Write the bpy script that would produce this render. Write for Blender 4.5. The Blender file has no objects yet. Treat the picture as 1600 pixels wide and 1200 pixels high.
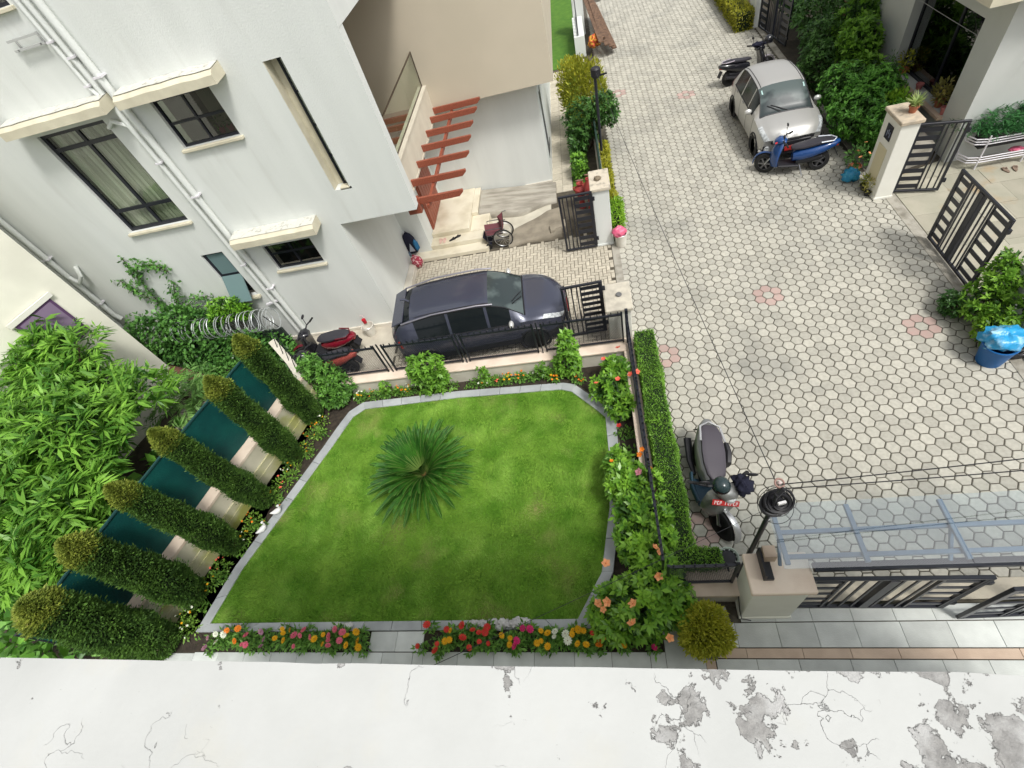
import bpy, math, random
import numpy as np
from mathutils import Vector, Matrix, noise

# ------------------------------------------------------------------ camera, world, sun
S = bpy.context.scene
COL = S.collection
cam = bpy.data.cameras.new('camera'); camo = bpy.data.objects.new('camera', cam); COL.objects.link(camo)
R0 = ((0.9730691, 0.0365208, -0.2276021), (-0.1100732, -0.7939116, -0.5979869), (-0.2025349, 0.6069354, -0.7685109))
mw = Matrix.Identity(4)
for i in range(3):
    mw[i][0] = R0[0][i]; mw[i][1] = -R0[1][i]; mw[i][2] = -R0[2][i]
mw[2][3] = 9.85455
camo.matrix_world = mw
cam.sensor_width = 36.0; cam.lens = 761.42 / 1600 * 36; cam.clip_end = 600; cam.clip_start = .05
S.camera = camo

SUN = Vector((-.46, .43, -1.0)).normalized()        # the way the light travels
w = bpy.data.worlds.new('World'); S.world = w; w.use_nodes = True
nt = w.node_tree; nt.nodes.clear()
sky = nt.nodes.new('ShaderNodeTexSky'); sky.sky_type = 'NISHITA'; sky.sun_disc = False
sky.sun_elevation = math.asin(-SUN.z); sky.sun_rotation = math.atan2(-SUN.x, -SUN.y)
sky.dust_density = 4.0; sky.air_density = 1.0; sky.ozone_density = .6
bg = nt.nodes.new('ShaderNodeBackground'); bg.inputs[1].default_value = .15
wo = nt.nodes.new('ShaderNodeOutputWorld')
hs = nt.nodes.new('ShaderNodeHueSaturation'); hs.inputs['Saturation'].default_value = .14      # hazy overcast: a nearly white sky
nt.links.new(sky.outputs[0], hs.inputs['Color']); nt.links.new(hs.outputs[0], bg.inputs[0]); nt.links.new(bg.outputs[0], wo.inputs[0])
sl = bpy.data.lights.new('sun', 'SUN'); sl.energy = 2.0; sl.angle = math.radians(11); sl.color = (1, .965, .9)
so = bpy.data.objects.new('sun', sl); COL.objects.link(so)
so.rotation_euler = SUN.to_track_quat('-Z', 'Y').to_euler(); so.location = (10, -10, 30)
S.view_settings.view_transform = 'Standard'; S.view_settings.look = 'None'
S.view_settings.exposure = .27; S.view_settings.gamma = 1.0; S.view_settings.use_curve_mapping = False
S.render.engine = 'CYCLES'
S.cycles.max_bounces = 7; S.cycles.transparent_max_bounces = 12; S.cycles.use_denoising = True
S.cycles.caustics_reflective = False; S.cycles.caustics_refractive = False

rng = np.random.default_rng(7); rd = random.Random(5)
PI = math.pi

# ------------------------------------------------------------------ materials
MATS = {}
def mat(name, c, rough=.7, c2=None, scale=4.0, detail=5.0, bump=0.0, bscale=60.0, island=0.0, metal=0.0, spec=.4,
        coat=0.0, stretch=None, lo=.35, hi=.65, bdist=.02, c3=None, s3=.6, lo3=.5, hi3=.7, transl=0.0):
    if name in MATS: return MATS[name]
    m = bpy.data.materials.new(name); m.use_nodes = True; t = m.node_tree; L = t.links.new
    b = t.nodes['Principled BSDF']
    b.inputs['Roughness'].default_value = rough; b.inputs['Metallic'].default_value = metal
    b.inputs['Specular IOR Level'].default_value = spec; b.inputs['Coat Weight'].default_value = coat
    b.inputs['Coat Roughness'].default_value = .05
    b.inputs['Base Color'].default_value = (*c, 1)
    geo = t.nodes.new('ShaderNodeNewGeometry')
    def nz(sc, dt, lo_, hi_):
        n = t.nodes.new('ShaderNodeTexNoise'); n.inputs['Scale'].default_value = sc; n.inputs['Detail'].default_value = dt
        if stretch:
            mp = t.nodes.new('ShaderNodeMapping'); mp.inputs['Scale'].default_value = stretch
            L(geo.outputs['Position'], mp.inputs['Vector']); L(mp.outputs[0], n.inputs['Vector'])
        else: L(geo.outputs['Position'], n.inputs['Vector'])
        r = t.nodes.new('ShaderNodeMapRange'); r.inputs[1].default_value = lo_; r.inputs[2].default_value = hi_
        L(n.outputs[0], r.inputs[0]); return r.outputs[0]
    cur = None
    def mix(f, a, bcol, mode='MIX'):
        x = t.nodes.new('ShaderNodeMix'); x.data_type = 'RGBA'; x.blend_type = mode
        if isinstance(f, float): x.inputs[0].default_value = f
        else: L(f, x.inputs[0])
        for s, v in ((x.inputs[6], a), (x.inputs[7], bcol)):
            if isinstance(v, tuple): s.default_value = (*v, 1)
            else: L(v, s)
        return x.outputs[2]
    cur = c
    if c2: cur = mix(nz(scale, detail, lo, hi), cur, c2)
    if c3: cur = mix(nz(s3, 6.0, lo3, hi3), cur, c3)
    if island:
        oi = t.nodes.new('ShaderNodeObjectInfo')
        a = t.nodes.new('ShaderNodeMath'); a.operation = 'ADD'; L(geo.outputs['Random Per Island'], a.inputs[0]); L(oi.outputs['Random'], a.inputs[1])
        f = t.nodes.new('ShaderNodeMath'); f.operation = 'FRACT'; L(a.outputs[0], f.inputs[0])
        r = t.nodes.new('ShaderNodeMapRange'); r.inputs[3].default_value = 1 - island; r.inputs[4].default_value = 1 + island
        L(f.outputs[0], r.inputs[0])
        h = t.nodes.new('ShaderNodeHueSaturation'); L(r.outputs[0], h.inputs['Value'])
        if isinstance(cur, tuple): h.inputs['Color'].default_value = (*cur, 1)
        else: L(cur, h.inputs['Color'])
        cur = h.outputs[0]
    if not isinstance(cur, tuple): L(cur, b.inputs['Base Color'])
    if bump:
        n = t.nodes.new('ShaderNodeTexNoise'); n.inputs['Scale'].default_value = bscale; n.inputs['Detail'].default_value = 4
        L(geo.outputs['Position'], n.inputs['Vector'])
        bp = t.nodes.new('ShaderNodeBump'); bp.inputs['Strength'].default_value = bump; bp.inputs['Distance'].default_value = bdist
        L(n.outputs[0], bp.inputs['Height']); L(bp.outputs[0], b.inputs['Normal'])
    MATS[name] = m; return m

def leafmat(name, dark, light, tip=None, rough=.45, tr=.3, nscale=2.0):
    """leaves: each leaf (island) gets its own tone between dark and light; a broad noise makes light and dark clumps"""
    if name in MATS: return MATS[name]
    m = bpy.data.materials.new(name); m.use_nodes = True; t = m.node_tree; L = t.links.new
    kl = min(2.7, .60 / max(light)); dark, light = tuple(v * min(1.75, kl) for v in dark), tuple(v * kl for v in light)
    b = t.nodes['Principled BSDF']; b.inputs['Roughness'].default_value = rough; b.inputs['Specular IOR Level'].default_value = .35
    geo = t.nodes.new('ShaderNodeNewGeometry')
    n = t.nodes.new('ShaderNodeTexNoise'); n.inputs['Scale'].default_value = nscale; L(geo.outputs['Position'], n.inputs['Vector'])
    a = t.nodes.new('ShaderNodeMath'); a.operation = 'MULTIPLY_ADD'; a.inputs[1].default_value = .6
    L(geo.outputs['Random Per Island'], a.inputs[0])
    r = t.nodes.new('ShaderNodeMapRange'); r.inputs[1].default_value = .35; r.inputs[2].default_value = .7; r.inputs[4].default_value = .4
    L(n.outputs[0], r.inputs[0]); L(r.outputs[0], a.inputs[2])
    cr = t.nodes.new('ShaderNodeValToRGB'); cr.color_ramp.elements[0].color = (*dark, 1); cr.color_ramp.elements[1].color = (*light, 1)
    if tip:
        e = cr.color_ramp.elements.new(.93); e.color = (*light, 1); cr.color_ramp.elements[2].color = (*tip, 1)
    L(a.outputs[0], cr.inputs[0]); L(cr.outputs[0], b.inputs['Base Color'])
    tl = t.nodes.new('ShaderNodeBsdfTranslucent'); L(cr.outputs[0], tl.inputs[0])
    ms = t.nodes.new('ShaderNodeMixShader'); ms.inputs[0].default_value = tr
    out = t.nodes['Material Output']; L(b.outputs[0], ms.inputs[1]); L(tl.outputs[0], ms.inputs[2]); L(ms.outputs[0], out.inputs[0])
    MATS[name] = m; return m

def glassmat(name, tint, refl=.12, rough=.02, gcol=(1, 1, 1)):
    if name in MATS: return MATS[name]
    m = bpy.data.materials.new(name); m.use_nodes = True; t = m.node_tree; L = t.links.new
    t.nodes.clear(); out = t.nodes.new('ShaderNodeOutputMaterial')
    tr = t.nodes.new('ShaderNodeBsdfTransparent'); tr.inputs[0].default_value = (*tint, 1)
    gl = t.nodes.new('ShaderNodeBsdfGlossy'); gl.inputs['Roughness'].default_value = rough; gl.inputs[0].default_value = (*gcol, 1)
    fr = t.nodes.new('ShaderNodeFresnel'); fr.inputs[0].default_value = 1.5
    ad = t.nodes.new('ShaderNodeMath'); ad.operation = 'ADD'; ad.inputs[1].default_value = refl; ad.use_clamp = True; L(fr.outputs[0], ad.inputs[0])
    ge = t.nodes.new('ShaderNodeNewGeometry'); iv = t.nodes.new('ShaderNodeMath'); iv.operation = 'SUBTRACT'; iv.inputs[0].default_value = 1.0; L(ge.outputs['Backfacing'], iv.inputs[1])
    mu = t.nodes.new('ShaderNodeMath'); mu.operation = 'MULTIPLY'; L(ad.outputs[0], mu.inputs[0]); L(iv.outputs[0], mu.inputs[1])      # reflect at the outer face only
    ms = t.nodes.new('ShaderNodeMixShader'); L(mu.outputs[0], ms.inputs[0]); L(tr.outputs[0], ms.inputs[1]); L(gl.outputs[0], ms.inputs[2]); L(ms.outputs[0], out.inputs[0])
    MATS[name] = m; return m

# ------------------------------------------------------------------ object helpers
def thing(name, label, cat, loc=(0, 0, 0), rz=0.0, group=None):
    o = bpy.data.objects.new(name, None); COL.objects.link(o); o.empty_display_size = .1
    o.location = loc; o.rotation_euler = (0, 0, rz); o['label'] = label; o['category'] = cat
    if group: o['group'] = group
    return o
def tag(o, label=None, cat=None, group=None, kind=None):
    if label: o['label'] = label
    if cat: o['category'] = cat
    if group: o['group'] = group
    if kind: o['kind'] = kind
    return o
def copy_tree(o, parent=None, loc=None, rz=None, label=None):
    kids = [c for c in o.children]
    c = o.copy(); COL.objects.link(c)
    if parent is not None: c.parent = parent
    if loc is not None: c.location = loc
    if rz is not None: c.rotation_euler = (0, 0, rz)
    if label: c['label'] = label
    for k in kids: copy_tree(k, c)
    return c
def worldoff(p):
    v = Vector((0, 0, 0))
    while p is not None: v += Vector(p.location); p = p.parent
    return v

class MB:
    def __init__(s): s.v = []; s.f = []
    def add(s, vs, fs):
        k = len(s.v); s.v += [tuple(v) for v in vs]; s.f += [tuple(i + k for i in f) for f in fs]; return s
    def poly(s, *p): return s.add(p, [range(len(p))])
    def box(s, x0, y0, z0, x1, y1, z1):
        return s.add([(x0, y0, z0), (x1, y0, z0), (x1, y1, z0), (x0, y1, z0), (x0, y0, z1), (x1, y0, z1), (x1, y1, z1), (x0, y1, z1)],
                     [(3, 2, 1, 0), (4, 5, 6, 7), (0, 1, 5, 4), (1, 2, 6, 5), (2, 3, 7, 6), (3, 0, 4, 7)])
    def cbox(s, c, d, rz=0.0):
        co, si = math.cos(rz), math.sin(rz); o = []
        for z in (-.5, .5):
            for x, y in ((-.5, -.5), (.5, -.5), (.5, .5), (-.5, .5)):
                X, Y = x * d[0], y * d[1]; o.append((c[0] + X * co - Y * si, c[1] + X * si + Y * co, c[2] + z * d[2]))
        return s.add(o, [(3, 2, 1, 0), (4, 5, 6, 7), (0, 1, 5, 4), (1, 2, 6, 5), (2, 3, 7, 6), (3, 0, 4, 7)])
    def prism(s, poly, z0, z1):
        n = len(poly); vs = [(p[0], p[1], z0) for p in poly] + [(p[0], p[1], z1) for p in poly]
        return s.add(vs, [tuple(range(n))[::-1], tuple(range(n, 2 * n))] + [(i, (i + 1) % n, n + (i + 1) % n, n + i) for i in range(n)])
    def beam(s, p, q, w_, h_, up=(0, 0, 1)):
        p, q = Vector(p), Vector(q); d = (q - p).normalized(); u = Vector(up)
        if abs(d.dot(u)) > .98: u = Vector((0, 1, 0))
        r = d.cross(u).normalized(); u = r.cross(d).normalized(); vs = []
        for c in (p, q):
            for a, b in ((-1, -1), (1, -1), (1, 1), (-1, 1)): vs.append(c + r * (a * w_ / 2) + u * (b * h_ / 2))
        return s.add(vs, [(3, 2, 1, 0), (4, 5, 6, 7), (0, 1, 5, 4), (1, 2, 6, 5), (2, 3, 7, 6), (3, 0, 4, 7)])
    def loft(s, rings, cap=True, closed=True):
        n = len(rings[0]); vs = [v for r in rings for v in r]; fs = []
        for i in range(len(rings) - 1):
            for j in range(n if closed else n - 1):
                fs.append((i * n + j, i * n + (j + 1) % n, (i + 1) * n + (j + 1) % n, (i + 1) * n + j))
        if cap and closed: fs += [tuple(range(n))[::-1], tuple(range((len(rings) - 1) * n, len(rings) * n))]
        return s.add(vs, fs)
    def tube(s, pts, r, n=6, cap=True):
        pts = [Vector(p) for p in pts]; rs = r if isinstance(r, (list, tuple)) else [r] * len(pts); rings = []; u = None
        for i, p in enumerate(pts):
            d = (pts[min(i + 1, len(pts) - 1)] - pts[max(i - 1, 0)])
            d = d.normalized() if d.length > 1e-9 else Vector((0, 0, 1))
            if u is None: u = d.orthogonal().normalized()
            u = (u - d * u.dot(d)); u = u.normalized() if u.length > 1e-6 else d.orthogonal().normalized()
            v = d.cross(u)
            rings.append([p + (u * math.cos(2 * PI * k / n) + v * math.sin(2 * PI * k / n)) * rs[i] for k in range(n)])
        return s.loft(rings, cap)
    def lathe(s, prof, c=(0, 0, 0), n=16, axis='z'):
        rings = []
        for r, z in prof:
            ring = []
            for k in range(n):
                a, b = r * math.cos(2 * PI * k / n), r * math.sin(2 * PI * k / n)
                p = (a, b, z) if axis == 'z' else ((b, z, a) if axis == 'y' else (z, a, b))
                ring.append((c[0] + p[0], c[1] + p[1], c[2] + p[2]))
            rings.append(ring)
        return s.loft(rings)
    def ell(s, c, r, n=12, m=8, zmin=-1.0):
        pr = []
        for i in range(m + 1):
            t = -PI / 2 + PI * i / m; z = max(math.sin(t), zmin); pr.append((max(math.cos(t), .001), z))
        rings = [[(c[0] + a * r[0] * math.cos(2 * PI * k / n), c[1] + a * r[1] * math.sin(2 * PI * k / n), c[2] + z * r[2]) for k in range(n)] for a, z in pr]
        return s.loft(rings)
    def torus(s, c, R, r, axis=(0, 0, 1), n=24, m=6):
        ax = Vector(axis).normalized(); u = ax.orthogonal().normalized(); v = ax.cross(u); c = Vector(c); rings = []
        for i in range(n):
            d = u * math.cos(2 * PI * i / n) + v * math.sin(2 * PI * i / n)
            rings.append([c + d * (R + r * math.cos(2 * PI * k / m)) + ax * (r * math.sin(2 * PI * k / m)) for k in range(m)])
        rings.append(rings[0]); return s.loft(rings, cap=False)
    def sec(s, stations, n=14, p=2.6):
        """superellipse sections along x: (x, y, z, half width, half height)"""
        rings = []
        for x, y, z, a, h in stations:
            ring = []
            for k in range(n):
                t = 2 * PI * k / n; ct, st = math.cos(t), math.sin(t)
                ring.append((x, y + a * math.copysign(abs(ct) ** (2 / p), ct), z + h * math.copysign(abs(st) ** (2 / p), st)))
            rings.append(ring)
        return s.loft(rings)
    def build(s, name, m, parent=None, smooth=False, bevel=0.0, local=False, seg=1, angle=40):
        me = bpy.data.meshes.new(name)
        vs = s.v
        if parent is not None and not local:
            o_ = worldoff(parent); vs = [(a - o_.x, b - o_.y, c - o_.z) for a, b, c in vs]
        me.from_pydata(vs, [], s.f); me.validate()
        me.materials.append(m)
        o = bpy.data.objects.new(name, me); COL.objects.link(o)
        if parent is not None: o.parent = parent
        if smooth:
            me.polygons.foreach_set('use_smooth', [True] * len(me.polygons))
            try: me.set_sharp_from_angle(angle=math.radians(angle))
            except Exception: pass
        if bevel:
            b = o.modifiers.new('bevel', 'BEVEL'); b.width = bevel; b.segments = seg; b.limit_method = 'ANGLE'; b.angle_limit = math.radians(40)
        return o
    def mesh(s, name, m):
        me = bpy.data.meshes.new(name); me.from_pydata(s.v, [], s.f); me.materials.append(m); return me

def inst(name, me, parent, loc, rz=0.0):
    o = bpy.data.objects.new(name, me); COL.objects.link(o); o.parent = parent
    o.location = Vector(loc) - worldoff(parent) if parent else loc; o.rotation_euler = (0, 0, rz); return o

def npmesh(name, V, F, m, parent=None, kind=None):
    """V (n,3), F (m,k) all faces of k corners"""
    me = bpy.data.meshes.new(name); k = F.shape[1]
    if parent is not None:
        o_ = worldoff(parent); V = V - np.array([o_.x, o_.y, o_.z])
    me.vertices.add(len(V)); me.vertices.foreach_set('co', V.astype(np.float32).ravel())
    me.loops.add(F.size); me.loops.foreach_set('vertex_index', F.astype(np.int32).ravel())
    me.polygons.add(len(F)); me.polygons.foreach_set('loop_start', np.arange(0, F.size, k, dtype=np.int32))
    me.update(calc_edges=True); me.materials.append(m)
    o = bpy.data.objects.new(name, me); COL.objects.link(o)
    if parent is not None: o.parent = parent
    if kind: o['kind'] = kind
    return o

def unit(a): return a / np.maximum(np.linalg.norm(a, axis=1, keepdims=True), 1e-9)
def leafgeo(P, D, size, aspect=.4, fold=.12, up=.6):
    """one folded diamond per leaf: base, side, tip, side"""
    n = len(P); D = unit(D); size = np.broadcast_to(np.asarray(size, float), (n,))[:, None]
    N = rng.normal(size=(n, 3)) * (1 - up); N[:, 2] += up + .2
    side = unit(np.cross(D, N)); nn = np.cross(side, D)
    V = np.empty((n, 4, 3)); mid = P + D * size * .45
    V[:, 0] = P; V[:, 1] = mid + side * size * aspect * .5 + nn * size * fold; V[:, 2] = P + D * size; V[:, 3] = mid - side * size * aspect * .5 + nn * size * fold
    F = np.arange(n * 4).reshape(n, 4)
    return V.reshape(-1, 3), F
def blobpts(n, blobs, shell=.55):
    """points in the outer part of a union of ellipsoids, with their outward directions"""
    vol = np.array([b[1][0] * b[1][1] * b[1][2] for b in blobs]); vol = vol ** .67; idx = rng.choice(len(blobs), n, p=vol / vol.sum())
    C = np.array([b[0] for b in blobs])[idx]; R = np.array([b[1] for b in blobs])[idx]
    d = unit(rng.normal(size=(n, 3))); r = (shell + (1 - shell) * rng.random(n) ** .6) * (.85 + .3 * rng.random(n))
    P = C + d * R * r[:, None]; P[:, 2] = np.maximum(P[:, 2], .02)
    return P, unit(d / R)
def foliage(name, blobs, n, size, m, parent=None, aspect=.45, shell=.55, droop=0.0, spread=.7, kind=None, up=.6, fold=.12):
    P, D = blobpts(n, blobs, shell); D = D + rng.normal(size=D.shape) * spread; D[:, 2] -= droop
    V, F = leafgeo(P, D, size * (.7 + .6 * rng.random(n)), aspect, fold, up)
    return npmesh(name, V, F, m, parent, kind)
def rosettes(name, blobs, n, k, size, m, parent=None, aspect=.4, shell=.75, rise=.35, kind=None, lift=0.0, droop=0.0):
    """whorls of k leaves at n twig tips"""
    P, D = blobpts(n, blobs, shell); D = unit(D + np.array([0, 0, lift]))
    A = unit(np.cross(D, rng.normal(size=D.shape))); B = np.cross(D, A); Vs = []; Fs = []; c = 0
    for j in range(k):
        a = 2 * PI * j / k + rng.random(n) * .5
        d = A * np.cos(a)[:, None] + B * np.sin(a)[:, None] + D * (rise + .3 * rng.random(n))[:, None]; d[:, 2] -= droop
        V, F = leafgeo(P - D * (rng.random(n) * size * .5)[:, None], d, size * (.65 + .6 * rng.random(n)), aspect, .1, .75)
        Vs.append(V); Fs.append(F + c); c += len(V)
    return npmesh(name, np.concatenate(Vs), np.concatenate(Fs), m, parent, kind)
def twigs(name, base, tips, r, m, parent):
    b = MB()
    for t in tips:
        q = Vector(base).lerp(Vector(t), .5) + Vector((rd.uniform(-.05, .05), rd.uniform(-.05, .05), .05))
        b.tube([base, q, t], [r, r * .7, r * .3], 5)
    return b.build(name, m, parent, True)
def flowerhead(R, petals=9, layers=2, cup=.3):
    b = MB()
    for L_ in range(layers):
        rr = R * (1 - .38 * L_); z = R * .25 * L_
        for k in range(petals):
            a = 2 * PI * (k + .5 * L_) / petals; h = PI / petals * .95
            b.poly((0, 0, z), (rr * .75 * math.cos(a - h), rr * .75 * math.sin(a - h), z + cup * rr * .6), (rr * math.cos(a), rr * math.sin(a), z + cup * rr), (rr * .75 * math.cos(a + h), rr * .75 * math.sin(a + h), z + cup * rr * .6))
    return b

# ------------------------------------------------------------------ palette
WHITE = mat('white_paint', (.70, .725, .70), .75, (.65, .675, .65), 1.6, 8, .2, 30, lo=.35, hi=.7, c3=(.60, .615, .585), s3=2.4, lo3=.60, hi3=.85, stretch=(1.3, 1.3, .22))
WHITE2 = mat('white_paint_warm', (.77, .765, .70), .75, (.70, .69, .62), 1.2, 6, .1, 40)
CREAMW = mat('cream_wall', (.70, .66, .58), .75, (.60, .56, .48), 2.2, 6, .15, 50)
TAN = mat('tan_paint', (.58, .52, .41), .8, (.545, .49, .385), .8, 5, .05, 40)
BEIGE = mat('beige_trim', (.66, .62, .48), .8, (.56, .52, .40), 3, 6, .2, 40)
CAPST = mat('peach_coping', (.80, .68, .56), .7, (.70, .57, .46), 2.5, 6, .1, 60)
PEEL = mat('weathered_plaster', (.60, .60, .545), .9, (.34, .325, .28), 9, 8, .6, 45, lo=.55, hi=.72)
BLACK = mat('black_metal', (.012, .014, .022), .35, spec=.5)
BLACKP = mat('black_plastic', (.018, .018, .022), .5)
RUBBER = mat('rubber', (.018, .018, .018), .85, bump=.3, bscale=120)
STEEL = mat('steel', (.55, .56, .58), .3, metal=1.0)
SILVERW = mat('white_metal', (.72, .70, .74), .4)
FRAME = mat('window_frame', (.012, .014, .022), .35)
INTER = mat('unlit_room_black', (.012, .014, .016), .9)  # near-black colour standing in for the darkness of unlit rooms
WGLASS = glassmat('window_glass', (.80, .84, .81), .05)
MARBLE = mat('cream_marble', (.70, .65, .52), .35, (.56, .50, .37), 1.6, 8, island=.05, lo=.45, hi=.7)
SLATE = mat('slate_tile', (.60, .63, .605), .55, (.50, .525, .505), 3, 7, .12, 50, island=.13)
SLATEK = mat('slate_kerb', (.42, .445, .45), .55, (.34, .36, .37), 3, 7, .12, 50, island=.1)
SAND = mat('sandstone', (.40, .375, .30), .7, (.33, .32, .25), 1.6, 7, .15, 40, island=.14, c3=(.38, .27, .15), s3=.9, lo3=.58, hi3=.72)
PEACHT = mat('peach_tile', (.60, .47, .36), .6, (.50, .38, .29), 3, 6, .1, 50, island=.08)
CONC = mat('concrete', (.37, .35, .30), .9, (.20, .185, .15), 3.5, 8, .5, 35, lo=.42, hi=.7)
SOIL = mat('dark_soil', (.030, .024, .018), .95, (.055, .042, .03), 9, 6, .8, 50)
SOILY = mat('yard_soil', (.035, .03, .022), .95, (.06, .05, .035), 3, 6, .8, 30)
REDWOOD = mat('red_brown_wood', (.33, .095, .055), .5, (.22, .06, .035), 6, 6, .1, 60, stretch=(8, 1, 8))
WOODB = mat('brown_timber', (.20, .12, .075), .8, (.10, .06, .04), 8, 6, .3, 60, island=.2)
BARK = mat('bark', (.09, .055, .035), .95, (.045, .03, .02), 10, 6, .8, 40)
TERRA = mat('terracotta', (.42, .15, .075), .75, (.34, .12, .07), 6, 5, .1, 60)
PAVER = mat('hex_paver', (.455, .44, .38), .8, (.385, .372, .32), 14, 6, .25, 90, island=.13, c3=(.27, .268, .24), s3=.42, lo3=.52, hi3=.74)
PAVERR = mat('red_paver', (.45, .31, .28), .8, (.42, .33, .29), 10, 6, .25, 90, island=.12)
JOINT = mat('paving_joint', (.06, .054, .043), .95, (.12, .11, .085), 6, 6, .3, 60)
JOINTL = mat('drive_joint', (.07, .06, .045), .95, (.11, .095, .07), 6, 6, .3, 60)
HERR = mat('block_paver', (.53, .485, .39), .8, (.45, .41, .33), 10, 6, .25, 90, island=.10, c3=(.40, .37, .30), s3=.5, lo3=.55, hi3=.75)
GROUND = mat('bare_ground', (.16, .14, .11), .95, (.10, .10, .07), .6, 6, .3, 20)
SEATB = mat('seat_vinyl', (.035, .033, .042), .5, bump=.1, bscale=150)

# ================================================================== SETTING
g = MB(); g.poly((-120, -60, -.06), (120, -60, -.06), (120, 180, -.06), (-120, 180, -.06))
tag(g.build('ground', GROUND), kind='structure')

# road of hexagonal pavers, regular lattice, red flower rings
HX, HY = 4.16072, 9.75452
def hexc(i, j): return HX + .21619 * i - .00064 * j, HY - .12555 * i - .25 * j
def eastedge(y): return 8.12
def westedge(y):
    if y < 3.06: return 1.15
    if y < 8.45: return 1.02
    if y < 13.9: return .62
    return .78
reds = set()
for fi, fj in ((0, 0), (-13, 13), (13, 0), (-13, 31), (0, -48), (-12, -48)):
    for a, b in ((1, 0), (-1, 0), (0, 1), (0, -1), (1, -1), (-1, 1)): reds.add((fi + a, fj + b))
cells = []
for i in range(-22, 26):
    for j in range(-150, 60):
        x, y = hexc(i, j)
        if y < 2.45 or y > 36 or x < westedge(y) + .02 or x > eastedge(y) - .05: continue
        cells.append((x, y, (i, j) in reds))
def hexmesh(b, x, y, z, tilt=(0, 0), s=1.0):
    r1 = .133 * s; r2 = .121 * s; vs = []
    for k in range(6): a = k * PI / 3; vs.append((x + r1 * math.cos(a), y + r1 * math.sin(a), -.03))
    for k in range(6): a = k * PI / 3; vs.append((x + r1 * math.cos(a), y + r1 * math.sin(a), z - .008))
    for k in range(6):
        a = k * PI / 3; p, q = r2 * math.cos(a), r2 * math.sin(a); vs.append((x + p, y + q, z + p * tilt[0] + q * tilt[1]))
    b.add(vs, [(12, 13, 14, 15, 16, 17)] + [(k, (k + 1) % 6, 6 + (k + 1) % 6, 6 + k) for k in range(6)] + [(6 + k, 6 + (k + 1) % 6, 12 + (k + 1) % 6, 12 + k) for k in range(6)])
road = MB(); road.prism([(.55, 2.3), (8.3, 2.3), (8.3, 60), (.55, 60)], -.05, -.014); road = tag(road.build('road', JOINT), kind='structure')
def camd(x, y): return math.sqrt(x * x + y * y + 97)
def seen(x, y):
    q = [sum(R0[r][c] * v for c, v in enumerate((x, y, -9.85455))) for r in range(3)]
    if q[2] <= 0: return False
    u, v = 800 + 761.4 * q[0] / q[2], 600 + 761.4 * q[1] / q[2]
    return -20 < u < 1620 and -20 < v < 1030
cells.sort(key=lambda c: camd(c[0], c[1]) + (0 if seen(c[0], c[1]) else 99))
hm = MB(); hexmesh(hm, 0, 0, .002); hm2 = MB(); hexmesh(hm2, 0, 0, .002)
hme = hm.mesh('paver', PAVER); hmr = hm2.mesh('paver', PAVERR)
rest = MB(); restr = MB()
for k, (x, y, red) in enumerate(cells):
    if k < 300:
        o = inst('paver', hmr if red else hme, road, (x, y, rd.uniform(-.003, .004)), rd.choice((0, 1, 2, 3, 4, 5)) * PI / 3)
        o.rotation_euler = (rd.uniform(-.025, .025), rd.uniform(-.025, .025), o.rotation_euler[2])
    else: hexmesh(restr if red else rest, x, y, rd.uniform(-.002, .005), (rd.uniform(-.015, .015), rd.uniform(-.015, .015)))
rest.build('paver_field', PAVER, road)['kind'] = 'stuff'
restr.build('red_paver_field', PAVERR, road)['kind'] = 'stuff'
b = MB(); b.prism([(8.06, 2.4), (8.34, 2.4), (8.34, 40), (8.06, 40)], -.04, .012); tag(b.build('kerb', CONC), kind='structure')
b = MB(); b.prism([(.42, 9.5), (.64, 9.5), (.64, 13.0), (.42, 13.0)], -.04, .010); tag(b.build('threshold_strip', CONC), kind='structure')

# herringbone driveway in front of the white house
drive = MB(); drive.prism([(-9.6, 8.4), (.43, 8.4), (.43, 14.2), (-9.6, 14.2)], -.05, -.010); drive = tag(drive.build('driveway', JOINTL), kind='structure')
blk = []
a_ = .118
for n in range(-60, 90):
    for m_ in range(-30, 60):
        for kind_ in (0, 1):
            # 2:1 herringbone lattice: translation (1,1) and (2,-2)
            ox, oy = n * 1 + m_ * 2, n * 1 - m_ * 2
            if kind_ == 0: cx, cy, dx, dy = ox + 1, oy + .5, 2, 1
            else: cx, cy, dx, dy = ox + .5, oy + 2, 1, 2
            x, y = -6.2 + cx * a_, 8.5 + cy * a_
            if -6.25 < x < .36 and 8.47 < y < 13.62: blk.append((x, y, dx * a_, dy * a_))
def brickmesh(b, x, y, dx, dy, z):
    e = .008; f = .014
    lo = [(x - dx / 2 + e, y - dy / 2 + e), (x + dx / 2 - e, y - dy / 2 + e), (x + dx / 2 - e, y + dy / 2 - e), (x - dx / 2 + e, y + dy / 2 - e)]
    hi = [(x - dx / 2 + f, y - dy / 2 + f), (x + dx / 2 - f, y - dy / 2 + f), (x + dx / 2 - f, y + dy / 2 - f), (x - dx / 2 + f, y + dy / 2 - f)]
    vs = [(*p, -.03) for p in lo] + [(*p, z - .006) for p in lo] + [(*p, z) for p in hi]
    b.add(vs, [(8, 9, 10, 11)] + [(k, (k + 1) % 4, 4 + (k + 1) % 4, 4 + k) for k in range(4)] + [(4 + k, 4 + (k + 1) % 4, 8 + (k + 1) % 4, 8 + k) for k in range(4)])
blk.sort(key=lambda c: camd(c[0], c[1]) + (30 if (8.9 < c[1] < 10.8 and -5.8 < c[0] < -.9) or c[1] < 8.9 else 0))
ma = MB(); brickmesh(ma, 0, 0, 2 * a_, a_, .004); ma = ma.mesh('brick', HERR)
mb_ = MB(); brickmesh(mb_, 0, 0, a_, 2 * a_, .004); mb_ = mb_.mesh('brick', HERR); rest = MB()
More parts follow.
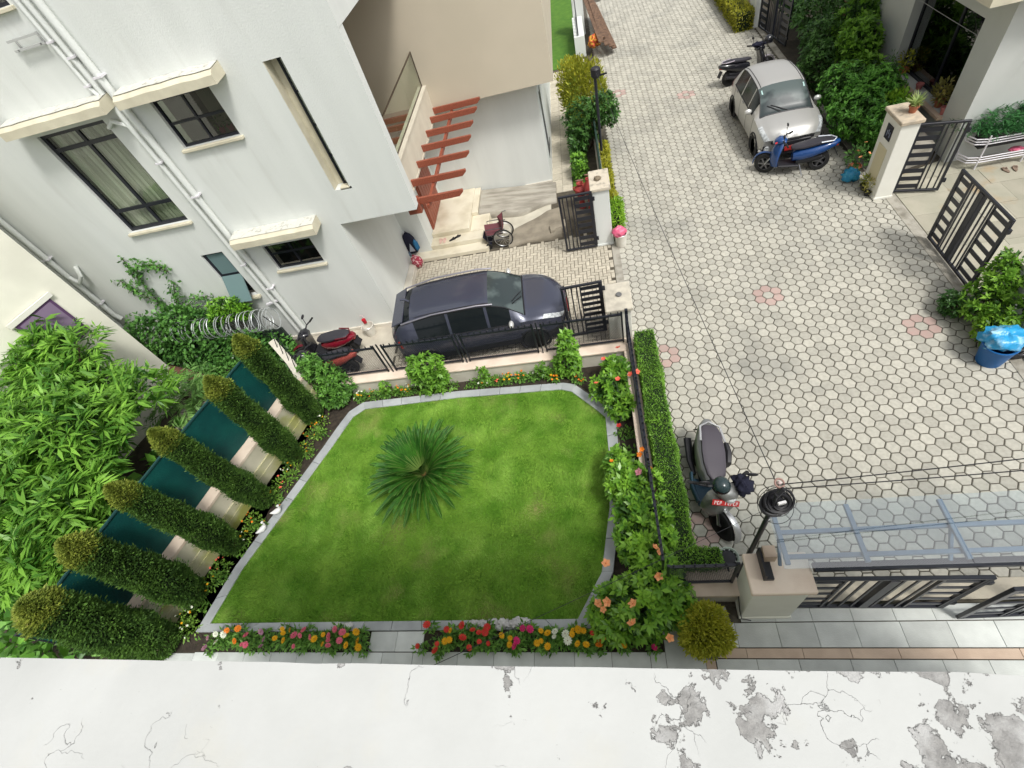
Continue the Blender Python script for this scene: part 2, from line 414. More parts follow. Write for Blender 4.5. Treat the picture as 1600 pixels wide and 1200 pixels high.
for k, (x, y, dx, dy) in enumerate(blk):
    if k < 300: inst('brick', ma if dx > dy else mb_, drive, (x, y, rd.uniform(-.002, .003)))
    else: brickmesh(rest, x, y, dx, dy, .004 + rd.uniform(-.003, .003))
rest.build('brick_field', HERR, drive)['kind'] = 'stuff'
b = MB(); b.prism([(-9.5, 8.47), (-6.27, 8.47), (-6.27, 10.7), (-9.5, 10.7)], -.03, .006); o = b.build('side_strip', mat('pale_concrete', (.55, .51, .42), .85, (.44, .40, .33), 2.5, 7, .2, 50), drive)

# lawn with kerb
LAWN = [(-9.16, 2.07), (-1.12, 2.07), (-.62, 2.9), (-.36, 4.2), (-.27, 5.4), (-.27, 6.45), (-.5, 6.72), (-.74, 6.98), (-1.04, 7.30), (-1.3, 7.40), (-4.0, 7.50), (-6.75, 7.46), (-7.05, 7.24), (-7.2, 6.9), (-7.44, 6.32), (-8.31, 4.39), (-8.84, 3.22)]
KOUT = [(-9.45, 1.90), (-.9, 1.90), (-.4, 2.9), (-.14, 4.2), (-.05, 5.4), (-.03, 6.55), (-.32, 6.85), (-.6, 7.15), (-.96, 7.52), (-1.25, 7.61), (-4.0, 7.72), (-6.85, 7.70), (-7.22, 7.42), (-7.42, 7.0), (-7.66, 6.42), (-8.53, 4.47), (-9.06, 3.28)]
GR = mat('lawn_turf', (.13, .31, .02), .9, (.25, .45, .05), 1.3, 7, .8, 220, lo=.38, hi=.62, c3=(.30, .29, .11), s3=1.0, lo3=.58, hi3=.76)
b = MB(); b.prism(LAWN, -.03, .012); lawn = tag(b.build('lawn', GR), kind='structure')
kerb = MB(); 
kerb.prism([(-9.5, 1.86), (-.86, 1.86), (.0, 4.2), (.0, 6.6), (-.9, 7.56), (-4, 7.76), (-6.9, 7.74), (-7.5, 7.0), (-9.1, 3.28)], -.045, -.02)
kerb = tag(kerb.build('lawn_kerb', JOINT), kind='structure')
n_ = len(LAWN)
for k in range(n_):
    p0, p1, q0, q1 = LAWN[k], LAWN[(k + 1) % n_], KOUT[k], KOUT[(k + 1) % n_]
    L_ = math.dist(p0, p1); c = max(1, round(L_ / .6))
    for i in range(c):
        f0, f1 = i / c + .004 / L_ * (i > 0), (i + 1) / c - .004 / L_ * (i < c - 1)
        lp = lambda a, d, t: (a[0] + (d[0] - a[0]) * t, a[1] + (d[1] - a[1]) * t)
        bb = MB(); z = .045 + rd.uniform(-.003, .003); bb.prism([lp(p0, p1, f0), lp(p0, p1, f1), lp(q0, q1, f1), lp(q0, q1, f0)][::-1], -.02, z)
        bb.build('kerb_stone', SLATEK, kerb, bevel=.006)
# grass blades
def inpoly(X, Y, poly):
    ins = np.zeros(len(X), bool); n = len(poly)
    for k in range(n):
        x0, y0 = poly[k]; x1, y1 = poly[(k + 1) % n]
        c = ((y0 > Y) != (y1 > Y)) & (X < (x1 - x0) * (Y - y0) / (y1 - y0 + 1e-12) + x0); ins ^= c
    return ins
N = 330000
X = rng.uniform(-9.2, -.2, N); Y = rng.uniform(2.05, 7.5, N); k = inpoly(X, Y, LAWN); X, Y = X[k], Y[k]; n = len(X)
P = np.stack([X, Y, np.full(n, .012)], 1); an = rng.random(n) * 2 * PI; h = .025 + .035 * rng.random(n); ln = rng.random(n) * .045
# wind-combed clumps lean together
cl = np.array([noise.noise((x * 1.3, y * 1.3, 0)) for x, y in zip(X[::1], Y[::1])]) * 4
T = P + np.stack([np.cos(cl) * ln + rng.normal(size=n) * .012, np.sin(cl) * ln + rng.normal(size=n) * .012, h], 1)
wv = np.stack([np.cos(an), np.sin(an), np.zeros(n)], 1) * .0048
V = np.stack([P - wv, P + wv, T], 1).reshape(-1, 3)
GB = mat('grass_blade', (.11, .275, .026), .7, (.31, .51, .09), 2.0, 8, lo=.36, hi=.66, c3=(.44, .40, .17), s3=.85, lo3=.55, hi3=.76, island=.28, spec=.15)
tag(npmesh('grass', V, np.arange(n * 3).reshape(n, 3), GB), kind='stuff')

# soil of the beds
b = MB(); b.prism([(-9.6, 1.52), (-5.28, 1.52), (-5.28, 1.9), (-9.6, 1.9)], -.05, -.015); tag(b.build('bed_soil', SOIL), kind='structure')
b = MB(); b.prism([(-4.12, 1.54), (.34, 1.54), (.34, 1.9), (-4.12, 1.9)], -.05, -.015); tag(b.build('bed_soil', SOIL), kind='structure')
b = MB(); b.prism([(-10.3, 1.9), (-9.4, 1.86), (-7.6, 6.6), (-7.1, 7.65), (-1.2, 7.55), (-.35, 6.9), (-.12, 4), (-.9, 1.8), (.5, 1.75), (.5, 8.2), (-8.3, 8.2), (-8.5, 7.3)], -.05, -.03); tag(b.build('border_soil', SOIL), kind='structure')

# slate paths
path = MB(); path.prism([(-10.5, .2), (9, .2), (9, 2.25), (.45, 2.25), (.36, 1.9), (.36, 1.53), (-10.5, 1.53)], -.05, -.02); path = tag(path.build('path', JOINT), kind='structure')
def tiles(x0, x1, y0, y1, step, m, jit=.0, z=.004):
    x = x0
    while x < x1 - .05:
        d = min(step * (1 + rd.uniform(-jit, jit)), x1 - x)
        if x1 - x - d < .15: d = x1 - x
        bb = MB(); zz = z + rd.uniform(-.002, .002); bb.prism([(x + .004, y0 + .004), (x + d - .004, y0 + .004), (x + d - .004, y1 - .004), (x + .004, y1 - .004)], -.02, zz)
        bb.build('tile', m, path); x += d
tiles(-10.0, 8.4, .12, .885, .8, SLATE, .08); tiles(-10.0, -9.3, .95, 1.5, .7, SLATE); tiles(-9.3, -4.1, 1.0, 1.52, .62, SLATE, .05); tiles(-4.1, .36, 1.0, 1.53, .7, SLATE, .1)
tiles(-5.27, -4.13, 1.53, 1.89, .57, SLATE); tiles(.36, 1.0, 1.0, 1.9, .64, SLATE)
tiles(.36, 1.5, 1.91, 2.24, .57, SLATE)
tiles(1.0, 1.16, .9, 1.44, .16, PEACHT); tiles(1.0, 8.4, 1.44, 1.59, .75, PEACHT, .2); tiles(1.17, 8.4, .9, 1.43, .66, SLATE, .15); tiles(1.0, 8.4, 1.60, 1.98, .62, SLATE, .12); tiles(1.7, 8.4, 1.99, 2.24, .6, SLATE, .1)

# right forecourt of sandstone slabs
fore = MB(); fore.prism([(8.34, 7.3), (15, 7.3), (15, 15.2), (8.34, 15.2)], -.05, -.012); fore = tag(fore.build('forecourt', JOINTL), kind='structure')
y = 7.6
while y < 15:
    dy = rd.choice((.55, .7, .85)); x = 8.36
    while x < 13.6:
        dx = rd.choice((.6, .8, 1.0, 1.2)); bb = MB(); bb.prism([(x + .004, y + .004), (x + dx - .004, y + .004), (x + dx - .004, y + dy - .004), (x + .004, y + dy - .004)], -.02, .006 + rd.uniform(-.003, .004))
        bb.build('slab', SAND, fore); x += dx
    y += dy
b = MB(); b.prism([(8.3, 13.7), (12, 14.9), (12, 40), (8.3, 40)], -.04, .05); tag(b.build('planting_soil', SOILY), kind='structure')
# little driveway of oblong pavers at the right edge
dv = MB(); dv.prism([(8.34, 3.0), (12, 3.0), (12, 7.28), (8.34, 7.28)], -.05, -.01); dv = tag(dv.build('side_driveway', JOINT), kind='structure')
for iy in range(10):
    for ix in range(8):
        bb = MB(); brickmesh(bb, 8.55 + ix * .32 + (iy % 2) * .12, 5.2 + iy * .2, .32, .2, .004); bb.build('brick', HERR, dv)
# side yard lane of the white house, narrow lawn and paving
sp = MB(); sp.prism([(-1.45, 14.2), (.7, 14.2), (.7, 42), (-1.45, 42)], -.05, -.012); sp = tag(sp.build('side_path', JOINTL), kind='structure')
y = 16.35
while y < 27:
    for x0, x1 in ((-1.38, -1.02), (-1.01, -.66)):
        bb = MB(); bb.prism([(x0, y + .006), (x1, y + .006), (x1, y + .42), (x0, y + .42)], -.02, .004 + rd.uniform(-.003, .003)); bb.build('slab', HERR, sp)
    y += .43
b = MB(); b.prism([(-.62, 16.2), (-.02, 16.2), (-.02, 27), (-.62, 27)], -.03, .01); b.prism([(-1.4, 27.4), (.05, 27.4), (.05, 42), (-1.4, 42)], -.03, .012)
tag(b.build('side_lawn', mat('turf_bright', (.06, .16, .015), .9, (.09, .20, .02), 3, 6, .8, 90)), kind='structure')
# neighbour's yard
b = MB(); b.poly((-30, 0, -.03), (-9.6, 0, -.03), (-8.3, 7, -.03), (-8.3, 10.7, -.03), (-30, 10.7, -.03)); tag(b.build('yard_ground', SOILY), kind='structure')

# ================================================================== BUILDINGS
def wall_y(b, y, x0, x1, z0, z1, ops, depth):
    """a wall facing -y at y with rectangular openings (x0,x1,z0,z1) and their reveals"""
    xs = sorted({x0, x1, *[o[0] for o in ops], *[o[1] for o in ops]}); zs = sorted({z0, z1, *[o[2] for o in ops], *[o[3] for o in ops]})
    for i in range(len(xs) - 1):
        for k in range(len(zs) - 1):
            cx, cz = (xs[i] + xs[i + 1]) / 2, (zs[k] + zs[k + 1]) / 2
            if any(o[0] < cx < o[1] and o[2] < cz < o[3] for o in ops): continue
            b.poly((xs[i], y, zs[k]), (xs[i + 1], y, zs[k]), (xs[i + 1], y, zs[k + 1]), (xs[i], y, zs[k + 1]))
    for a, c, d, e in ops:
        Y = y + depth
        b.poly((a, y, d), (a, Y, d), (c, Y, d), (c, y, d)); b.poly((a, y, e), (c, y, e), (c, Y, e), (a, Y, e))
        b.poly((a, y, d), (a, y, e), (a, Y, e), (a, Y, d)); b.poly((c, y, d), (c, Y, d), (c, Y, e), (c, y, e))
def window_y(parent, y, x0, x1, z0, z1, vx, hz, t=.06, glass=WGLASS, sill=True, fm=FRAME):
    """frame with mullions at vx, transoms at hz, one pane per light"""
    b = MB(); xs = [x0] + vx + [x1]; zs = [z0] + hz + [z1]
    b.box(x0, y, z0, x0 + t, y + .06, z1); b.box(x1 - t, y, z0, x1, y + .06, z1)
    b.box(x0 + t, y + .001, z0, x1 - t, y + .061, z0 + t); b.box(x0 + t, y + .001, z1 - t, x1 - t, y + .061, z1)
    for v in vx: b.box(v - t / 2, y + .003, z0 + t, v + t / 2, y + .055, z1 - t)
    for h in hz: b.box(x0 + t, y + .006, h - t / 2, x1 - t, y + .05, h + t / 2)
    wn = b.build('window', fm, parent)
    for i in range(len(xs) - 1):
        for k in range(len(zs) - 1):
            p = MB(); p.box(xs[i] + .02, y + .03, zs[k] + .02, xs[i + 1] - .02, y + .036, zs[k + 1] - .02); p.build('pane', glass, wn)
    if sill:
        s_ = MB(); s_.box(x0 - .06, y - .17, z0 - .07, x1 + .06, y + .02, z0 - .004); s_.build('sill', BEIGE, wn, bevel=.008)
    return wn

# ---- our own roof parapet, weathered white paint flaking off grey plaster
def parapet_material():
    m = bpy.data.materials.new('flaking_paint'); m.use_nodes = True; t = m.node_tree; L = t.links.new; b = t.nodes['Principled BSDF']
    b.inputs['Roughness'].default_value = .85; b.inputs['Specular IOR Level'].default_value = .2
    geo = t.nodes.new('ShaderNodeNewGeometry'); sx = t.nodes.new('ShaderNodeSeparateXYZ'); L(geo.outputs['Position'], sx.inputs[0])
    def noisef(sc, dt=8.0, rough=.6, dist=0.0, off=0.0):
        mp = t.nodes.new('ShaderNodeMapping'); mp.inputs['Location'].default_value = (off, off * .7, 0); L(geo.outputs['Position'], mp.inputs[0])
        n = t.nodes.new('ShaderNodeTexNoise'); n.inputs['Scale'].default_value = sc; n.inputs['Detail'].default_value = dt; n.inputs['Roughness'].default_value = rough; n.inputs['Distortion'].default_value = dist
        L(mp.outputs[0], n.inputs[0]); return n.outputs[0]
    def math_(op, a, c, d=None):
        n = t.nodes.new('ShaderNodeMath'); n.operation = op
        for s, v in zip(n.inputs, (a, c, d)):
            if v is None: continue
            if isinstance(v, (int, float)): s.default_value = v
            else: L(v, s)
        return n.outputs[0]
    def rng_(v, a, c, d=0.0, e=1.0):
        r = t.nodes.new('ShaderNodeMapRange'); r.inputs[1].default_value = a; r.inputs[2].default_value = c; r.inputs[3].default_value = d; r.inputs[4].default_value = e; L(v, r.inputs[0]); return r.outputs[0]
    def mix(f, a, c):
        x = t.nodes.new('ShaderNodeMix'); x.data_type = 'RGBA'; L(f, x.inputs[0])
        for s, v in ((x.inputs[6], a), (x.inputs[7], c)):
            if isinstance(v, tuple): s.default_value = (*v, 1)
            else: L(v, s)
        return x.outputs[2]
    bias = rng_(sx.outputs[0], -.50, .60, -.078, .056)          # more flaking towards the east end
    edge = rng_(sx.outputs[1], .125, .172, 0.0, .09)             # and along the outer edge
    big = math_('ADD', math_('ADD', noisef(9.3, 9, .62, .2, 3.1), bias), edge)
    flake = rng_(big, .600, .606); rim = math_('SUBTRACT', rng_(big, .590, .600), flake)
    inner = noisef(55, 8, .7)
    vo = t.nodes.new('ShaderNodeTexVoronoi'); vo.feature = 'DISTANCE_TO_EDGE'; vo.inputs['Scale'].default_value = 3.2
    mp = t.nodes.new('ShaderNodeMapping'); L(geo.outputs['Position'], mp.inputs[0])
    nv = t.nodes.new('ShaderNodeTexNoise'); nv.inputs['Scale'].default_value = 9; nv.inputs['Detail'].default_value = 6; L(geo.outputs['Position'], nv.inputs[0])
    va = t.nodes.new('ShaderNodeMix'); va.data_type = 'RGBA'; va.blend_type = 'LINEAR_LIGHT'; va.inputs[0].default_value = .10; L(geo.outputs['Position'], va.inputs[6]); L(nv.outputs[1], va.inputs[7]); L(va.outputs[2], vo.inputs[0])
    crack = math_('MULTIPLY', rng_(vo.outputs[0], .0, .0022, 1, 0), rng_(noisef(4.0, 3, .5, 0, 8.0), .55, .68))
    speck = math_('MULTIPLY', rng_(noisef(70, 5, .6, 0, 5.0), .70, .73), rng_(noisef(5, 3, .5, 0, 1.0), .45, .6))
    c = mix(rng_(noisef(2.2, 7), .35, .75), (.505, .515, .50), (.425, .435, .42))
    c = mix(math_('MULTIPLY', rng_(noisef(4, 6, .6, 0, 11.0), .55, .75), .35), c, (.52, .50, .42))
    grey = mix(rng_(inner, .35, .7), (.22, .217, .21), (.36, .355, .34)); grey = mix(rng_(noisef(14, 6, .6, 0, 2.0), .45, .62), grey, (.44, .44, .43))
    c = mix(flake, c, grey); c = mix(math_('MULTIPLY', rim, .75), c, (.15, .148, .14)); c = mix(math_('MULTIPLY', crack, .45), c, (.17, .165, .155)); c = mix(math_('MULTIPLY', speck, .7), c, (.2, .195, .18))
    L(c, b.inputs['Base Color'])
    h = math_('ADD', math_('MULTIPLY', flake, -.8), math_('MULTIPLY', crack, -.7)); h = math_('ADD', h, math_('MULTIPLY', inner, math_('MULTIPLY_ADD', flake, .5, .06)))
    h = math_('ADD', h, math_('MULTIPLY', noisef(6, 4), .4))
    bp = t.nodes.new('ShaderNodeBump'); bp.inputs['Strength'].default_value = .9; bp.inputs['Distance'].default_value = .009; L(h, bp.inputs['Height']); L(bp.outputs[0], b.inputs['Normal'])
    return m
FLAKE = parapet_material()
par = thing('parapet_wall', 'white roof parapet with flaking paint along the bottom of the photo', 'parapet wall', (0, 0, 0))
b = MB()
xs = [-6 + .12 * k for k in range(101)]
top = [(x, .170 - .0075 * x + .0035 * noise.noise((x * 9, 0, 1)) + .0022 * noise.noise((x * 31, 3, 1)), 8.55) for x in xs]
for k in range(100):
    p, q = top[k], top[k + 1]
    b.poly((p[0], -.45, 8.55), (q[0], -.45, 8.55), q, p); b.poly(p, q, (q[0], q[1] - .004, 8.40), (p[0], p[1] - .004, 8.40))
b.build('coping', FLAKE, par)
b = MB(); b.box(-6, -.42, 0, 6, .09, 8.39); b.build('wall', WHITE2, par)

# ---- big white house on the left
YF = 10.73
house = thing('white_house', 'large white plastered house with dark framed windows and a tan balcony wall', 'house', (-9, 12, 0))
opsU = [(-6.06, -5.65, 4.56, 7.38), (-12.10, -10.24, 4.58, 7.16), (-8.92, -7.44, 6.22, 7.24), (-11.9, -10.11, 9.23, 10.4)]
opsL = [(-8.88, -7.43, 2.66, 3.46), (-10.78, -10.08, 1.97, 3.55)]
b = MB()
wall_y(b, YF, -22, -6.6, 3.67, 11.2, opsU[1:], .14)
wall_y(b, YF, -6.6, -4.29, 3.67, 11.2, opsU[:1], .30)
wall_y(b, YF, -22, -6.39, -.1, 3.67, opsL, .14)
w1 = b.build('wall', WHITE, house)
b = MB()      # soffit of the jettied upper floor, side walls, screen end, balcony shell
b.poly((-6.39, YF, 3.67), (-6.39, 11.02, 3.67), (-4.29, 11.02, 3.67), (-4.29, YF, 3.67)); b.poly((-6.39, 11.02, 3.54), (-6.39, 16.4, 3.54), (-4.88, 16.4, 3.54), (-4.88, 11.02, 3.54))
b.poly((-6.39, YF, -.1), (-6.39, 14.0, -.1), (-6.39, 14.0, 3.67), (-6.39, YF, 3.67))
b.poly((-6.39, 14.0, -.1), (-5.66, 14.0, -.1), (-5.66, 14.0, 3.67), (-6.39, 14.0, 3.67))
b.poly((-5.66, 14.0, -.1), (-5.66, 17.05, -.1), (-5.66, 17.05, 3.67), (-5.66, 14.0, 3.67))
b.poly((-5.66, 17.05, -.1), (-1.38, 17.05, -.1), (-1.38, 17.05, 3.66), (-5.66, 17.05, 3.66))
b.poly((-1.38, 17.05, -.1), (-1.38, 30, -.1), (-1.38, 30, 3.66), (-1.38, 17.05, 3.66))
b.poly((-4.29, YF, 3.67), (-4.29, 11.02, 3.67), (-4.29, 11.02, 7.56), (-4.29, YF, 7.56))      # screen wall end
b.poly((-4.29, 11.02, 3.67), (-6.6, 11.02, 3.67), (-6.6, 11.02, 7.56), (-4.29, 11.02, 7.56))
b.build('side_wall', WHITE, house)
b = MB(); b.box(-4.45, YF + .004, 7.56, -4.284, 16.39, 8.4); b.box(-4.75, YF + .3, 8.402, -4.28, 16.39, 8.7); b.build('beam', WHITE, house)
b = MB(); b.poly((-4.76, 11.03, 8.38), (-22, 11.03, 8.38), (-22, 20, 8.38), (-4.76, 20, 8.38)); b.box(-22, YF + .02, 11.2, -4.2, 20, 11.4); b.build('roof', WHITE, house)
# tan rear wall with its own cantilever
b = MB(); b.box(-8.0, 16.40, 3.67, -.77, 16.55, 11.2); b.poly((-.77, 16.55, 3.67), (-.77, 30, 3.67), (-.77, 30, 11.2), (-.77, 16.55, 11.2)); b.poly((-8, 16.5, 3.672), (-.77, 16.5, 3.672), (-.77, 30, 3.672), (-8, 30, 3.672))
b.build('tan_wall', TAN, house)
b = MB(); b.box(-8, 11.02, 3.7, -6.6, 16.4, 8.35); b.build('balcony_inner_wall', mat('shaded_tan', (.33, .27, .21), .8), house)  # tan wall coloured darker, with the balcony's shade painted in
b = MB(); b.box(-6.6, 11.03, 3.68, -4.86, 16.39, 3.86); b.build('balcony_floor', mat('brown_tile', (.13, .075, .045), .5), house)
# balcony parapet ledge and its outer face
b = MB(); b.box(-4.86, 11.03, 3.55, -4.64, 16.395, 4.36); b.box(-4.90, 11.035, 4.362, -4.62, 16.39, 4.41); b.box(-4.635, 11.04, 3.5, -4.62, 16.38, 3.56)
b.build('balcony_parapet', mat('ledge_paint', (.66, .61, .50), .7, (.58, .53, .43), 2, 5), house)
# glass balustrade, its panes joined by thin clips
bal = MB(); bal.beam((-4.76, 11.04, 5.34), (-4.76, 16.38, 5.34), .035, .03); bal.beam((-4.76, 16.375, 4.42), (-4.76, 16.375, 5.36), .03, .03); bal.beam((-4.76, 11.04, 4.42), (-4.76, 16.38, 4.42), .03, .03)
balo = bal.build('balcony_balustrade', mat('bronze_metal', (.10, .075, .05), .4, metal=.5), house)
for y0, y1 in ((11.1, 12.85), (12.87, 14.6), (14.62, 16.36)):
    p = MB(); p.box(-4.765, y0, 4.44, -4.755, y1, 5.33); p.build('pane', glassmat('balcony_glass', (.82, .87, .80), .12), balo)
# windows
window_y(house, YF + .08, -12.10, -10.24, 4.58, 7.16, [-11.12], [5.15, 6.78], .085)
b = MB()
for k in range(60):      # gathered curtain
    x = -12.0 + k * .0285; b.v.append((x, YF + .2 + .04 * math.sin(k * 1.25) + .012 * math.sin(k * .37), 4.62)); b.v.append((x, YF + .2 + .04 * math.sin(k * 1.25 + .3), 7.12))
b.f = [(2 * k, 2 * k + 2, 2 * k + 3, 2 * k + 1) for k in range(59)]
b.build('curtain', mat('fold_shaded_cloth', (.66, .65, .53), .9, (.32, .32, .24), 8, 2, stretch=(1.5, .01, .04), lo=.38, hi=.6), house, True)  # darker stripes paint the shade of the folds into the cloth
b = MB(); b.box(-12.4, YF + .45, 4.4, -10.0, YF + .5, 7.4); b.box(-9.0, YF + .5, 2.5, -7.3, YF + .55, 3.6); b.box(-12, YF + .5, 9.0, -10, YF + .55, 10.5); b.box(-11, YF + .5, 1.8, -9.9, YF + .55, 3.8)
b.build('unlit_room_sheet', INTER, house)
b = MB(); b.box(-9.1, YF + .6, 6.0, -7.2, YF + .65, 7.4); b.build('unlit_room_sheet', mat('dim_green_grey_room', (.05, .065, .06), .9), house)  # dark green-grey sheet, the dimness of the room put into its colour
window_y(house, YF + .08, -8.92, -7.44, 6.22, 7.24, [-8.2], [6.72], .05, glassmat('green_glass', (.55, .62, .58), .05))
window_y(house, YF + .08, -8.88, -7.43, 2.66, 3.46, [-8.15], [3.13], .05)
window_y(house, YF + .08, -11.9, -10.11, 9.23, 10.4, [-11.0], [], .06)
# slit window: deep beige reveal, narrow dark glazing
b = MB(); b.box(-6.055, YF + .01, 4.565, -6.045, YF + .29, 7.375); b.box(-6.05, YF + .285, 4.57, -5.84, YF + .295, 7.37); b.build('reveal', BEIGE, house)
window_y(house, YF + .17, -5.84, -5.655, 4.60, 7.36, [], [5.3, 6.0, 6.7], .035)
b = MB(); b.box(-6.1, YF + .3, 4.5, -5.6, YF + .34, 7.4); b.build('unlit_room_sheet', INTER, house)
# side window with frosted sashes, the lower one propped open
gtm = mat('frosted_teal_glass', (.15, .23, .235), .18, spec=.6)
b = MB(); b.box(-10.78, YF + .06, 1.97, -10.70, YF + .12, 3.55); b.box(-10.14, YF + .06, 1.97, -10.08, YF + .12, 3.55); b.box(-10.70, YF + .062, 3.49, -10.14, YF + .12, 3.55); b.box(-10.70, YF + .062, 2.72, -10.14, YF + .12, 2.80)
wn = b.build('window', FRAME, house)
p = MB(); p.box(-10.71, YF + .08, 2.79, -10.13, YF + .09, 3.5); p.build('pane', gtm, wn)
p = MB(); p.beam((-10.41, YF + .05, 2.74), (-10.41, YF - .32, 2.02), .64, .03, (1, 0, 0)); p.v = [(v[0], v[1], v[2]) for v in p.v]; 
p = MB(); p.add([(-10.75, YF + .04, 2.75), (-10.10, YF + .04, 2.75), (-10.10, YF - .34, 2.03), (-10.75, YF - .34, 2.03), (-10.75, YF + .07, 2.73), (-10.10, YF + .07, 2.73), (-10.10, YF - .31, 2.01), (-10.75, YF - .31, 2.01)], [(0, 1, 2, 3), (7, 6, 5, 4), (0, 4, 5, 1), (1, 5, 6, 2), (2, 6, 7, 3), (3, 7, 4, 0)])
p.build('open_sash', gtm, wn)
p = MB(); p.box(-10.86, YF - .12, 1.90, -10.0, YF + .1, 1.965); p.build('sill', BEIGE, wn)
# concrete sunshades over the windows, tops flaking
def shade(x0, x1, z):
    b = MB(); d = .46
    prof = [(YF, z + .26), (YF - d + .10, z + .24), (YF - d, z + .17), (YF - d, z), (YF, z + .02)]
    n = 14; rings = []
    for k in range(n + 1):
        x = x0 + (x1 - x0) * k / n; j = .015 * noise.noise((x * 6, z, 0)); e = (.10 if k == n else (.07 if k == 0 else 0)) * (1 if 0 < k < n else 0)
        rings.append([(x, y, zz + (j if i in (0, 1, 2) else 0)) for i, (y, zz) in enumerate(prof)])
    b.loft(rings)
    o = b.build('sunshade', BEIGE, house)
    t = MB(); 
    for k in range(n):
        xa, xb = x0 + (x1 - x0) * k / n, x0 + (x1 - x0) * (k + 1) / n
        za, zb = z + .266 + .015 * noise.noise((xa * 6, z, 0)), z + .266 + .015 * noise.noise((xb * 6, z, 0))
        t.poly((xa, YF - .002, za + .01), (xa, YF - d + .09, za - .01), (xb, YF - d + .09, zb - .01), (xb, YF - .002, zb + .01))
    t.build('weathered_top', PEEL, o)
shade(-12.35, -9.62, 7.34); shade(-9.28, -6.92, 7.34); shade(-9.3, -6.87, 3.78)
# pipes down the facade
def pipe(pts, r, brackets=()):
    b = MB(); b.tube(pts, r, 10); o = b.build('downpipe', WHITE, house, True)
    for x, y, z in brackets:
        c = MB(); c.cbox((x, y + .03, z), (r * 2 + .05, r * 2 + .07, .035)); c.build('bracket', SILVERW, o)
pipe([(-9.87, YF - .07, 10.5), (-9.87, YF - .07, 7.75), (-9.82, YF - .07, 7.62), (-9.66, YF - .06, 7.5)], .045, [(-9.87, YF - .07, 8.6), (-9.87, YF - .07, 7.8)])
pipe([(-10.15, YF - .02, 7.02), (-10.12, YF - .12, 7.02), (-9.95, YF - .12, 7.12), (-9.70, YF - .09, 6.95)], .05)
pipe([(-9.68, YF - .09, 10.5), (-9.68, YF - .09, .1)], .058, [(-9.68, YF - .09, 8.3), (-9.68, YF - .09, 6.1), (-9.68, YF - .09, 3.1)])
pipe([(-9.45, YF - .1, 10.5), (-9.45, YF - .1, .1)], .078, [(-9.45, YF - .1, 7.9), (-9.45, YF - .1, 5.2), (-9.45, YF - .1, 2.2)])
pipe([(-15.1, YF - .12, 8), (-15.1, YF - .12, 2.2), (-15.0, YF - .12, 2.0)], .075, [(-15.1, YF - .12, 4.4), (-15.1, YF - .12, 2.7)])
pipe([(-15.4, YF - .06, 8), (-15.4, YF - .06, 1.5)], .05)
pipe([(-15.1, YF - .12, 3.75), (-14.85, YF - .2, 3.55), (-14.6, YF - .18, 3.75), (-14.62, YF - .05, 4.0)], .06)
b = MB()
for zz in (8.78, 8.62): b.beam((-10.7, YF - .10, zz), (-9.98, YF - .10, zz), .04, .04)
for xx in (-10.6, -10.05): b.beam((xx, YF, 8.62), (xx, YF - .12, 8.62), .03, .03); b.beam((xx, YF - .02, 8.6), (xx, YF - .02, 8.8), .03, .03)
b.build('towel_rail', mat('rail_grey', (.45, .46, .45), .4), house)
b = MB()
b.beam((-9.98, YF - .1, 1.62), (-9.55, YF - .1, 1.70), .06, .05); b.beam((-9.9, YF - .1, 1.60), (-9.9, YF, 1.60), .03, .03); b.build('conduit', SILVERW, house)
# plinth ledge
b = MB(); b.prism([(-6.385, YF - .01), (-6.10, YF + .2), (-6.18, 14.0), (-6.385, 14.0)], 0, .22); b.build('plinth', CREAMW, house, bevel=.01)
b = MB(); b.prism([(-22, YF - .06), (-6.4, YF - .06), (-6.4, YF - .004), (-22, YF - .004)], 0, .12); b.build('skirting', CREAMW, house)
# wooden door of vertical boards
dr = MB(); dr.box(-5.65, 14.78, .45, -5.60, 16.62, 2.95); dro = dr.build('door', REDWOOD, house)
for k in range(7):
    p = MB(); y0 = 14.84 + k * .246; p.box(-5.60, y0, .5, -5.565, y0 + .225, 2.9); p.build('panel', REDWOOD, dro, bevel=.01)
# side window slit on the lane side
b = MB(); b.box(-1.40, 17.8, .7, -1.365, 17.95, 2.9); b.box(-1.40, 18.2, .7, -1.365, 18.4, 2.9); b.box(-1.40, 17.8, .6, -1.365, 19.2, .7); b.build('window', FRAME, house)
b = MB(); b.box(-2.4, 17.0, 0, -1.37, 17.045, .16); b.build('plinth', CREAMW, house)

# pergola of red brown beams
perg = thing('pergola', 'red brown wooden pergola of seven beams beside the balcony of the white house', 'pergola', (-4, 14, 3.6))
for k, (x0, x1, yy) in enumerate(((-4.40, -3.10, 11.1), (-4.66, -3.12, 12.05), (-4.66, -3.12, 13.0), (-4.66, -3.15, 13.9), (-4.66, -3.16, 14.78), (-4.66, -3.12, 15.66), (-4.66, -3.08, 16.3))):
    b = MB(); b.add([(x0, yy - .035, 3.58), (x1 - .12, yy - .035, 3.60), (x1, yy - .035, 3.70), (x1, yy - .035, 3.76), (x0, yy - .035, 3.76),
                     (x0, yy + .035, 3.58), (x1 - .12, yy + .035, 3.60), (x1, yy + .035, 3.70), (x1, yy + .035, 3.76), (x0, yy + .035, 3.76)],
                    [(0, 1, 2, 3, 4), (9, 8, 7, 6, 5)] + [(i, i + 5, (i + 1) % 5 + 5, (i + 1) % 5) for i in range(5)]); b.build('beam', REDWOOD, perg, bevel=.006)
b = MB(); b.beam((-4.07, 11.0, 3.52), (-4.07, 16.38, 3.52), .07, .10); b.build('cross_beam', REDWOOD, perg)
b = MB(); b.box(-4.62, 10.98, 3.4, -4.28, 11.18, 3.78); b.build('post_block', REDWOOD, perg)

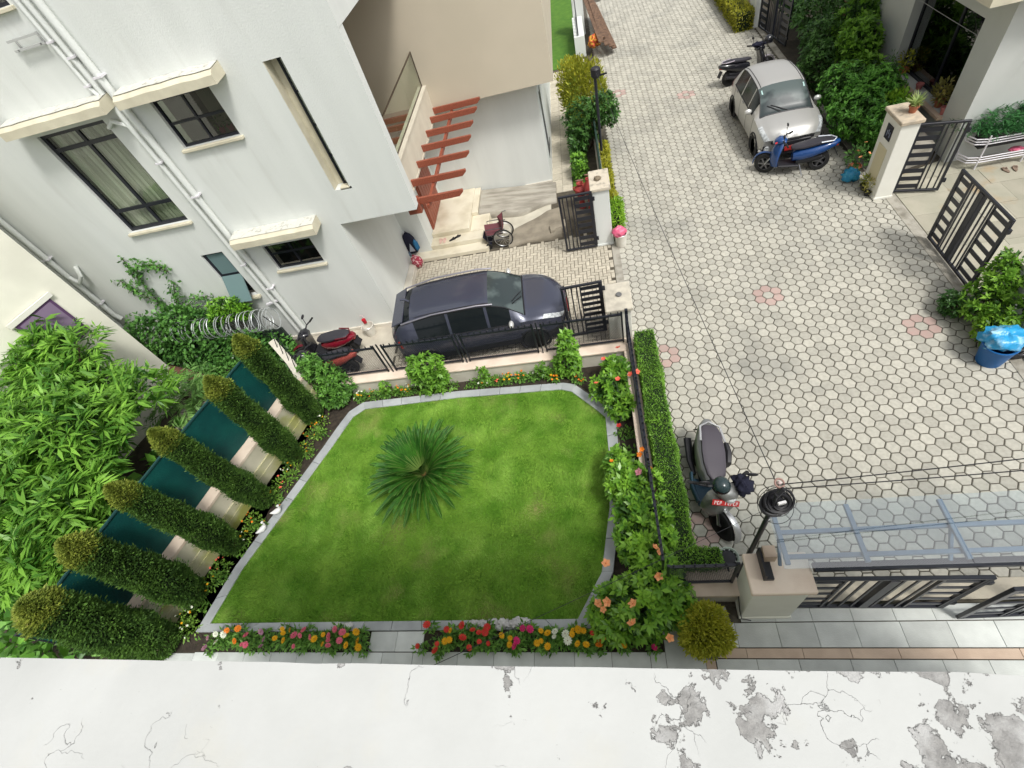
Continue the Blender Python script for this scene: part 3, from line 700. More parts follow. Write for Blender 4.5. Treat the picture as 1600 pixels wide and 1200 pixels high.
# porch: landing and two steps of cream marble, then the ramp
porch = thing('porch_steps', 'cream marble porch steps in front of the wooden door', 'steps', (-5, 14.5, 0))
for nm, poly, z0, z1 in (('landing', [(-5.65, 14.50), (-4.28, 14.50), (-4.28, 16.5), (-4.28, 17.04), (-5.65, 17.04)], 0, .45), ('tread', [(-6.2, 14.02), (-3.62, 14.02), (-3.62, 14.495), (-6.2, 14.495)], 0, .30), ('tread', [(-6.2, 13.60), (-3.60, 13.60), (-3.60, 14.015), (-6.2, 14.015)], 0, .15)):
    bb = MB(); bb.prism(poly, z0, z1); bb.build(nm, MARBLE, porch, bevel=.012)
bb = MB(); bb.prism([(-4.275, 14.5), (-3.62, 14.5), (-3.62, 15.4), (-4.275, 15.4)], 0, .31); bb.build('tread', MARBLE, porch, bevel=.012)
bb = MB(); bb.prism([(-4.275, 15.41), (-4.05, 15.41), (-4.05, 17.0), (-4.275, 17.0)], 0, .44); bb.build('border', MARBLE, porch, bevel=.012)
RMP = mat('ramp_concrete', (.30, .265, .205), .9, (.20, .175, .135), 2.2, 8, .6, 35, lo=.4, hi=.65); RMP2 = mat('slab_concrete', (.40, .375, .32), .9, (.25, .23, .19), 2.0, 8, .6, 35, lo=.4, hi=.65, stretch=(.6, 2.5, 2))
rt = thing('concrete_ramp', 'rough grey brown concrete ramp curving up beside the wheelchair', 'ramp', (-2.5, 15, 0))
def slabmesh(b, edgeA, edgeB, za, zb):
    """a thick sloping slab between two edge lines, with rounded lips and upright sides"""
    n = len(edgeA); rings = []
    for k in range(n):
        A, B_ = Vector((*edgeA[k], 0)), Vector((*edgeB[k], 0)); z = za + (zb - za) * k / (n - 1); r = []
        for t, dz in ((0, -9), (0, -.07), (.03, -.02), (.09, 0), (.35, .012), (.65, .012), (.92, 0), (.98, -.02), (1, -.07), (1, -9)):
            p = A.lerp(B_, t); r.append((p.x, p.y, -.03 if dz < -5 else z + dz + .018 * noise.noise((p.x * 3, p.y * 3, 1))))
        rings.append(r)
    b.loft(rings, cap=True)
xs_ = np.linspace(-4.03, -1.25, 24)
b = MB(); slabmesh(b, [(x, 15.42 + .10 * math.sin(x * 3) + .22 * max(0, x + 2.4)) for x in xs_], [(x, 17.0) for x in xs_], .36, .10); b.build('upper_slab', RMP2, rt, True, angle=60)
xs_ = np.linspace(-2.92, -1.1, 20)
b = MB(); slabmesh(b, [(x, 13.66 + .05 * math.sin(x * 5)) for x in xs_], [(x, 14.30 + .85 * min(1, (x + 2.92) / 1.3) ** .8 + .06 * math.sin(x * 4)) for x in xs_], .07, .20); b.build('lower_ramp', RMP, rt, True, angle=60)
b = MB(); slabmesh(b, [(-1.45, 13.75), (-1.2, 13.9), (-.95, 13.95)], [(-1.5, 14.15), (-1.2, 14.3), (-.95, 14.35)], .25, .25); b.build('rubble_block', RMP, rt, True)
b = MB(); b.prism([(-9, 14.21), (-1.46, 14.21), (-1.46, 17.06), (-9, 17.06)], -.05, -.006); tag(b.build('yard_paving', mat('yard_concrete', (.56, .53, .44), .85, (.46, .43, .35), 2.5, 7, .2, 40)), kind='structure')

# ---- neighbour's pale building far left
nb = thing('cream_house', 'pale cream house wall with a small purple framed window behind the leafy tree', 'house', (-14, 8, 0))
cx, cy = -13.45, 9.28; dx, dy = -.34, -.94
b = MB(); b.poly((cx + dx * 12, cy + dy * 12, -.1), (cx, cy, -.1), (cx, cy, 10.2), (cx + dx * 12, cy + dy * 12, 10.2)); b.poly((cx, cy, -.1), (cx - 5, cy + 1.2, -.1), (cx - 5, cy + 1.2, 10.2), (cx, cy, 10.2))
b.build('wall', mat('cream_plaster', (.80, .79, .68), .8, (.72, .71, .61), 1.2, 6, .1, 40), nb)
def nbp(t, z, o=.0): return (cx + dx * t + .94 * o, cy + dy * t - .34 * o, z)
b = MB()
b.loft([[nbp(t, z, .02) for t, z in ((1.55, 3.2), (.55, 3.2), (.55, 4.38), (1.55, 4.38))], [nbp(t, z, .05) for t, z in ((1.55, 3.2), (.55, 3.2), (.55, 4.38), (1.55, 4.38))]])
wn = b.build('window', mat('purple_frame', (.10, .05, .12), .5), nb)
b = MB(); b.loft([[nbp(t, z, .052) for t, z in ((1.48, 3.27), (.62, 3.27), (.62, 4.30), (1.48, 4.30))], [nbp(t, z, .06) for t, z in ((1.48, 3.27), (.62, 3.27), (.62, 4.30), (1.48, 4.30))]]); b.build('pane', mat('mauve_curtain', (.22, .16, .25), .6), wn)
b = MB(); b.beam(nbp(.45, 4.43, .06), nbp(1.65, 4.43, .06), .05, .12); b.build('sunshade', WHITE2, nb)

# ---- house on the right
rh = thing('grey_white_house', 'off-white house with a big black window and beige eave at the top right', 'house', (11, 16, 0))
XR = 10.0
b = MB(); op = (15.0, 18.3, .92, 3.3)
ys = [14.1, op[0], op[1], 20.3]; zs = [0, op[2], op[3], 6.0]
for i in range(3):
    for k in range(3):
        if i == 1 and k == 1: continue
        b.poly((XR, ys[i + 1], zs[k]), (XR, ys[i], zs[k]), (XR, ys[i], zs[k + 1]), (XR, ys[i + 1], zs[k + 1]))
D = XR + .35
b.poly((XR, op[0], op[2]), (XR, op[1], op[2]), (D, op[1], op[2]), (D, op[0], op[2])); b.poly((XR, op[0], op[3]), (D, op[0], op[3]), (D, op[1], op[3]), (XR, op[1], op[3]))
b.poly((XR, op[0], op[2]), (D, op[0], op[2]), (D, op[0], op[3]), (XR, op[0], op[3])); b.poly((XR, op[1], op[2]), (XR, op[1], op[3]), (D, op[1], op[3]), (D, op[1], op[2]))
b.poly((XR, 20.3, 0), (XR, 20.3, 6), (16, 20.3, 6), (16, 20.3, 0))
b.poly((XR, 14.1, 0), (16, 14.1, 0), (16, 14.1, 6), (XR, 14.1, 6)); b.build('wall', mat('grey_white_paint', (.56, .58, .56), .75, (.51, .53, .51), .9, 5, .1, 30), rh)
b = MB(); b.box(9.06, 13.6, 4.1, 16, 22, 4.7); b.build('eave', BEIGE, rh)
b = MB(); b.box(D + .3, 14.9, .8, D + .33, 18.4, 3.4); b.build('unlit_room_sheet', INTER, rh)
b = MB()
for y0 in (15.0, 16.3, 18.22): b.box(D - .08, y0, .93, D - .02, y0 + .08, 3.29)
for z0 in (.93, 3.2): b.box(D - .079, 15.08, z0, D - .021, 18.22, z0 + .08)
wn = b.build('window', FRAME, rh)
for y0, y1 in ((15.07, 16.31), (16.37, 18.24)):
    p = MB(); p.box(D - .05, y0, 1.0, D - .044, y1, 3.25); p.build('pane', glassmat('dark_glass', (.35, .38, .38), .07), wn)
for k in range(6):
    p = MB(); p.box(D + .05, 16.3 + k * .13, 1.1, D + .08, 16.36 + k * .13, 1.95); p.build('slat', mat('grey_slat', (.30, .30, .31), .6), wn)
p = MB(); p.box(XR - .14, 14.95, .84, XR + .3, 18.4, .918); p.build('sill', PEACHT, wn)

# ================================================================== WALLS, FENCES, GATES
gw = thing('garden_wall', 'low cream garden wall with peach coping north of the lawn', 'wall', (-3.5, 8.25, 0))
b = MB(); b.box(-8.1, 8.08, -.05, .58, 8.42, .44); b.build('wall', CREAMW, gw)
b = MB(); b.box(-8.1, 8.04, .441, .60, 8.46, .50); b.build('coping', CAPST, gw, bevel=.01)
ew = thing('garden_wall', 'low cream wall between the hibiscus and the clipped hedge', 'wall', (.47, 5, 0))
b = MB(); b.box(.36, 2.35, -.05, .58, 8.03, .44); b.build('wall', CREAMW, ew); b = MB(); b.box(.34, 2.34, .441, .60, 8.035, .50); b.build('coping', CAPST, ew, bevel=.01)
sw = thing('garden_wall', 'short cream wall with peach top beside the near gate pillar', 'wall', (1.1, 2.5, 0))
b = MB(); b.box(.60, 2.33, -.05, 1.70, 2.72, .40); b.build('wall', CREAMW, sw); b = MB(); b.box(.60, 2.30, .401, 1.70, 2.75, .50); b.build('coping', CAPST, sw, bevel=.01)

def fence_run(root, p, q, z0, z1, spikes=True, mesh=True, gap=.055):
    """a panel: frame, wire mesh, spikes"""
    p, q = Vector((*p, 0)), Vector((*q, 0)); L_ = (q - p).length; d = (q - p) / L_
    def at(t, z): v = p + d * t; return (v.x, v.y, z)
    b = MB(); b.beam(at(0, z1), at(L_, z1), .045, .045); b.beam(at(0, z0), at(L_, z0), .04, .04)
    b.beam(at(.02, z0 - .06), at(.02, z1 + .08), .04, .04); b.beam(at(L_ - .02, z0 - .06), at(L_ - .02, z1 + .08), .04, .04)
    fr = b.build('panel', BLACK, root)
    if mesh:
        m = MB(); H = z1 - z0; t = -H
        while t < L_:
            for sgn in (1, -1):
                a, c = t, t + H; za, zc = (z0, z1) if sgn > 0 else (z1, z0)
                if a < 0: za += (zc - za) * (-a / H); a = 0
                if c > L_: zc -= (zc - za) * ((c - L_) / (c - a)) if c > a else 0; c = L_
                if c - a > .02: m.beam(at(a, za), at(c, zc), .0045, .0045)
            t += gap
        m.build('wire_mesh', BLACK, fr)['kind'] = 'stuff'
    if spikes:
        s_ = MB(); t = .1
        while t < L_: s_.beam(at(t, z1), at(t, z1 + .10), .022, .022); t += .16
        s_.build('spike_row', BLACK, fr)['kind'] = 'stuff'
nf = thing('metal_fence', 'black wire mesh fence on the garden wall in front of the dark car', 'fence', (-3.5, 8.3, .5))
xs = [(-7.55, -5.95), (-5.75, -3.80), (-3.64, -1.76), (-1.58, .38)]
for a, c in xs: fence_run(nf, (a, 8.29), (c, 8.29), .60, 1.50)
for x in (-5.85, -3.72, -1.67): b = MB(); b.beam((x, 8.29, .5), (x, 8.29, 1.62), .03, .03); b.build('post', BLACK, nf)
b = MB(); b.beam((.47, 8.29, .5), (.47, 8.29, 1.64), .07, .07); b.build('corner_post', BLACK, nf)
ef = thing('metal_fence', 'black spiked fence running beside the clipped hedge', 'fence', (.47, 5.4, .5))
for a, c in ((8.2, 6.35), (6.3, 4.45), (4.4, 2.6)): fence_run(ef, (.47, a), (.47, c), .60, 1.50, gap=.09)
sf = thing('metal_fence', 'short black fence on the low wall beside the near lamp post', 'fence', (1.1, 2.5, .5))
fence_run(sf, (.52, 2.52), (1.62, 2.52), .58, 1.46, gap=.07)

# left boundary wall with its green privacy screen
LW = [(-10.35, 1.3), (-9.94, 2.9), (-9.35, 4.71), (-8.74, 6.4), (-8.42, 7.4), (-8.22, 8.0)]
lw = thing('boundary_wall', 'cream boundary wall with peach coping behind the row of cypresses', 'wall', (-9.4, 4.7, 0))
def strip(pts, o0, o1):
    P_ = [Vector((*p, 0)) for p in pts]; A, B = [], []
    for i, p in enumerate(P_):
        d = (P_[min(i + 1, len(P_) - 1)] - P_[max(i - 1, 0)]).normalized(); n = Vector((-d.y, d.x, 0))
        A.append((p + n * o0)[:2]); B.append((p + n * o1)[:2])
    return A + B[::-1]
WM = mat('mossy_cream', (.66, .62, .50), .85, (.52, .50, .38), 1.6, 7, .15, 40, c3=(.34, .36, .10), s3=1.1, lo3=.55, hi3=.7)
b = MB(); b.prism(strip(LW, .34, .02)[::-1], -.05, .98); b.build('wall', WM, lw)
b = MB(); b.prism(strip(LW, .38, 0)[::-1], .981, 1.05); b.build('coping', CAPST, lw)
b = MB(); b.prism(strip(LW, .02, -.04)[::-1], .0, .30); b.prism(strip(LW, .02, -.02)[::-1], .301, .52); b.build('moss_ledge', mat('moss_ledge', (.52, .50, .34), .9, (.36, .37, .10), 1.4, 7, .3, 40, lo=.4, hi=.62), lw)
lw2 = thing('boundary_wall', 'short stretch of cream boundary wall beside the red scooter', 'wall', (-8.4, 9, 0))
b = MB(); b.prism(strip([(-8.22, 8.06), (-8.75, 8.7), (-9.75, 9.7)], .18, .02)[::-1], -.05, 1.0); b.build('wall', WM, lw2); b = MB(); b.prism(strip([(-8.22, 8.06), (-8.75, 8.7), (-9.75, 9.7)], .21, 0)[::-1], 1.001, 1.06); b.build('coping', CREAMW, lw2)
b = MB()
for k in range(5): b.tube([(-8.3 - .3 * k, 8.1 + .3 * k, 1.06), (-8.2 - .3 * k, 8.2 + .3 * k, 1.5)], .012, 5)
b.tube([(-8.2, 8.2, 1.5), (-9.6, 9.65, 1.5)], .012, 5); b.build('rod_rail', BLACK, lw2)
gs = thing('privacy_screen', 'teal green shade net screen standing on the boundary wall behind the cypresses', 'screen', (-9.7, 4.7, 1.05))
TEAL = mat('teal_net', (.006, .085, .075), .55, (.004, .055, .055), 2.2, 5, .4, 25, spec=.25)
A = [Vector((*p, 0)) for p in LW[:-1]]
vs = []; fs = []; NZ = 8
pts = []
for i in range(len(A) - 1):
    for k in range(10): pts.append(A[i].lerp(A[i + 1], k / 10))
pts.append(A[-1])
for i, p in enumerate(pts):
    d = (pts[min(i + 1, len(pts) - 1)] - pts[max(i - 1, 0)]).normalized(); n = Vector((-d.y, d.x, 0))
    for k in range(NZ):
        z = 1.06 + 1.5 * k / (NZ - 1); o = .33 + .018 * noise.noise((i * .35, k * .5, 2)); q = p + n * o; vs.append((q.x, q.y, z))
for i in range(len(pts) - 1):
    for k in range(NZ - 1): fs.append((i * NZ + k, (i + 1) * NZ + k, (i + 1) * NZ + k + 1, i * NZ + k + 1))
b = MB(); b.add(vs, fs); b.build('net', TEAL, gs, True)
b = MB(); b.tube([(v[0], v[1], 2.58) for v in vs[NZ - 1::NZ]], .03, 6); b.build('top_rail', mat('dark_teal_metal', (.008, .05, .05), .5), gs)
for i in range(0, len(pts), 8): v = vs[i * NZ]; b = MB(); b.tube([(v[0] - .05, v[1], 1.0), (v[0] - .05, v[1], 2.62)], .025, 6); b.build('post', BLACK, gs)

# gate pillars
def pillar(label, x0, y0, x1, y1, h, capm, m=WHITE2, over=.05, capt=.10):
    t = thing('gate_pillar', label, 'gate pillar', ((x0 + x1) / 2, (y0 + y1) / 2, 0))
    b = MB(); b.box(x0, y0, -.05, x1, y1, h - capt); b.build('shaft', m, t, bevel=.012)
    b = MB(); b.box(x0 - over, y0 - over, h - capt + .001, x1 + over, y1 + over, h); b.build('cap', capm, t, bevel=.015)
    b = MB(); b.box(x0 - .02, y0 - .02, 0, x1 + .02, y1 + .02, .07); b.build('base', m, t, bevel=.008)
    return t
pn = pillar('cream gate pillar with peach cap at the foot of the near lamp post', 1.69, 2.06, 2.48, 2.56, 1.72, CAPST, mat('pale_green_white', (.82, .82, .74), .7, (.76, .76, .68), 1.5, 5))
b = MB(); b.box(1.84, 2.20, 1.721, 1.98, 2.62, 1.80); b.box(1.84, 2.20, 1.80, 1.87, 2.62, 1.95); b.build('lamp_recess', BLACKP, pn)
b = MB(); b.box(1.88, 2.45, 1.80, 2.05, 2.62, 2.02); b.build('lamp_box', PEACHT, pn)
b = MB(); b.tube([(1.72, 2.60, .5), (1.67, 2.30, .46), (1.665, 2.10, .30), (1.70, 2.02, .12), (1.85, 2.0, .08)], .008, 5); b.build('cable', BLACKP, pn)
pc = pillar('grey capped gate pillar by the bonnet of the dark car', .06, 8.5, .60, 9.36, 1.5, mat('stained_cap', (.56, .52, .43), .85, (.40, .37, .31), 5, 7, .3, 50), WHITE2)
b = MB(); b.lathe([(.001, 1.501), (.07, 1.501), (.075, 1.53), (.06, 1.55), (.001, 1.545)], (.36, 8.95, 0), 12); b.build('lamp_socket', mat('grey_cap', (.14, .14, .14), .7), pc)
pl = pillar('white gate pillar with mossy cap beside the pink topped bucket', .0, 12.9, .48, 13.82, 2.0, mat('mossy_cap', (.58, .52, .42), .9, (.30, .27, .22), 6, 8, .4, 50, lo=.5, hi=.7), WHITE)
pr_ = pillar('tall white gate pillar with stone cap and a small black name plate at the road edge', 7.76, 12.92, 8.20, 13.78, 2.2, mat('stone_cap', (.55, .46, .34), .85, (.38, .33, .26), 6, 7, .4, 50), WHITE2)
b = MB(); b.box(7.74, 13.2, 1.55, 7.758, 13.5, 1.92); b.build('name_plate', BLACKP, pr_); b = MB(); b.box(7.745, 13.15, .4, 7.758, 13.6, 1.35); b.build('panel', mat('yellow_cream', (.60, .54, .36), .8), pr_)
b = MB()
for k in range(3): b.box(7.733, 13.24 + .07 * k, 1.64 + .06 * (k % 2), 7.742, 13.27 + .07 * k, 1.78 + .04 * (k % 2))
b.build('lettering', STEEL, pr_)

# slatted gates; sections: (kind, width, count)
def gate(label, loc, rz, W, H, secs, group=None, hf=.27):
    t = thing('gate', label, 'gate', loc, rz, group); b = MB(); f = .06; th = .028
    b.box(0, -th, 0, W, th, f); b.box(0, -th, H - f, W, th, H); b.box(0, -th, f, f, th, H - f); b.box(W - f, -th, f, W, th, H - f)
    b.build('frame', BLACK, t, local=True, bevel=.006)
    x = f; tot = sum(s[1] for s in secs); k = (W - 2 * f) / tot
    for kind, w_, n in secs:
        w_ *= k
        if kind == 't': p = MB(); p.box(x, -.04, f, x + w_, .04, H - f); p.build('bar', BLACK, t, local=True)
        elif kind == 'v':
            for i in range(n):
                c = x + w_ * (i + .5) / n; p = MB(); p.box(c - .016, -.012, f, c + .016, .012, H - f); p.build('bar', BLACK, t, local=True)
        elif kind == 'h':
            p = MB(); p.box(x, -.022, f, x + .035, .022, H - f); p.box(x + w_ - .035, -.022, f, x + w_, .022, H - f); p.build('stile', BLACK, t, local=True)
            for i in range(n):
                c = f + (H - 2 * f) * (i + .5) / n; hh = (H - 2 * f) / n * hf; p = MB(); p.box(x + .035, -.010, c - hh, x + w_ - .035, .010, c + hh); p.build('slat', BLACK, t, local=True)
        x += w_
    for z in (.25, H - .3): p = MB(); p.box(W, -.03, z, W + .06, .03, z + .10); p.build('hinge', BLACK, t, local=True)
    return t
gate('black slatted gate leaf swung open against the mossy capped pillar', (-.98, 12.84, .06), 0, .98, 1.92, [('v', .42, 3), ('h', .52, 8)])
gate('black slatted gate leaf beside the bonnet of the dark car', (-1.02, 9.16, .06), math.radians(3), 1.02, 1.75, [('v', .42, 3), ('h', .52, 9)])
gate('black slatted gate leaf hinged on the tall name plate pillar', (8.24, 13.08, .06), math.radians(-14), 1.08, 1.92, [('h', .5, 8), ('v', .44, 3)], hf=.25)
gate('closed black slatted gate at the sandstone forecourt', (8.27, 10.98, .06), math.radians(-90), 2.0, 1.88, [('h', .40, 7), ('v', .38, 3), ('t', .11, 1), ('v', .38, 3), ('h', .55, 7)], hf=.2)
gate('black slatted gate leaf under the glass canopy next to the cream pillar', (2.50, 2.22, .05), math.radians(-1), 2.28, 1.65, [('h', .45, 5), ('v', .55, 3), ('t', .13, 1), ('v', .55, 3), ('h', .55, 5)], hf=.12)
gate('second black slatted gate leaf under the glass canopy at the right edge', (4.90, 2.02, .05), math.radians(2), 2.28, 1.65, [('h', .55, 5), ('v', .55, 3), ('t', .13, 1), ('v', .55, 3), ('h', .45, 5)], hf=.12)
gate('far black slatted gate near the yellow hedge at the top', (8.15, 26.6, .06), math.radians(-82), 2.7, 2.1, [('h', .35, 8), ('v', .3, 4), ('t', .1, 1), ('v', .3, 3), ('h', .35, 8)])
pf = pillar('narrow white gate pillar behind the yellow hedge', 7.95, 26.7, 8.25, 27.6, 2.2, BEIGE, WHITE)
pf2 = pillar('white pillar beside the leaning planks at the far side lawn', .05, 31.2, .62, 32.0, 2.2, BEIGE, WHITE)
b = MB(); b.box(-.01, 28.2, 0, .5, 31.15, .9); o = b.build('lane_wall', WHITE); tag(o, 'low white lane wall behind the golden bush', 'wall')
b = MB()
for k in range(6): b.beam((.2, 28.4 + .45 * k, .9), (.2, 28.4 + .45 * k, 1.7), .04, .04)
b.beam((.2, 28.3, 1.7), (.2, 31.1, 1.7), .05, .05); b.beam((.2, 28.3, 1.0), (.2, 31.1, 1.0), .05, .05); tag(b.build('lane_fence', BLACK), 'small black fence on the low white lane wall', 'fence')
# low screen along the left lane
b = MB(); b.box(.30, 13.9, -.05, .44, 26.5, .5); o = b.build('lane_wall', CREAMW); tag(o, 'low cream wall along the yellow hedge of the lane', 'wall')
b = MB(); b.box(.34, 13.95, .51, .40, 22, 1.25); tag(b.build('mesh_panel', mat('green_black_net', (.012, .035, .025), .7)), 'dark green net panel beside the left lamp post', 'net panel')

# right wall with meter box, plates
rw = thing('roadside_wall', 'white roadside wall with a meter box beyond the closed gate', 'wall', (8.6, 8.6, 0))
b = MB(); b.box(8.42, 7.95, -.05, 8.62, 8.92, 1.25); b.build('wall', WHITE, rw); b = MB(); b.box(8.38, 7.92, 1.251, 8.70, 8.95, 1.32); b.build('coping', SAND, rw)
b = MB(); b.box(8.39, 8.25, .62, 8.418, 8.75, 1.18); bx = b.build('meter_box', mat('grey_white_metal', (.60, .62, .62), .4), rw, bevel=.005)
b = MB(); b.lathe([(.001, 0), (.09, 0), (.09, -.02), (.001, -.02)], (8.388, 8.42, .95), 12, 'x'); b.build('dial', mat('grey_dial', (.17, .17, .16), .5), bx)
pw = pillar('white roadside pillar with dark plaque behind the potted shrubs', 8.28, 7.2, 8.75, 7.75, 1.7, BEIGE, WHITE)
b = MB(); b.box(8.262, 7.3, .75, 8.278, 7.6, 1.15); b.build('plaque', mat('dark_plaque', (.03, .035, .05), .3), pw); b = MB(); b.box(8.268, 7.22, 1.22, 8.278, 7.4, 1.42); b.build('number_plate', mat('blue_plate', (.01, .06, .28), .4), pw)
b = MB(); b.lathe([(.001, 0), (.08, 0), (.08, -.008), (.001, -.008)], (8.26, 7.45, .97), 14, 'x'); b.build('emblem', mat('slate_emblem', (.10, .12, .15), .4), pw)
b = MB(); b.prism([(8.32, 4.0), (8.62, 4.0), (8.62, 7.15), (8.32, 7.15)], -.03, .10); tag(b.build('side_kerb', CONC), kind='structure')

# lamp posts
t = thing('lamp_post', 'leaning black lamp post with a coil of cable by the near gate pillar', 'lamp post', (1.745, 2.64, .5))
b = MB(); b.tube([(1.745, 2.64, .5), (1.84, 2.70, 3.15)], .036, 10); b.tube([(1.745, 2.64, .5), (1.75, 2.645, .6)], .06, 10); b.build('pole', BLACK, t, True)
b = MB(); b.tube([(1.84, 2.70, 3.10), (1.85, 2.74, 3.55)], .022, 8); b.tube([(1.85, 2.74, 3.50), (1.93, 2.78, 3.62)], .03, 8); b.build('bracket', BLACKP, t, True)
b = MB(); b.torus((1.90, 2.86, 3.62), .055, .014, (.2, -.3, 1)); b.build('insulator_ring', mat('brown_ceramic', (.28, .16, .13), .3), t, True)
b = MB(); b.ell((1.90, 2.86, 3.62), (.025, .025, .035)); b.build('insulator', mat('pale_pink', (.62, .5, .5), .4), t, True)
t = thing('cable_coil', 'big coil of black cable hanging at the top of the near lamp post', 'cable coil', (1.88, 2.74, 3.25))
b = MB()
for k in range(28):
    a = rd.random() * 6; b.torus((1.90 + rd.uniform(-.05, .05), 2.74 + rd.uniform(-.03, .03), 3.25 + rd.uniform(-.06, .06)), (.03 + .0052 * k), .016, (rd.uniform(-.12, .12) + .1, -.75 + rd.uniform(-.15, .15), .75), 26, 5)
b.build('loops', BLACKP, t, True)
b = MB()
for k in range(4): b.torus((1.92 + rd.uniform(-.06, .06), 2.76 + rd.uniform(-.05, .05), 3.25 + rd.uniform(-.08, .05)), .20 + rd.uniform(-.02, .05), .004, (rd.uniform(-.5, .5), -.5, 1), 26, 4)
b.build('stray_loops', BLACKP, t)
b = MB(); b.cbox((1.93, 2.70, 3.37), (.10, .03, .045), .2); b.build('label_tag', mat('white_tag', (.75, .75, .75), .5), t)
t = thing('lamp_post', 'slim black lamp post with a drum head by the golden bush', 'lamp post', (.52, 17.8, 0))
b = MB(); b.tube([(.52, 17.8, 0), (.52, 17.8, 3.0)], .05, 10); b.build('pole', BLACK, t, True)
b = MB(); b.lathe([(.001, 2.95), (.10, 2.95), (.16, 3.02), (.16, 3.22), (.12, 3.26), (.001, 3.26)], (.55, 17.78, 0), 16); b.build('lamp_head', BLACKP, t, True); b = MB(); b.tube([(.52, 17.8, 2.98), (.9, 17.7, 3.05)], .03, 8); b.build('arm', BLACK, t)

def cable(name, label, p, q, r, sag, n=24, m=BLACKP):
    p, q = Vector(p), Vector(q); pts = [p.lerp(q, k / n) - Vector((0, 0, sag * 4 * (k / n) * (1 - k / n))) for k in range(n + 1)]
    b = MB(); b.tube(pts, r, 5); tag(b.build(name, m, None, True), label, 'cable')
cable('overhead_cable', 'long thin cable strung over the hexagonal paving between the two lamp posts', (.53, 17.8, 3.2), (1.88, 2.78, 3.6), .0062, .16)
cable('overhead_cable', 'upper of the two cables leaving the near lamp post to the right', (1.9, 2.84, 3.62), (9.0, 3.35, 3.5), .0075, .10)
cable('overhead_cable', 'lower of the two cables leaving the near lamp post to the right', (1.9, 2.80, 3.58), (9.0, 3.15, 3.35), .0075, .12)
cable('overhead_cable', 'thin cable from the near lamp post across the lawn corner and flower beds', (1.82, 2.72, 3.2), (-2.2, .35, 5.6), .003, .05)
cable('overhead_cable', 'white cable crossing the black window of the house on the right', (9.2, 20, 5.5), (11.5, 12.0, 3.0), .016, .05, m=WHITE)
cable('overhead_cable', 'thin grey cable sagging below the white one at the right house', (9.0, 19.5, 3.6), (11.5, 11.8, 2.2), .008, .15, m=mat('grey_cable', (.35, .36, .36), .5))

# glass canopy over the near gate
t = thing('glass_canopy', 'clear glass canopy on grey blue steel bars over the near gate', 'canopy', (4, 2.5, 2.5))
SB = mat('blue_grey_steel', (.19, .25, .32), .4, (.16, .21, .28), 6, 4)
z = 2.5
for k, (x0, x1) in enumerate(((1.95, 4.12), (4.13, 6.3), (6.31, 8.2))):
    p = MB(); p.box(x0, 2.12, z + .05, x1, 3.03, z + .056); p.build('glass_pane', glassmat('canopy_glass', (.90, .95, .97), .20, .04), t)
for y in (2.30, 2.64): b = MB(); b.box(2.0, y - .03, z - .06, 8.2, y + .03, z - .005); b.build('rail', SB, t, bevel=.006)
for x in (2.02, 2.98, 4.12, 5.3, 6.5, 7.6): b = MB(); b.box(x - .032, 2.18, z - .002, x + .032, 2.98, z + .046); b.build('rafter', SB, t, bevel=.006)
for x in (2.02, 4.12, 6.5): b = MB(); b.beam((x, 2.30, 2.12), (x, 2.60, z - .03), .04, .04); b.build('strut', SB, t)
b = MB(); b.box(2.55, 2.30, 1.72, 8, 2.42, 1.80); b.build('header', BLACK, t); 
b = MB()
for k in range(150): b.beam((2.6 + k * .036, 2.36, 1.80), (2.6 + k * .036, 2.36, 1.98), .008, .008)
b.build('comb_strip', BLACK, t)['kind'] = 'stuff'
b = MB(); b.prism([(2.5, 2.30), (8.3, 2.30), (8.3, 2.62), (2.5, 2.62)], -.03, .016); tag(b.build('gate_ramp', mat('cream_ramp', (.58, .53, .42), .8, (.46, .42, .34), 2, 6, .2, 50)), kind='structure')

# ================================================================== VEHICLES
def interp(xs, ys, x): return float(np.interp(x, xs, ys))
def smooth_interp(xs, ys, x):
    xs, ys = np.asarray(xs), np.asarray(ys); n = len(xs); d = np.diff(ys) / np.diff(xs); m = np.zeros(n)
    m[1:-1] = np.where(d[:-1] * d[1:] > 0, 2 * d[:-1] * d[1:] / (d[:-1] + d[1:] + 1e-12), 0); m[0] = d[0]; m[-1] = d[-1]
    i = int(np.clip(np.searchsorted(xs, x) - 1, 0, n - 2)); h = xs[i + 1] - xs[i]; t = (x - xs[i]) / h
    return float((2 * t**3 - 3 * t**2 + 1) * ys[i] + (t**3 - 2 * t**2 + t) * h * m[i] + (-2 * t**3 + 3 * t**2) * ys[i + 1] + (t**3 - t**2) * h * m[i + 1])
GLASSC = mat('car_glass', (.008, .011, .013), .12, spec=.35)
WINDS = mat('sky_toned_windscreen', (.085, .11, .108), .2, (.03, .042, .044), 1.4, 3, spec=.5, lo=.46, hi=.56)  # paler base and patches paint reflected sky into the glass
LAMP = mat('headlamp', (.62, .65, .66), .2, (.30, .32, .33), 16, 3, spec=.6, coat=.3)
REDL = mat('red_lamp', (.35, .012, .012), .2, spec=.6, coat=.5)
ALLOY = mat('alloy', (.42, .43, .45), .3, metal=.9)
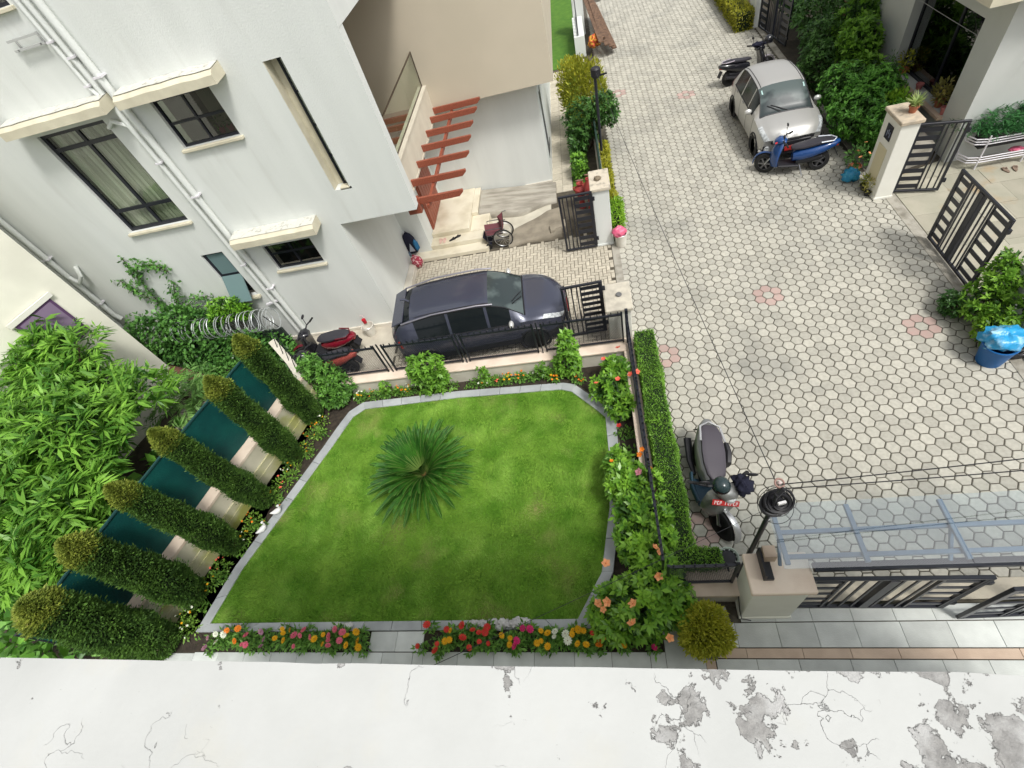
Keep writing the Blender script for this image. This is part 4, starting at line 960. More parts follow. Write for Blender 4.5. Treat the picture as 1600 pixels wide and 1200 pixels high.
def wheel(parent, x, y, z, r, wd, side, steer=0.0, spokes=5, dark=False):
    wh = MB(); wh.lathe([(r * .62, -wd / 2), (r * .93, -wd / 2), (r, -wd * .32), (r, wd * .32), (r * .93, wd / 2), (r * .62, wd / 2), (r * .60, 0), (r * .62, -wd / 2)], (0, 0, 0), 26, 'y')
    o = wh.build('wheel', RUBBER, parent, True, local=True); o.location = (x, y, z); o.rotation_euler = (0, 0, steer)
    rm = MB(); yy = side * wd * .36
    rm.torus((0, yy, 0), r * .61, r * .04, (0, 1, 0), 26, 6)
    rm.lathe([(.001, yy), (r * .13, yy), (r * .12, yy + side * .02), (.001, yy + side * .022)], (0, 0, 0), 12, 'y')
    for k in range(spokes):
        a = 2 * PI * k / spokes; rm.beam((0, yy, 0), (r * .6 * math.cos(a), yy - side * .01, r * .6 * math.sin(a)), r * .16, .03, (0, 1, 0))
    if dark:
        v0 = list(rm.v); k0 = len(v0); f0 = list(rm.f); rm.v += [(a, -b_, c) for a, b_, c in v0]; rm.f += [tuple(i + k0 for i in f)[::-1] for f in f0]
    rim = rm.build('rim', mat('grey_alloy', (.16, .16, .17), .35, metal=.7) if dark else ALLOY, o, True, local=True)
    if dark: return o
    ds = MB(); ds.lathe([(.001, yy - side * .06), (r * .6, yy - side * .06), (r * .6, yy - side * .075), (.001, yy - side * .075)], (0, 0, 0), 20, 'y'); ds.build('hub_disc', BLACKP, o, True, local=True)
    return o
def car(name, label, loc, rz, L, W, paint, P, group=None):
    root = thing(name, label, 'car', loc, rz, group)
    U = sorted(set(np.round(np.concatenate([np.linspace(0, 1, 61), P['glass_u']]), 4)))
    rows = []          # (kind, nsub) between profile keys
    def section(u):
        ws, wb, wr = (smooth_interp(P['u'], P[k], u) * W / 2 for k in ('ws', 'wb', 'wr')); zl, zb, ze, zt = (smooth_interp(P['u'], P[k], u) for k in ('zl', 'zb', 'ze', 'zt'))
        key = [(0, zl), (ws * .9, zl), (ws, zl + .10), (ws * .5 + wb * .5 + .012 * W, (zl * .45 + zb * .55)), (wb, zb), (wb * .35 + wr * .65, zb * .35 + ze * .65 + .01), (wr, ze), (wr * .80, ze + (zt - ze) * .62), (wr * .42, ze + (zt - ze) * .93), (0, zt)]
        return key
    sub = [1, 1, 2, 3, 2, 1, 2, 2, 2]
    grid = []
    for u in U:
        k = section(u); row = []
        for i in range(len(k) - 1):
            for s_ in range(sub[i]):
                t = s_ / sub[i]; row.append((k[i][0] + (k[i + 1][0] - k[i][0]) * t, k[i][1] + (k[i + 1][1] - k[i][1]) * t))
        row.append(k[-1]); grid.append(row)
    idx = [0]
    for s_ in sub: idx.append(idx[-1] + s_)
    i_belt, i_edge, n_ = idx[4], idx[6], idx[-1]
    mbs = {'body': MB(), 'windscreen': MB(), 'rear_window': MB(), 'side_window': MB(), 'side_windowR': MB(), 'cladding': MB()}
    wheels = P['wheels']; wr_ = P['wheel_r']
    for a in range(len(U) - 1):
        um = (U[a] + U[a + 1]) / 2
        for r in range(n_):
            for sg in (1, -1):
                q = []
                for (aa, rr) in ((a, r), (a + 1, r), (a + 1, r + 1), (a, r + 1)):
                    yv, zv = grid[aa][rr]; q.append(((U[aa] - .5) * L, sg * yv, zv))
                # nose and tail curve in plan
                q = [(x - math.copysign(abs(y / (W / 2)) ** 2.4 * (P['nose'] if x > 0 else P['tail']) * max(0, abs(x) / (L / 2) - .55) / .45, x), y, z) for x, y, z in q]
                zc = sum(p[2] for p in q) / 4; xc = (um - .5) * L; part = 'body'
                if any(math.hypot(xc - wx, zc - wr_) < wr_ * 1.12 for wx in wheels) and r < i_belt and r > 0: continue
                if r >= i_edge + 0 and P['ws0'] < um < P['ws1'] and r >= i_edge: part = 'windscreen'
                elif r >= i_edge and P['rw0'] < um < P['rw1'] and r >= i_edge + 1: part = 'rear_window'
                elif i_belt <= r < i_edge and any(g0 < um < g1 for g0, g1 in P['side']): part = 'side_window' if sg > 0 else 'side_windowR'
                elif r < idx[2] + 1 and P.get('clad'): part = 'cladding'
                b = mbs[part]; b.add(q if sg > 0 else q[::-1], [(0, 1, 2, 3)])
    for a, flip in ((0, 1), (len(U) - 1, -1)):
        for sg in (1, -1):
            ring = [((U[a] - .5) * L - math.copysign(abs(y / (W / 2)) ** 2.4 * (P['nose'] if a else P['tail']), (U[a] - .5)), sg * y, z) for y, z in grid[a]]
            for r in range(n_): mbs['body'].add([ring[r], ring[r + 1], ((U[a] - .5) * L, 0, ring[r + 1][2]), ((U[a] - .5) * L, 0, ring[r][2])], [(0, 1, 2, 3)])
    for nm, b in mbs.items():
        if not b.v: continue
        me = bpy.data.meshes.new(nm); V = np.array(b.v); key = np.round(V, 4); uq, inv = np.unique(key, axis=0, return_inverse=True); inv = inv.ravel()
        F = [tuple(dict.fromkeys(int(inv[i]) for i in f)) for f in b.f]; F = [f for f in F if len(f) > 2]
        me.from_pydata([tuple(v) for v in uq], [], F); me.validate()
        me.materials.append(paint if nm == 'body' else (BLACKP if nm == 'cladding' else (WINDS if nm == 'windscreen' else GLASSC))); me.polygons.foreach_set('use_smooth', [True] * len(me.polygons))
        try: me.set_sharp_from_angle(angle=math.radians(38))
        except Exception: pass
        o = bpy.data.objects.new('side_window' if nm.startswith('side') else nm, me); COL.objects.link(o); o.parent = root
    def pt(u, rowf, sg, out=.004):
        """a point on the skin: rowf is the fractional row"""
        ui = min(np.searchsorted(U, u), len(U) - 1); row = grid[ui]; k = int(min(rowf, n_ - 1)); t = rowf - k
        y = row[k][0] + (row[k + 1][0] - row[k][0]) * t; z = row[k][1] + (row[k + 1][1] - row[k][1]) * t; x = (U[ui] - .5) * L
        x = x - math.copysign(abs(y / (W / 2)) ** 2.4 * (P['nose'] if x > 0 else P['tail']) * max(0, abs(x) / (L / 2) - .55) / .45, x)
        return Vector((x, sg * (y + out), z + out * .6))
    for wx in wheels:
        for sg in (1, -1):
            wheel(root, wx, sg * (W / 2 - .14), wr_, wr_, .23, sg)
            ar = MB(); ar.torus((wx, sg * (W / 2 - .035), wr_), wr_ * 1.14, .035, (0, 1, 0), 28, 6)
            ar.v = [(x, y, max(z, .12)) for x, y, z in ar.v]; ar.build('wheel_arch', BLACKP, root, True, local=True)
    und = MB(); und.box(-L * .46, -W * .42, .2, L * .46, W * .42, .55); und.build('underbody', BLACKP, root, local=True)
    # black weather strips round the glass, door seams
    b = MB()
    for sg in (1, -1):
        b.tube([pt(u, i_belt, sg) for u in np.linspace(P['side'][0][0], P['side'][-1][1], 18)], .012, 5)
        b.tube([pt(u, i_edge + .05, sg) for u in np.linspace(P['side'][0][0], P['ws1'] - .01, 26)], .013, 5)
        b.tube([pt(u, i_edge + 1.2, sg, .002) for u in np.linspace(P['rw1'] + .02, P['ws0'], 18)], .011, 5)
        for g in P['seams']: b.tube([pt(g, r, sg, .0015) for r in np.linspace(idx[2], i_belt, 9)], .005, 4)
    b.tube([pt(P['ws1'], r, sg) for sg, rs in ((1, np.linspace(i_edge, n_, 8)), (-1, np.linspace(n_, i_edge, 8))) for r in rs], .022, 5)
    b.build('weather_strip', BLACKP, root, local=True)
    for sg in (1, -1):
        b = MB(); c = pt(P['mirror'], i_belt + .3, sg); b.ell((c.x, c.y + sg * .13, c.z + .06), (.07, .12, .085), 12, 8); mo = b.build('mirror', P.get('mirror_mat', paint), root, True, local=True)
        b = MB(); b.beam((c.x, c.y, c.z), (c.x, c.y + sg * .1, c.z + .03), .05, .03); b.build('mirror_stalk', BLACKP, root, local=True)
        for g in P['handles']:
            c = pt(g, i_belt - .7, sg, .012); b = MB(); b.cbox((c.x, c.y, c.z), (.18, .03, .035)); b.build('door_handle', P.get('handle_mat', paint), root, local=True, bevel=.008)
        # headlight and tail light follow the skin
        for nm, (u0, u1, r0, r1), m in (('headlight', P['head'], LAMP), ('taillight', P['taill'], REDL)):
            b = MB(); uu = np.linspace(u0, u1, 9); n0 = 6
            g_ = [[pt(u, r0 + (r1 - r0) * k / n0, sg, .010) for k in range(n0 + 1)] for u in uu]
            b.loft(g_, cap=False, closed=False); b.build(nm, m, root, True, local=True)
    x = L / 2
    b = MB(); zf = smooth_interp(P['u'], P['zb'], .99)
    b.cbox((x - .02, 0, zf - .14), (.06, W * .52, .16)); gr = b.build('grille', BLACKP, root, local=True, bevel=.02)
    b = MB(); b.cbox((x + .02, 0, zf - .30), (.03, .46, .12)); b.build('number_plate', mat('plate_red', (.45, .03, .03), .4), root, local=True)
    b = MB(); b.cbox((x - .04, 0, .34), (.08, W * .62, .16)); b.build('air_intake', BLACKP, root, local=True, bevel=.03)
    b = MB()
    for y0, y1 in ((-.05, .50), (.15, .62)):
        a = pt(P['ws1'] - .012, n_ - .2, 1); a2 = pt(P['ws1'] - .055, n_ - .5, 1)
        b.tube([(a.x, -y0, a.z + .02), (a2.x, -y1 * .9 + .02, a2.z + .015)], .012, 5)
    b.build('wiper', BLACKP, root, local=True)
    return root, pt, (idx, i_belt, i_edge, n_)

PAINTD = mat('violet_grey_paint', (.060, .066, .098), .26, metal=.3, spec=.5, coat=.5)
PAINTS = mat('silver_paint', (.50, .495, .475), .38, metal=.45, spec=.4, coat=.15)
SUV = dict(u=[0, .03, .09, .16, .27, .40, .58, .66, .74, .79, .86, .93, .975, 1],
  ws=[.80, .90, .95, .97, .98, .98, .98, .98, .98, .98, .98, .94, .86, .72], wb=[.76, .86, .92, .94, .955, .96, .96, .96, .95, .94, .92, .87, .80, .66], wr=[.62, .70, .72, .71, .70, .71, .71, .70, .745, .78, .78, .74, .66, .50],
  zl=[.46, .36, .30, .28, .26, .26, .26, .26, .26, .26, .27, .30, .36, .44], zb=[.92, 1.02, 1.12, 1.15, 1.14, 1.11, 1.08, 1.07, 1.06, 1.05, 1.02, .96, .86, .74], ze=[1.06, 1.26, 1.50, 1.60, 1.65, 1.66, 1.62, 1.50, 1.25, 1.10, 1.07, 1.01, .90, .78], zt=[1.10, 1.34, 1.59, 1.69, 1.735, 1.745, 1.72, 1.58, 1.31, 1.17, 1.15, 1.09, .97, .84],
  glass_u=[.035, .155, .17, .60, .775, .36, .375, .57, .585, .72], nose=.42, tail=.30, ws0=.60, ws1=.775, rw0=.035, rw1=.155, side=[(.17, .36), (.375, .57), (.585, .70)], seams=[.19, .37, .575, .74], wheels=[-1.52, 1.48], wheel_r=.355, mirror=.69, mirror_mat=mat('pale_silver', (.66, .66, .64), .3, metal=.4), handles=[.24, .44], head=(.895, .985, 7, 9.6), taill=(.006, .030, 5.5, 8), clad=True)
root, pt, inf = car('parked_car', 'dark violet grey hatchback parked behind the mesh fence', (-3.44, 9.78, 0), math.radians(4.6), 4.88, 2.0, PAINTD, SUV)
b = MB()
for sg in (1, -1): b.tube([(-1.9, sg * .72, 1.60), (-1.0, sg * .735, 1.735), (.2, sg * .73, 1.725), (.6, sg * .72, 1.66)], .022, 6)
b.build('roof_rail', mat('grey_rail', (.35, .34, .38), .3, metal=.8), root, True, local=True)
b = MB(); b.add([(-2.20, -.66, 1.53), (-2.20, .66, 1.53), (-1.85, .68, 1.66), (-1.85, -.68, 1.66), (-2.22, -.66, 1.50), (-2.22, .66, 1.50), (-1.85, .68, 1.60), (-1.85, -.68, 1.60)], [(0, 1, 2, 3), (7, 6, 5, 4), (0, 4, 5, 1), (1, 5, 6, 2), (3, 7, 4, 0), (2, 6, 7, 3)]); b.build('spoiler', PAINTD, root, local=True, bevel=.015)
b = MB(); b.tube([(-1.7, 0, 1.72), (-1.78, 0, 1.82), (-1.9, 0, 1.83)], .03, 6); b.build('antenna_fin', PAINTD, root, True, local=True)
HAT = dict(u=[0, .03, .09, .16, .27, .42, .55, .63, .72, .77, .85, .93, .975, 1],
  ws=[.80, .90, .96, .98, .98, .97, .97, .97, .98, .98, .98, .97, .93, .84], wb=[.80, .90, .94, .95, .95, .945, .94, .94, .945, .945, .94, .92, .88, .80], wr=[.66, .70, .70, .70, .70, .71, .71, .71, .755, .80, .80, .79, .74, .64],
  zl=[.42, .32, .27, .25, .24, .24, .24, .24, .24, .24, .25, .28, .32, .38], zb=[.88, .98, 1.08, 1.10, 1.08, 1.05, 1.03, 1.02, 1.02, 1.02, .98, .93, .84, .70], ze=[.98, 1.14, 1.34, 1.50, 1.60, 1.63, 1.59, 1.48, 1.22, 1.06, 1.02, .96, .87, .74], zt=[1.00, 1.18, 1.42, 1.60, 1.695, 1.72, 1.69, 1.56, 1.28, 1.13, 1.10, 1.04, .94, .79],
  glass_u=[.035, .15, .17, .575, .77, .36, .375, .55, .565, .68], nose=.30, tail=.22, ws0=.575, ws1=.77, rw0=.035, rw1=.15, side=[(.17, .36), (.375, .55), (.565, .68)], seams=[.20, .368, .558, .73], wheels=[-1.40, 1.42], wheel_r=.335, mirror=.66, handles=[.25, .43], head=(.875, .985, 6.4, 9.8), taill=(.012, .07, 5.5, 9.5), mirror_mat=mat('pale_silver', (.66, .66, .64), .3, metal=.4))
root, pt, inf = car('parked_car', 'silver hatchback facing the viewer behind the blue scooter', (6.33, 17.85, 0), math.radians(-90), 4.4, 1.96, PAINTS, HAT)
b = MB(); b.tube([(-1.35, 0, 1.70), (-1.62, 0, 1.86)], .012, 5); b.lathe([(.001, 1.69), (.035, 1.69), (.03, 1.73), (.001, 1.73)], (-1.35, 0, 0), 10); b.build('antenna', BLACKP, root, local=True)
for z0, z1, hw, nm in ((.60, .74, .62, 'grille'), (.30, .46, .58, 'air_intake')):
    b = MB(); ring0, ring1 = [], []
    for t in np.linspace(-1, 1, 15):
        yv = t * hw; xx = 2.2 - abs(yv / .98) ** 2.4 * .30 + .012; ring0.append((xx, yv, z0 + .03 * abs(t))); ring1.append((xx - .01, yv, z1 - .01 * abs(t)))
    b.loft([ring0, ring1], cap=False, closed=False); b.loft([[(p[0] - .05, p[1], p[2]) for p in ring0], [(p[0] - .05, p[1], p[2]) for p in ring1]], cap=False, closed=False); b.build(nm, BLACKP, root, local=True)
STK = mat('sticker', (.42, .62, .60), .5)
b = MB()
for sg, r in ((1, .62), (-1, .60)):
    u = .60; c = pt(u, inf[2] + 1.0, sg, .008); c2 = pt(u + .022, inf[2] + 1.0, sg, .008); dy = .11 * sg
    b.add([c, (c.x, c.y - dy, c.z + .02), (c2.x, c2.y - dy, c2.z + .02), c2], [(0, 1, 2, 3)])
b.build('sticker', STK, root, local=True)
for sg in (1, -1):
    b = MB(); b.lathe([(.001, 0), (.10, 0), (.08, .03), (.001, .02)], (2.04, sg * .70, .45), 12, 'x'); b.build('fog_lamp', LAMP, root, True, local=True)
    b = MB(); b.tube([(1.93, sg * .92, .40), (2.08, sg * .74, .28), (2.16, sg * .40, .26)], .035, 6); b.build('bumper_trim', mat('pale_silver', (.66, .66, .64), .3, metal=.4), root, True, local=True)

def two_wheeler(label, loc, rz, body, accent, seatm, steer=0.0, lean=0.0, name='scooter', deck=BLACKP, plate=True, fend=None, tailm=None, step=True, cat='scooter'):
    root = thing(name, label, cat, loc, rz); root.rotation_euler = (lean, 0, rz)
    B = lambda: MB()
    def rear(o): return o
    w1 = wheel(root, -.70, 0, .29, .29, .14, 1, 0, 5, True); w2 = wheel(root, .44 + .36 * math.cos(steer), .36 * math.sin(steer), .30, .30, .12, 1, steer, 6, True)
    b = B(); b.sec([(-1.16, 0, .80, .05, .05), (-1.04, 0, .77, .125, .09), (-.75, 0, .69, .185, .15), (-.45, 0, .60, .19, .17), (-.15, 0, .55, .17, .18), (.06, 0, .50, .11, .14)], 16); b.build('tail_body', tailm or body, root, True, local=True)
    b = B(); b.sec([(-1.0, 0, .86, .07, .02), (-.95, 0, .87, .11, .04), (-.8, 0, .875, .145, .05), (-.6, 0, .86, .155, .055), (-.42, 0, .83, .165, .055), (-.2, 0, .79, .155, .055), (.02, 0, .77, .125, .05), (.12, 0, .75, .07, .03)], 16, 3.2); b.build('seat', seatm, root, True, local=True)
    b = B(); b.sec([(-.75, 0, .42, .10, .09), (-.4, 0, .38, .13, .11), (-.05, 0, .34, .12, .09)], 12); b.build('engine', BLACKP, root, True, local=True)
    if step:
        b = B(); b.add([(-.12, -.2, .30), (.46, -.17, .32), (.46, .17, .32), (-.12, .2, .30), (-.12, -.2, .24), (.46, -.17, .26), (.46, .17, .26), (-.12, .2, .24)], [(0, 1, 2, 3), (7, 6, 5, 4), (0, 4, 5, 1), (1, 5, 6, 2), (2, 6, 7, 3), (3, 7, 4, 0)]); b.build('footboard', deck, root, local=True, bevel=.02)
    b = B(); rings = []
    for z, x, wd, th in ((.26, .50, .12, .03), (.45, .54, .20, .05), (.68, .52, .22, .06), (.86, .46, .19, .055), (.98, .41, .12, .04)):
        rings.append([(x + th * math.cos(t) + (.10 * (1 - abs(math.sin(t)) ** 2) if math.cos(t) > 0 else -.03 * abs(math.sin(t))), wd * math.sin(t), z) for t in np.linspace(0, 2 * PI, 16, endpoint=False)])
    b.loft(rings); b.build('front_apron', body, root, True, local=True)
    ax = Vector((.44, 0, 0))
    def st(p):      # turn with the handlebar
        v = Vector(p) - ax; c, s_ = math.cos(steer), math.sin(steer); return (ax.x + v.x * c - v.y * s_, v.x * s_ + v.y * c, v.z)
    b = B(); b.sec([(.28, 0, 1.0, .09, .05), (.38, 0, 1.04, .15, .08), (.50, 0, 1.02, .15, .10), (.60, 0, .98, .10, .08), (.64, 0, .95, .05, .04)], 14); b.v = [st(v) for v in b.v]; b.build('handlebar_cowl', body, root, True, local=True)
    b = B(); b.sec([(.585, 0, .985, .085, .06), (.63, 0, .965, .07, .05), (.655, 0, .955, .03, .03)], 12); b.v = [st(v) for v in b.v]; b.build('headlight', LAMP, root, True, local=True)
    b = B(); b.tube([st(p) for p in ((.22, -.40, 1.06), (.34, -.22, 1.08), (.38, 0, 1.05), (.34, .22, 1.08), (.22, .40, 1.06))], .02, 8); b.build('handlebar', BLACKP, root, True, local=True)
    for sg in (1, -1):
        b = B(); b.tube([st((.27, sg * .30, 1.07)), st((.20, sg * .43, 1.06))], .028, 8); b.build('grip', RUBBER, root, True, local=True)
        b = B(); b.tube([st((.34, sg * .22, 1.08)), st((.36, sg * .30, 1.26))], .009, 6); c = st((.355, sg * .335, 1.30)); b.ell(c, (.022, .075, .05)); b.build('mirror', BLACKP, root, True, local=True)
        b = B(); b.tube([st((.46, sg * .075, .80)), st((.80, sg * .075, .30))], .022, 8); b.build('fork', STEEL, root, True, local=True)
    b = B(); rings = []
    for t in np.linspace(-.1, 2.1, 12):
        wd = .052 * (1 - .35 * abs(t - .85) / 1.4); rings.append([(.80 + (.345 + .02 * math.cos(q)) * math.cos(t), wd * math.sin(q), .30 + (.345 + .02 * math.cos(q)) * math.sin(t)) for q in np.linspace(0, 2 * PI, 10, endpoint=False)])
    b.loft(rings); b.v = [st(v) for v in b.v]; b.build('front_fender', fend or accent, root, True, local=True)
    b = B(); b.tube([(-.62, -.17, .90), (-.95, -.14, .90), (-1.06, 0, .90), (-.95, .14, .90), (-.62, .17, .90)], .018, 8); b.build('grab_rail', accent if accent is not body else STEEL, root, True, local=True)
    b = B(); b.sec([(-1.02, 0, .72, .09, .045), (-1.12, 0, .72, .07, .035)], 12); b.build('taillight', REDL, root, True, local=True)
    b = B(); b.beam((-1.05, 0, .62), (-1.16, 0, .42), .20, .02, (1, 0, .3)); b.build('mudguard', BLACKP, root, local=True)
    b = B(); b.tube([(-.2, -.16, .30), (-.5, -.19, .30), (-.95, -.20, .40)], [.03, .05, .06], 8); b.build('exhaust', BLACKP if body is not PAINTS else STEEL, root, True, local=True)
    b = B(); b.tube([(-.15, .14, .28), (-.22, .30, .02)], .014, 6); b.build('side_stand', STEEL, root, local=True)
    for sg in (1, -1):
        b = B(); b.sec([(-1.0, sg * .10, .78, .02, .02), (-.6, sg * .165, .70, .014, .03), (-.15, sg * .15, .62, .012, .02)], 8); b.build('side_stripe', accent, root, True, local=True)
    return root
GREYS = mat('gunmetal_paint', (.26, .265, .255), .3, metal=.6, coat=.5); SILV = mat('bright_silver', (.60, .60, .60), .25, metal=.7)
SEATG = mat('grey_seat', (.062, .055, .068), .55, bump=.1, bscale=150)
t1 = two_wheeler('grey scooter with a dark helmet on its front beside the clipped hedge', (1.52, 4.45, 0), math.radians(-92), GREYS, SILV, SEATG, math.radians(20), math.radians(-15), deck=mat('blue_grey_panel', (.03, .065, .095), .4))
t1.scale = (1.03, 1.42, 1.03)
b = MB()
def onpl(u, v, o): return (.60 - .62 * v + .78 * o, u, .88 + .78 * v + .62 * o)
def plq(b, u0, u1, v0, v1, o): b.add([onpl(u0, v0, o), onpl(u1, v0, o), onpl(u1, v1, o), onpl(u0, v1, o), onpl(u0, v0, o - .02), onpl(u1, v0, o - .02), onpl(u1, v1, o - .02), onpl(u0, v1, o - .02)], [(0, 1, 2, 3), (7, 6, 5, 4), (0, 4, 5, 1), (1, 5, 6, 2), (2, 6, 7, 3), (3, 7, 4, 0)])
plq(b, -.17, .17, -.05, .05, .06); b.build('number_plate', mat('plate_red', (.55, .035, .03), .4), t1, local=True)
b = MB()
for k in range(9):
    u = -.145 + .034 * k
    if k == 3: continue
    plq(b, u, u + .007, -.032, .032, .064); plq(b, u + .007, u + .022, .022, .032, .064)
    if k % 2: plq(b, u + .007, u + .022, -.032, -.022, .064)
    if k % 3 != 1: plq(b, u + .016, u + .022, -.005, .022, .064)
b.build('plate_lettering', mat('white_tag', (.75, .75, .75), .5), t1, local=True)['kind'] = 'stuff'
b = MB(); b.sec([(-.75, .27, .55, .05, .14), (-.55, .28, .55, .055, .15), (-.35, .27, .5, .05, .12)], 10); b.build('leg_guard', BLACKP, t1, True, local=True)
b = MB(); b.sec([(-.2, -.22, .36, .02, .05), (.1, -.24, .36, .025, .06), (.42, -.2, .40, .02, .06)], 10); b.build('side_panel', mat('blue_grey_panel', (.03, .065, .095), .4), t1, True, local=True)
SB_ = mat('scooter_blue', (.010, .055, .20), .25, coat=.6); 
t2 = two_wheeler('blue and black scooter parked across the front of the silver car', (6.22, 15.05, 0), math.radians(172), SB_, mat('white_stripe', (.62, .66, .72), .3), SEATB, math.radians(-20), math.radians(6), fend=SB_); t2.scale = (1.0, 1.35, 1.0)
b = MB(); b.tube([(.42, .05, 1.07), (.62, .10, .99)], .022, 8); b.build('red_cap', mat('red_cap', (.55, .02, .03), .3), t2, True, local=True)
two_wheeler('black motorcycle with a striped tail half hidden behind the silver car', (6.50, 21.85, 0), math.radians(14), mat('black_gloss', (.015, .015, .02), .2, coat=.6), mat('lilac_stripe', (.45, .40, .46), .3), SEATB, .1, -.08, name='motorcycle', step=False, cat='motorcycle')
two_wheeler('red scooter with a black seat behind the bushy fence corner', (-8.36, 9.78, 0), math.radians(176), mat('black_gloss', (.015, .015, .02), .2, coat=.6), mat('dark_red', (.12, .006, .015), .3), SEATB, math.radians(15), math.radians(-4), tailm=mat('scooter_red', (.20, .008, .022), .25, coat=.6)).scale = (1.0, 1.25, 1.0)
two_wheeler('second red scooter seen through the left panel of the mesh fence', (-8.15, 8.85, 0), math.radians(182), mat('black_gloss', (.015, .015, .02), .2, coat=.6), BLACKP, SEATB, 0, .05, tailm=mat('scooter_coral', (.42, .08, .06), .4))
two_wheeler('black scooter just showing at the right edge by the blue bin', (9.05, 7.05, 0), math.radians(180), mat('black_gloss', (.015, .015, .02), .2, coat=.6), STEEL, SEATB, .2, .05)

# helmets, jacket
def helmet(label, c, m, rot=0.0):
    t = thing('helmet', label, 'helmet', c, rot)
    b = MB(); b.ell((0, 0, 0), (.17, .15, .155), 20, 12, -.55); b.build('shell', m, t, True, local=True)
    b = MB(); b.torus((0, 0, -.08), .147, .015, (0, 0, 1), 24, 6); b.build('rim', BLACKP, t, True, local=True)
    b = MB()
    rings = [[(.172 * math.cos(p) * math.cos(q), .154 * math.cos(p) * math.sin(q), .158 * math.sin(p)) for q in np.linspace(-.9, .9, 9)] for p in np.linspace(-.4, .25, 5)]
    b.loft(rings, cap=False, closed=False); b.build('visor', GLASSC, t, True, local=True)
    return t
helmet('dark green helmet resting on the front of the grey scooter', (1.70, 4.02, 1.15), mat('dark_green_gloss', (.025, .045, .05), .25, coat=.5), -1.5)
helmet('black helmet on the motorcycle behind the silver car', (7.22, 22.1, 1.2), mat('black_gloss', (.015, .015, .02), .2, coat=.6), .5)
def drape(name, label, cat, c, r, m, seed, sx=1.0, sy=1.0, sz=1.0, fold=.25):
    b = MB(); n, q = 26, 14; rings = []
    for i in range(q + 1):
        t = -PI / 2 + PI * i / q; ring = []
        for k in range(n):
            a = 2 * PI * k / n; d = Vector((math.cos(t) * math.cos(a), math.cos(t) * math.sin(a), math.sin(t))); f = 1 + fold * noise.noise(d * 2.2 + Vector((seed, 0, 0))) + fold * .7 * noise.noise(d * 5 + Vector((seed, 3, 0)))
            ring.append((c[0] + d.x * r * f * sx, c[1] + d.y * r * f * sy, c[2] + d.z * r * f * sz))
        rings.append(ring)
    b.loft(rings); return tag(b.build(name, m, None, True, angle=80), label, cat)
NAVY = mat('navy_cloth', (.012, .013, .03), .9)
drape('jacket', 'dark navy cloth hung over the handlebar of the grey scooter', 'jacket', (2.06, 4.05, 1.02), .19, NAVY, 3.3, .9, 1.0, .9, .5)
drape('glove', 'dark cloth draped on the handlebar of the black motorcycle', 'cloth', (6.85, 22.0, 1.14), .16, NAVY, 5.1, 1.6, .6, .5, .5)

# ================================================================== PLANTS
HEDGE = leafmat('hedge_leaf', (.026, .08, .010), (.11, .21, .026), None, .45, .2, 3)
CYP = leafmat('cypress_leaf', (.014, .038, .009), (.050, .10, .016), None, .6, .15, 2.5)
CYPT = leafmat('cypress_tip', (.05, .085, .012), (.125, .145, .022), (.30, .26, .10), .6, .2, 3)
HIB = leafmat('hibiscus_leaf', (.040, .13, .015), (.22, .41, .04), None, .28, .25, 1.4)
HIBD = leafmat('inner_leaf', (.012, .035, .008), (.03, .075, .012), None, .5, .15, 2)  # darker leaf copy, paints the shade inside the bushes
SHRUB = leafmat('shrub_leaf', (.035, .095, .012), (.13, .26, .03), None, .4, .3, 2)
DARKL = leafmat('dark_leaf', (.012, .04, .012), (.045, .10, .02), None, .4, .2, 1.6)
PEACHL = leafmat('long_leaf', (.020, .085, .010), (.175, .335, .045), None, .4, .35, 1.3)
IVY = leafmat('ivy_leaf', (.018, .06, .014), (.065, .15, .03), None, .35, .2, 1.5)
GOLD = leafmat('golden_leaf', (.12, .14, .012), (.38, .36, .035), None, .5, .3, 2.5)
GOLDG = leafmat('golden_green_leaf', (.10, .13, .012), (.32, .32, .04), None, .5, .3, 1.5)
CYC = mat('cycad_green', (.014, .075, .007), .6, (.045, .155, .014), 3, 4, spec=.25, island=.45)
def flowermat(n, c): return mat('petal_' + n, c, .6, None, island=.12, spec=.2)
PET = dict(yellow=flowermat('yellow', (.72, .38, .012)), pink=flowermat('pink', (.66, .13, .20)), red=flowermat('red', (.60, .045, .035)), orange=flowermat('orange', (.78, .22, .02)),
           white=flowermat('white', (.70, .74, .60)), magenta=flowermat('magenta', (.62, .03, .16)), peach=flowermat('peach', (.85, .38, .17)), coral=flowermat('coral', (.78, .16, .10)), mauve=flowermat('mauve', (.40, .20, .28)), lightpink=flowermat('light_pink', (.80, .33, .40)))
LEAFB = leafmat('bedding_leaf', (.03, .085, .015), (.10, .20, .035), None, .5, .3, 4)

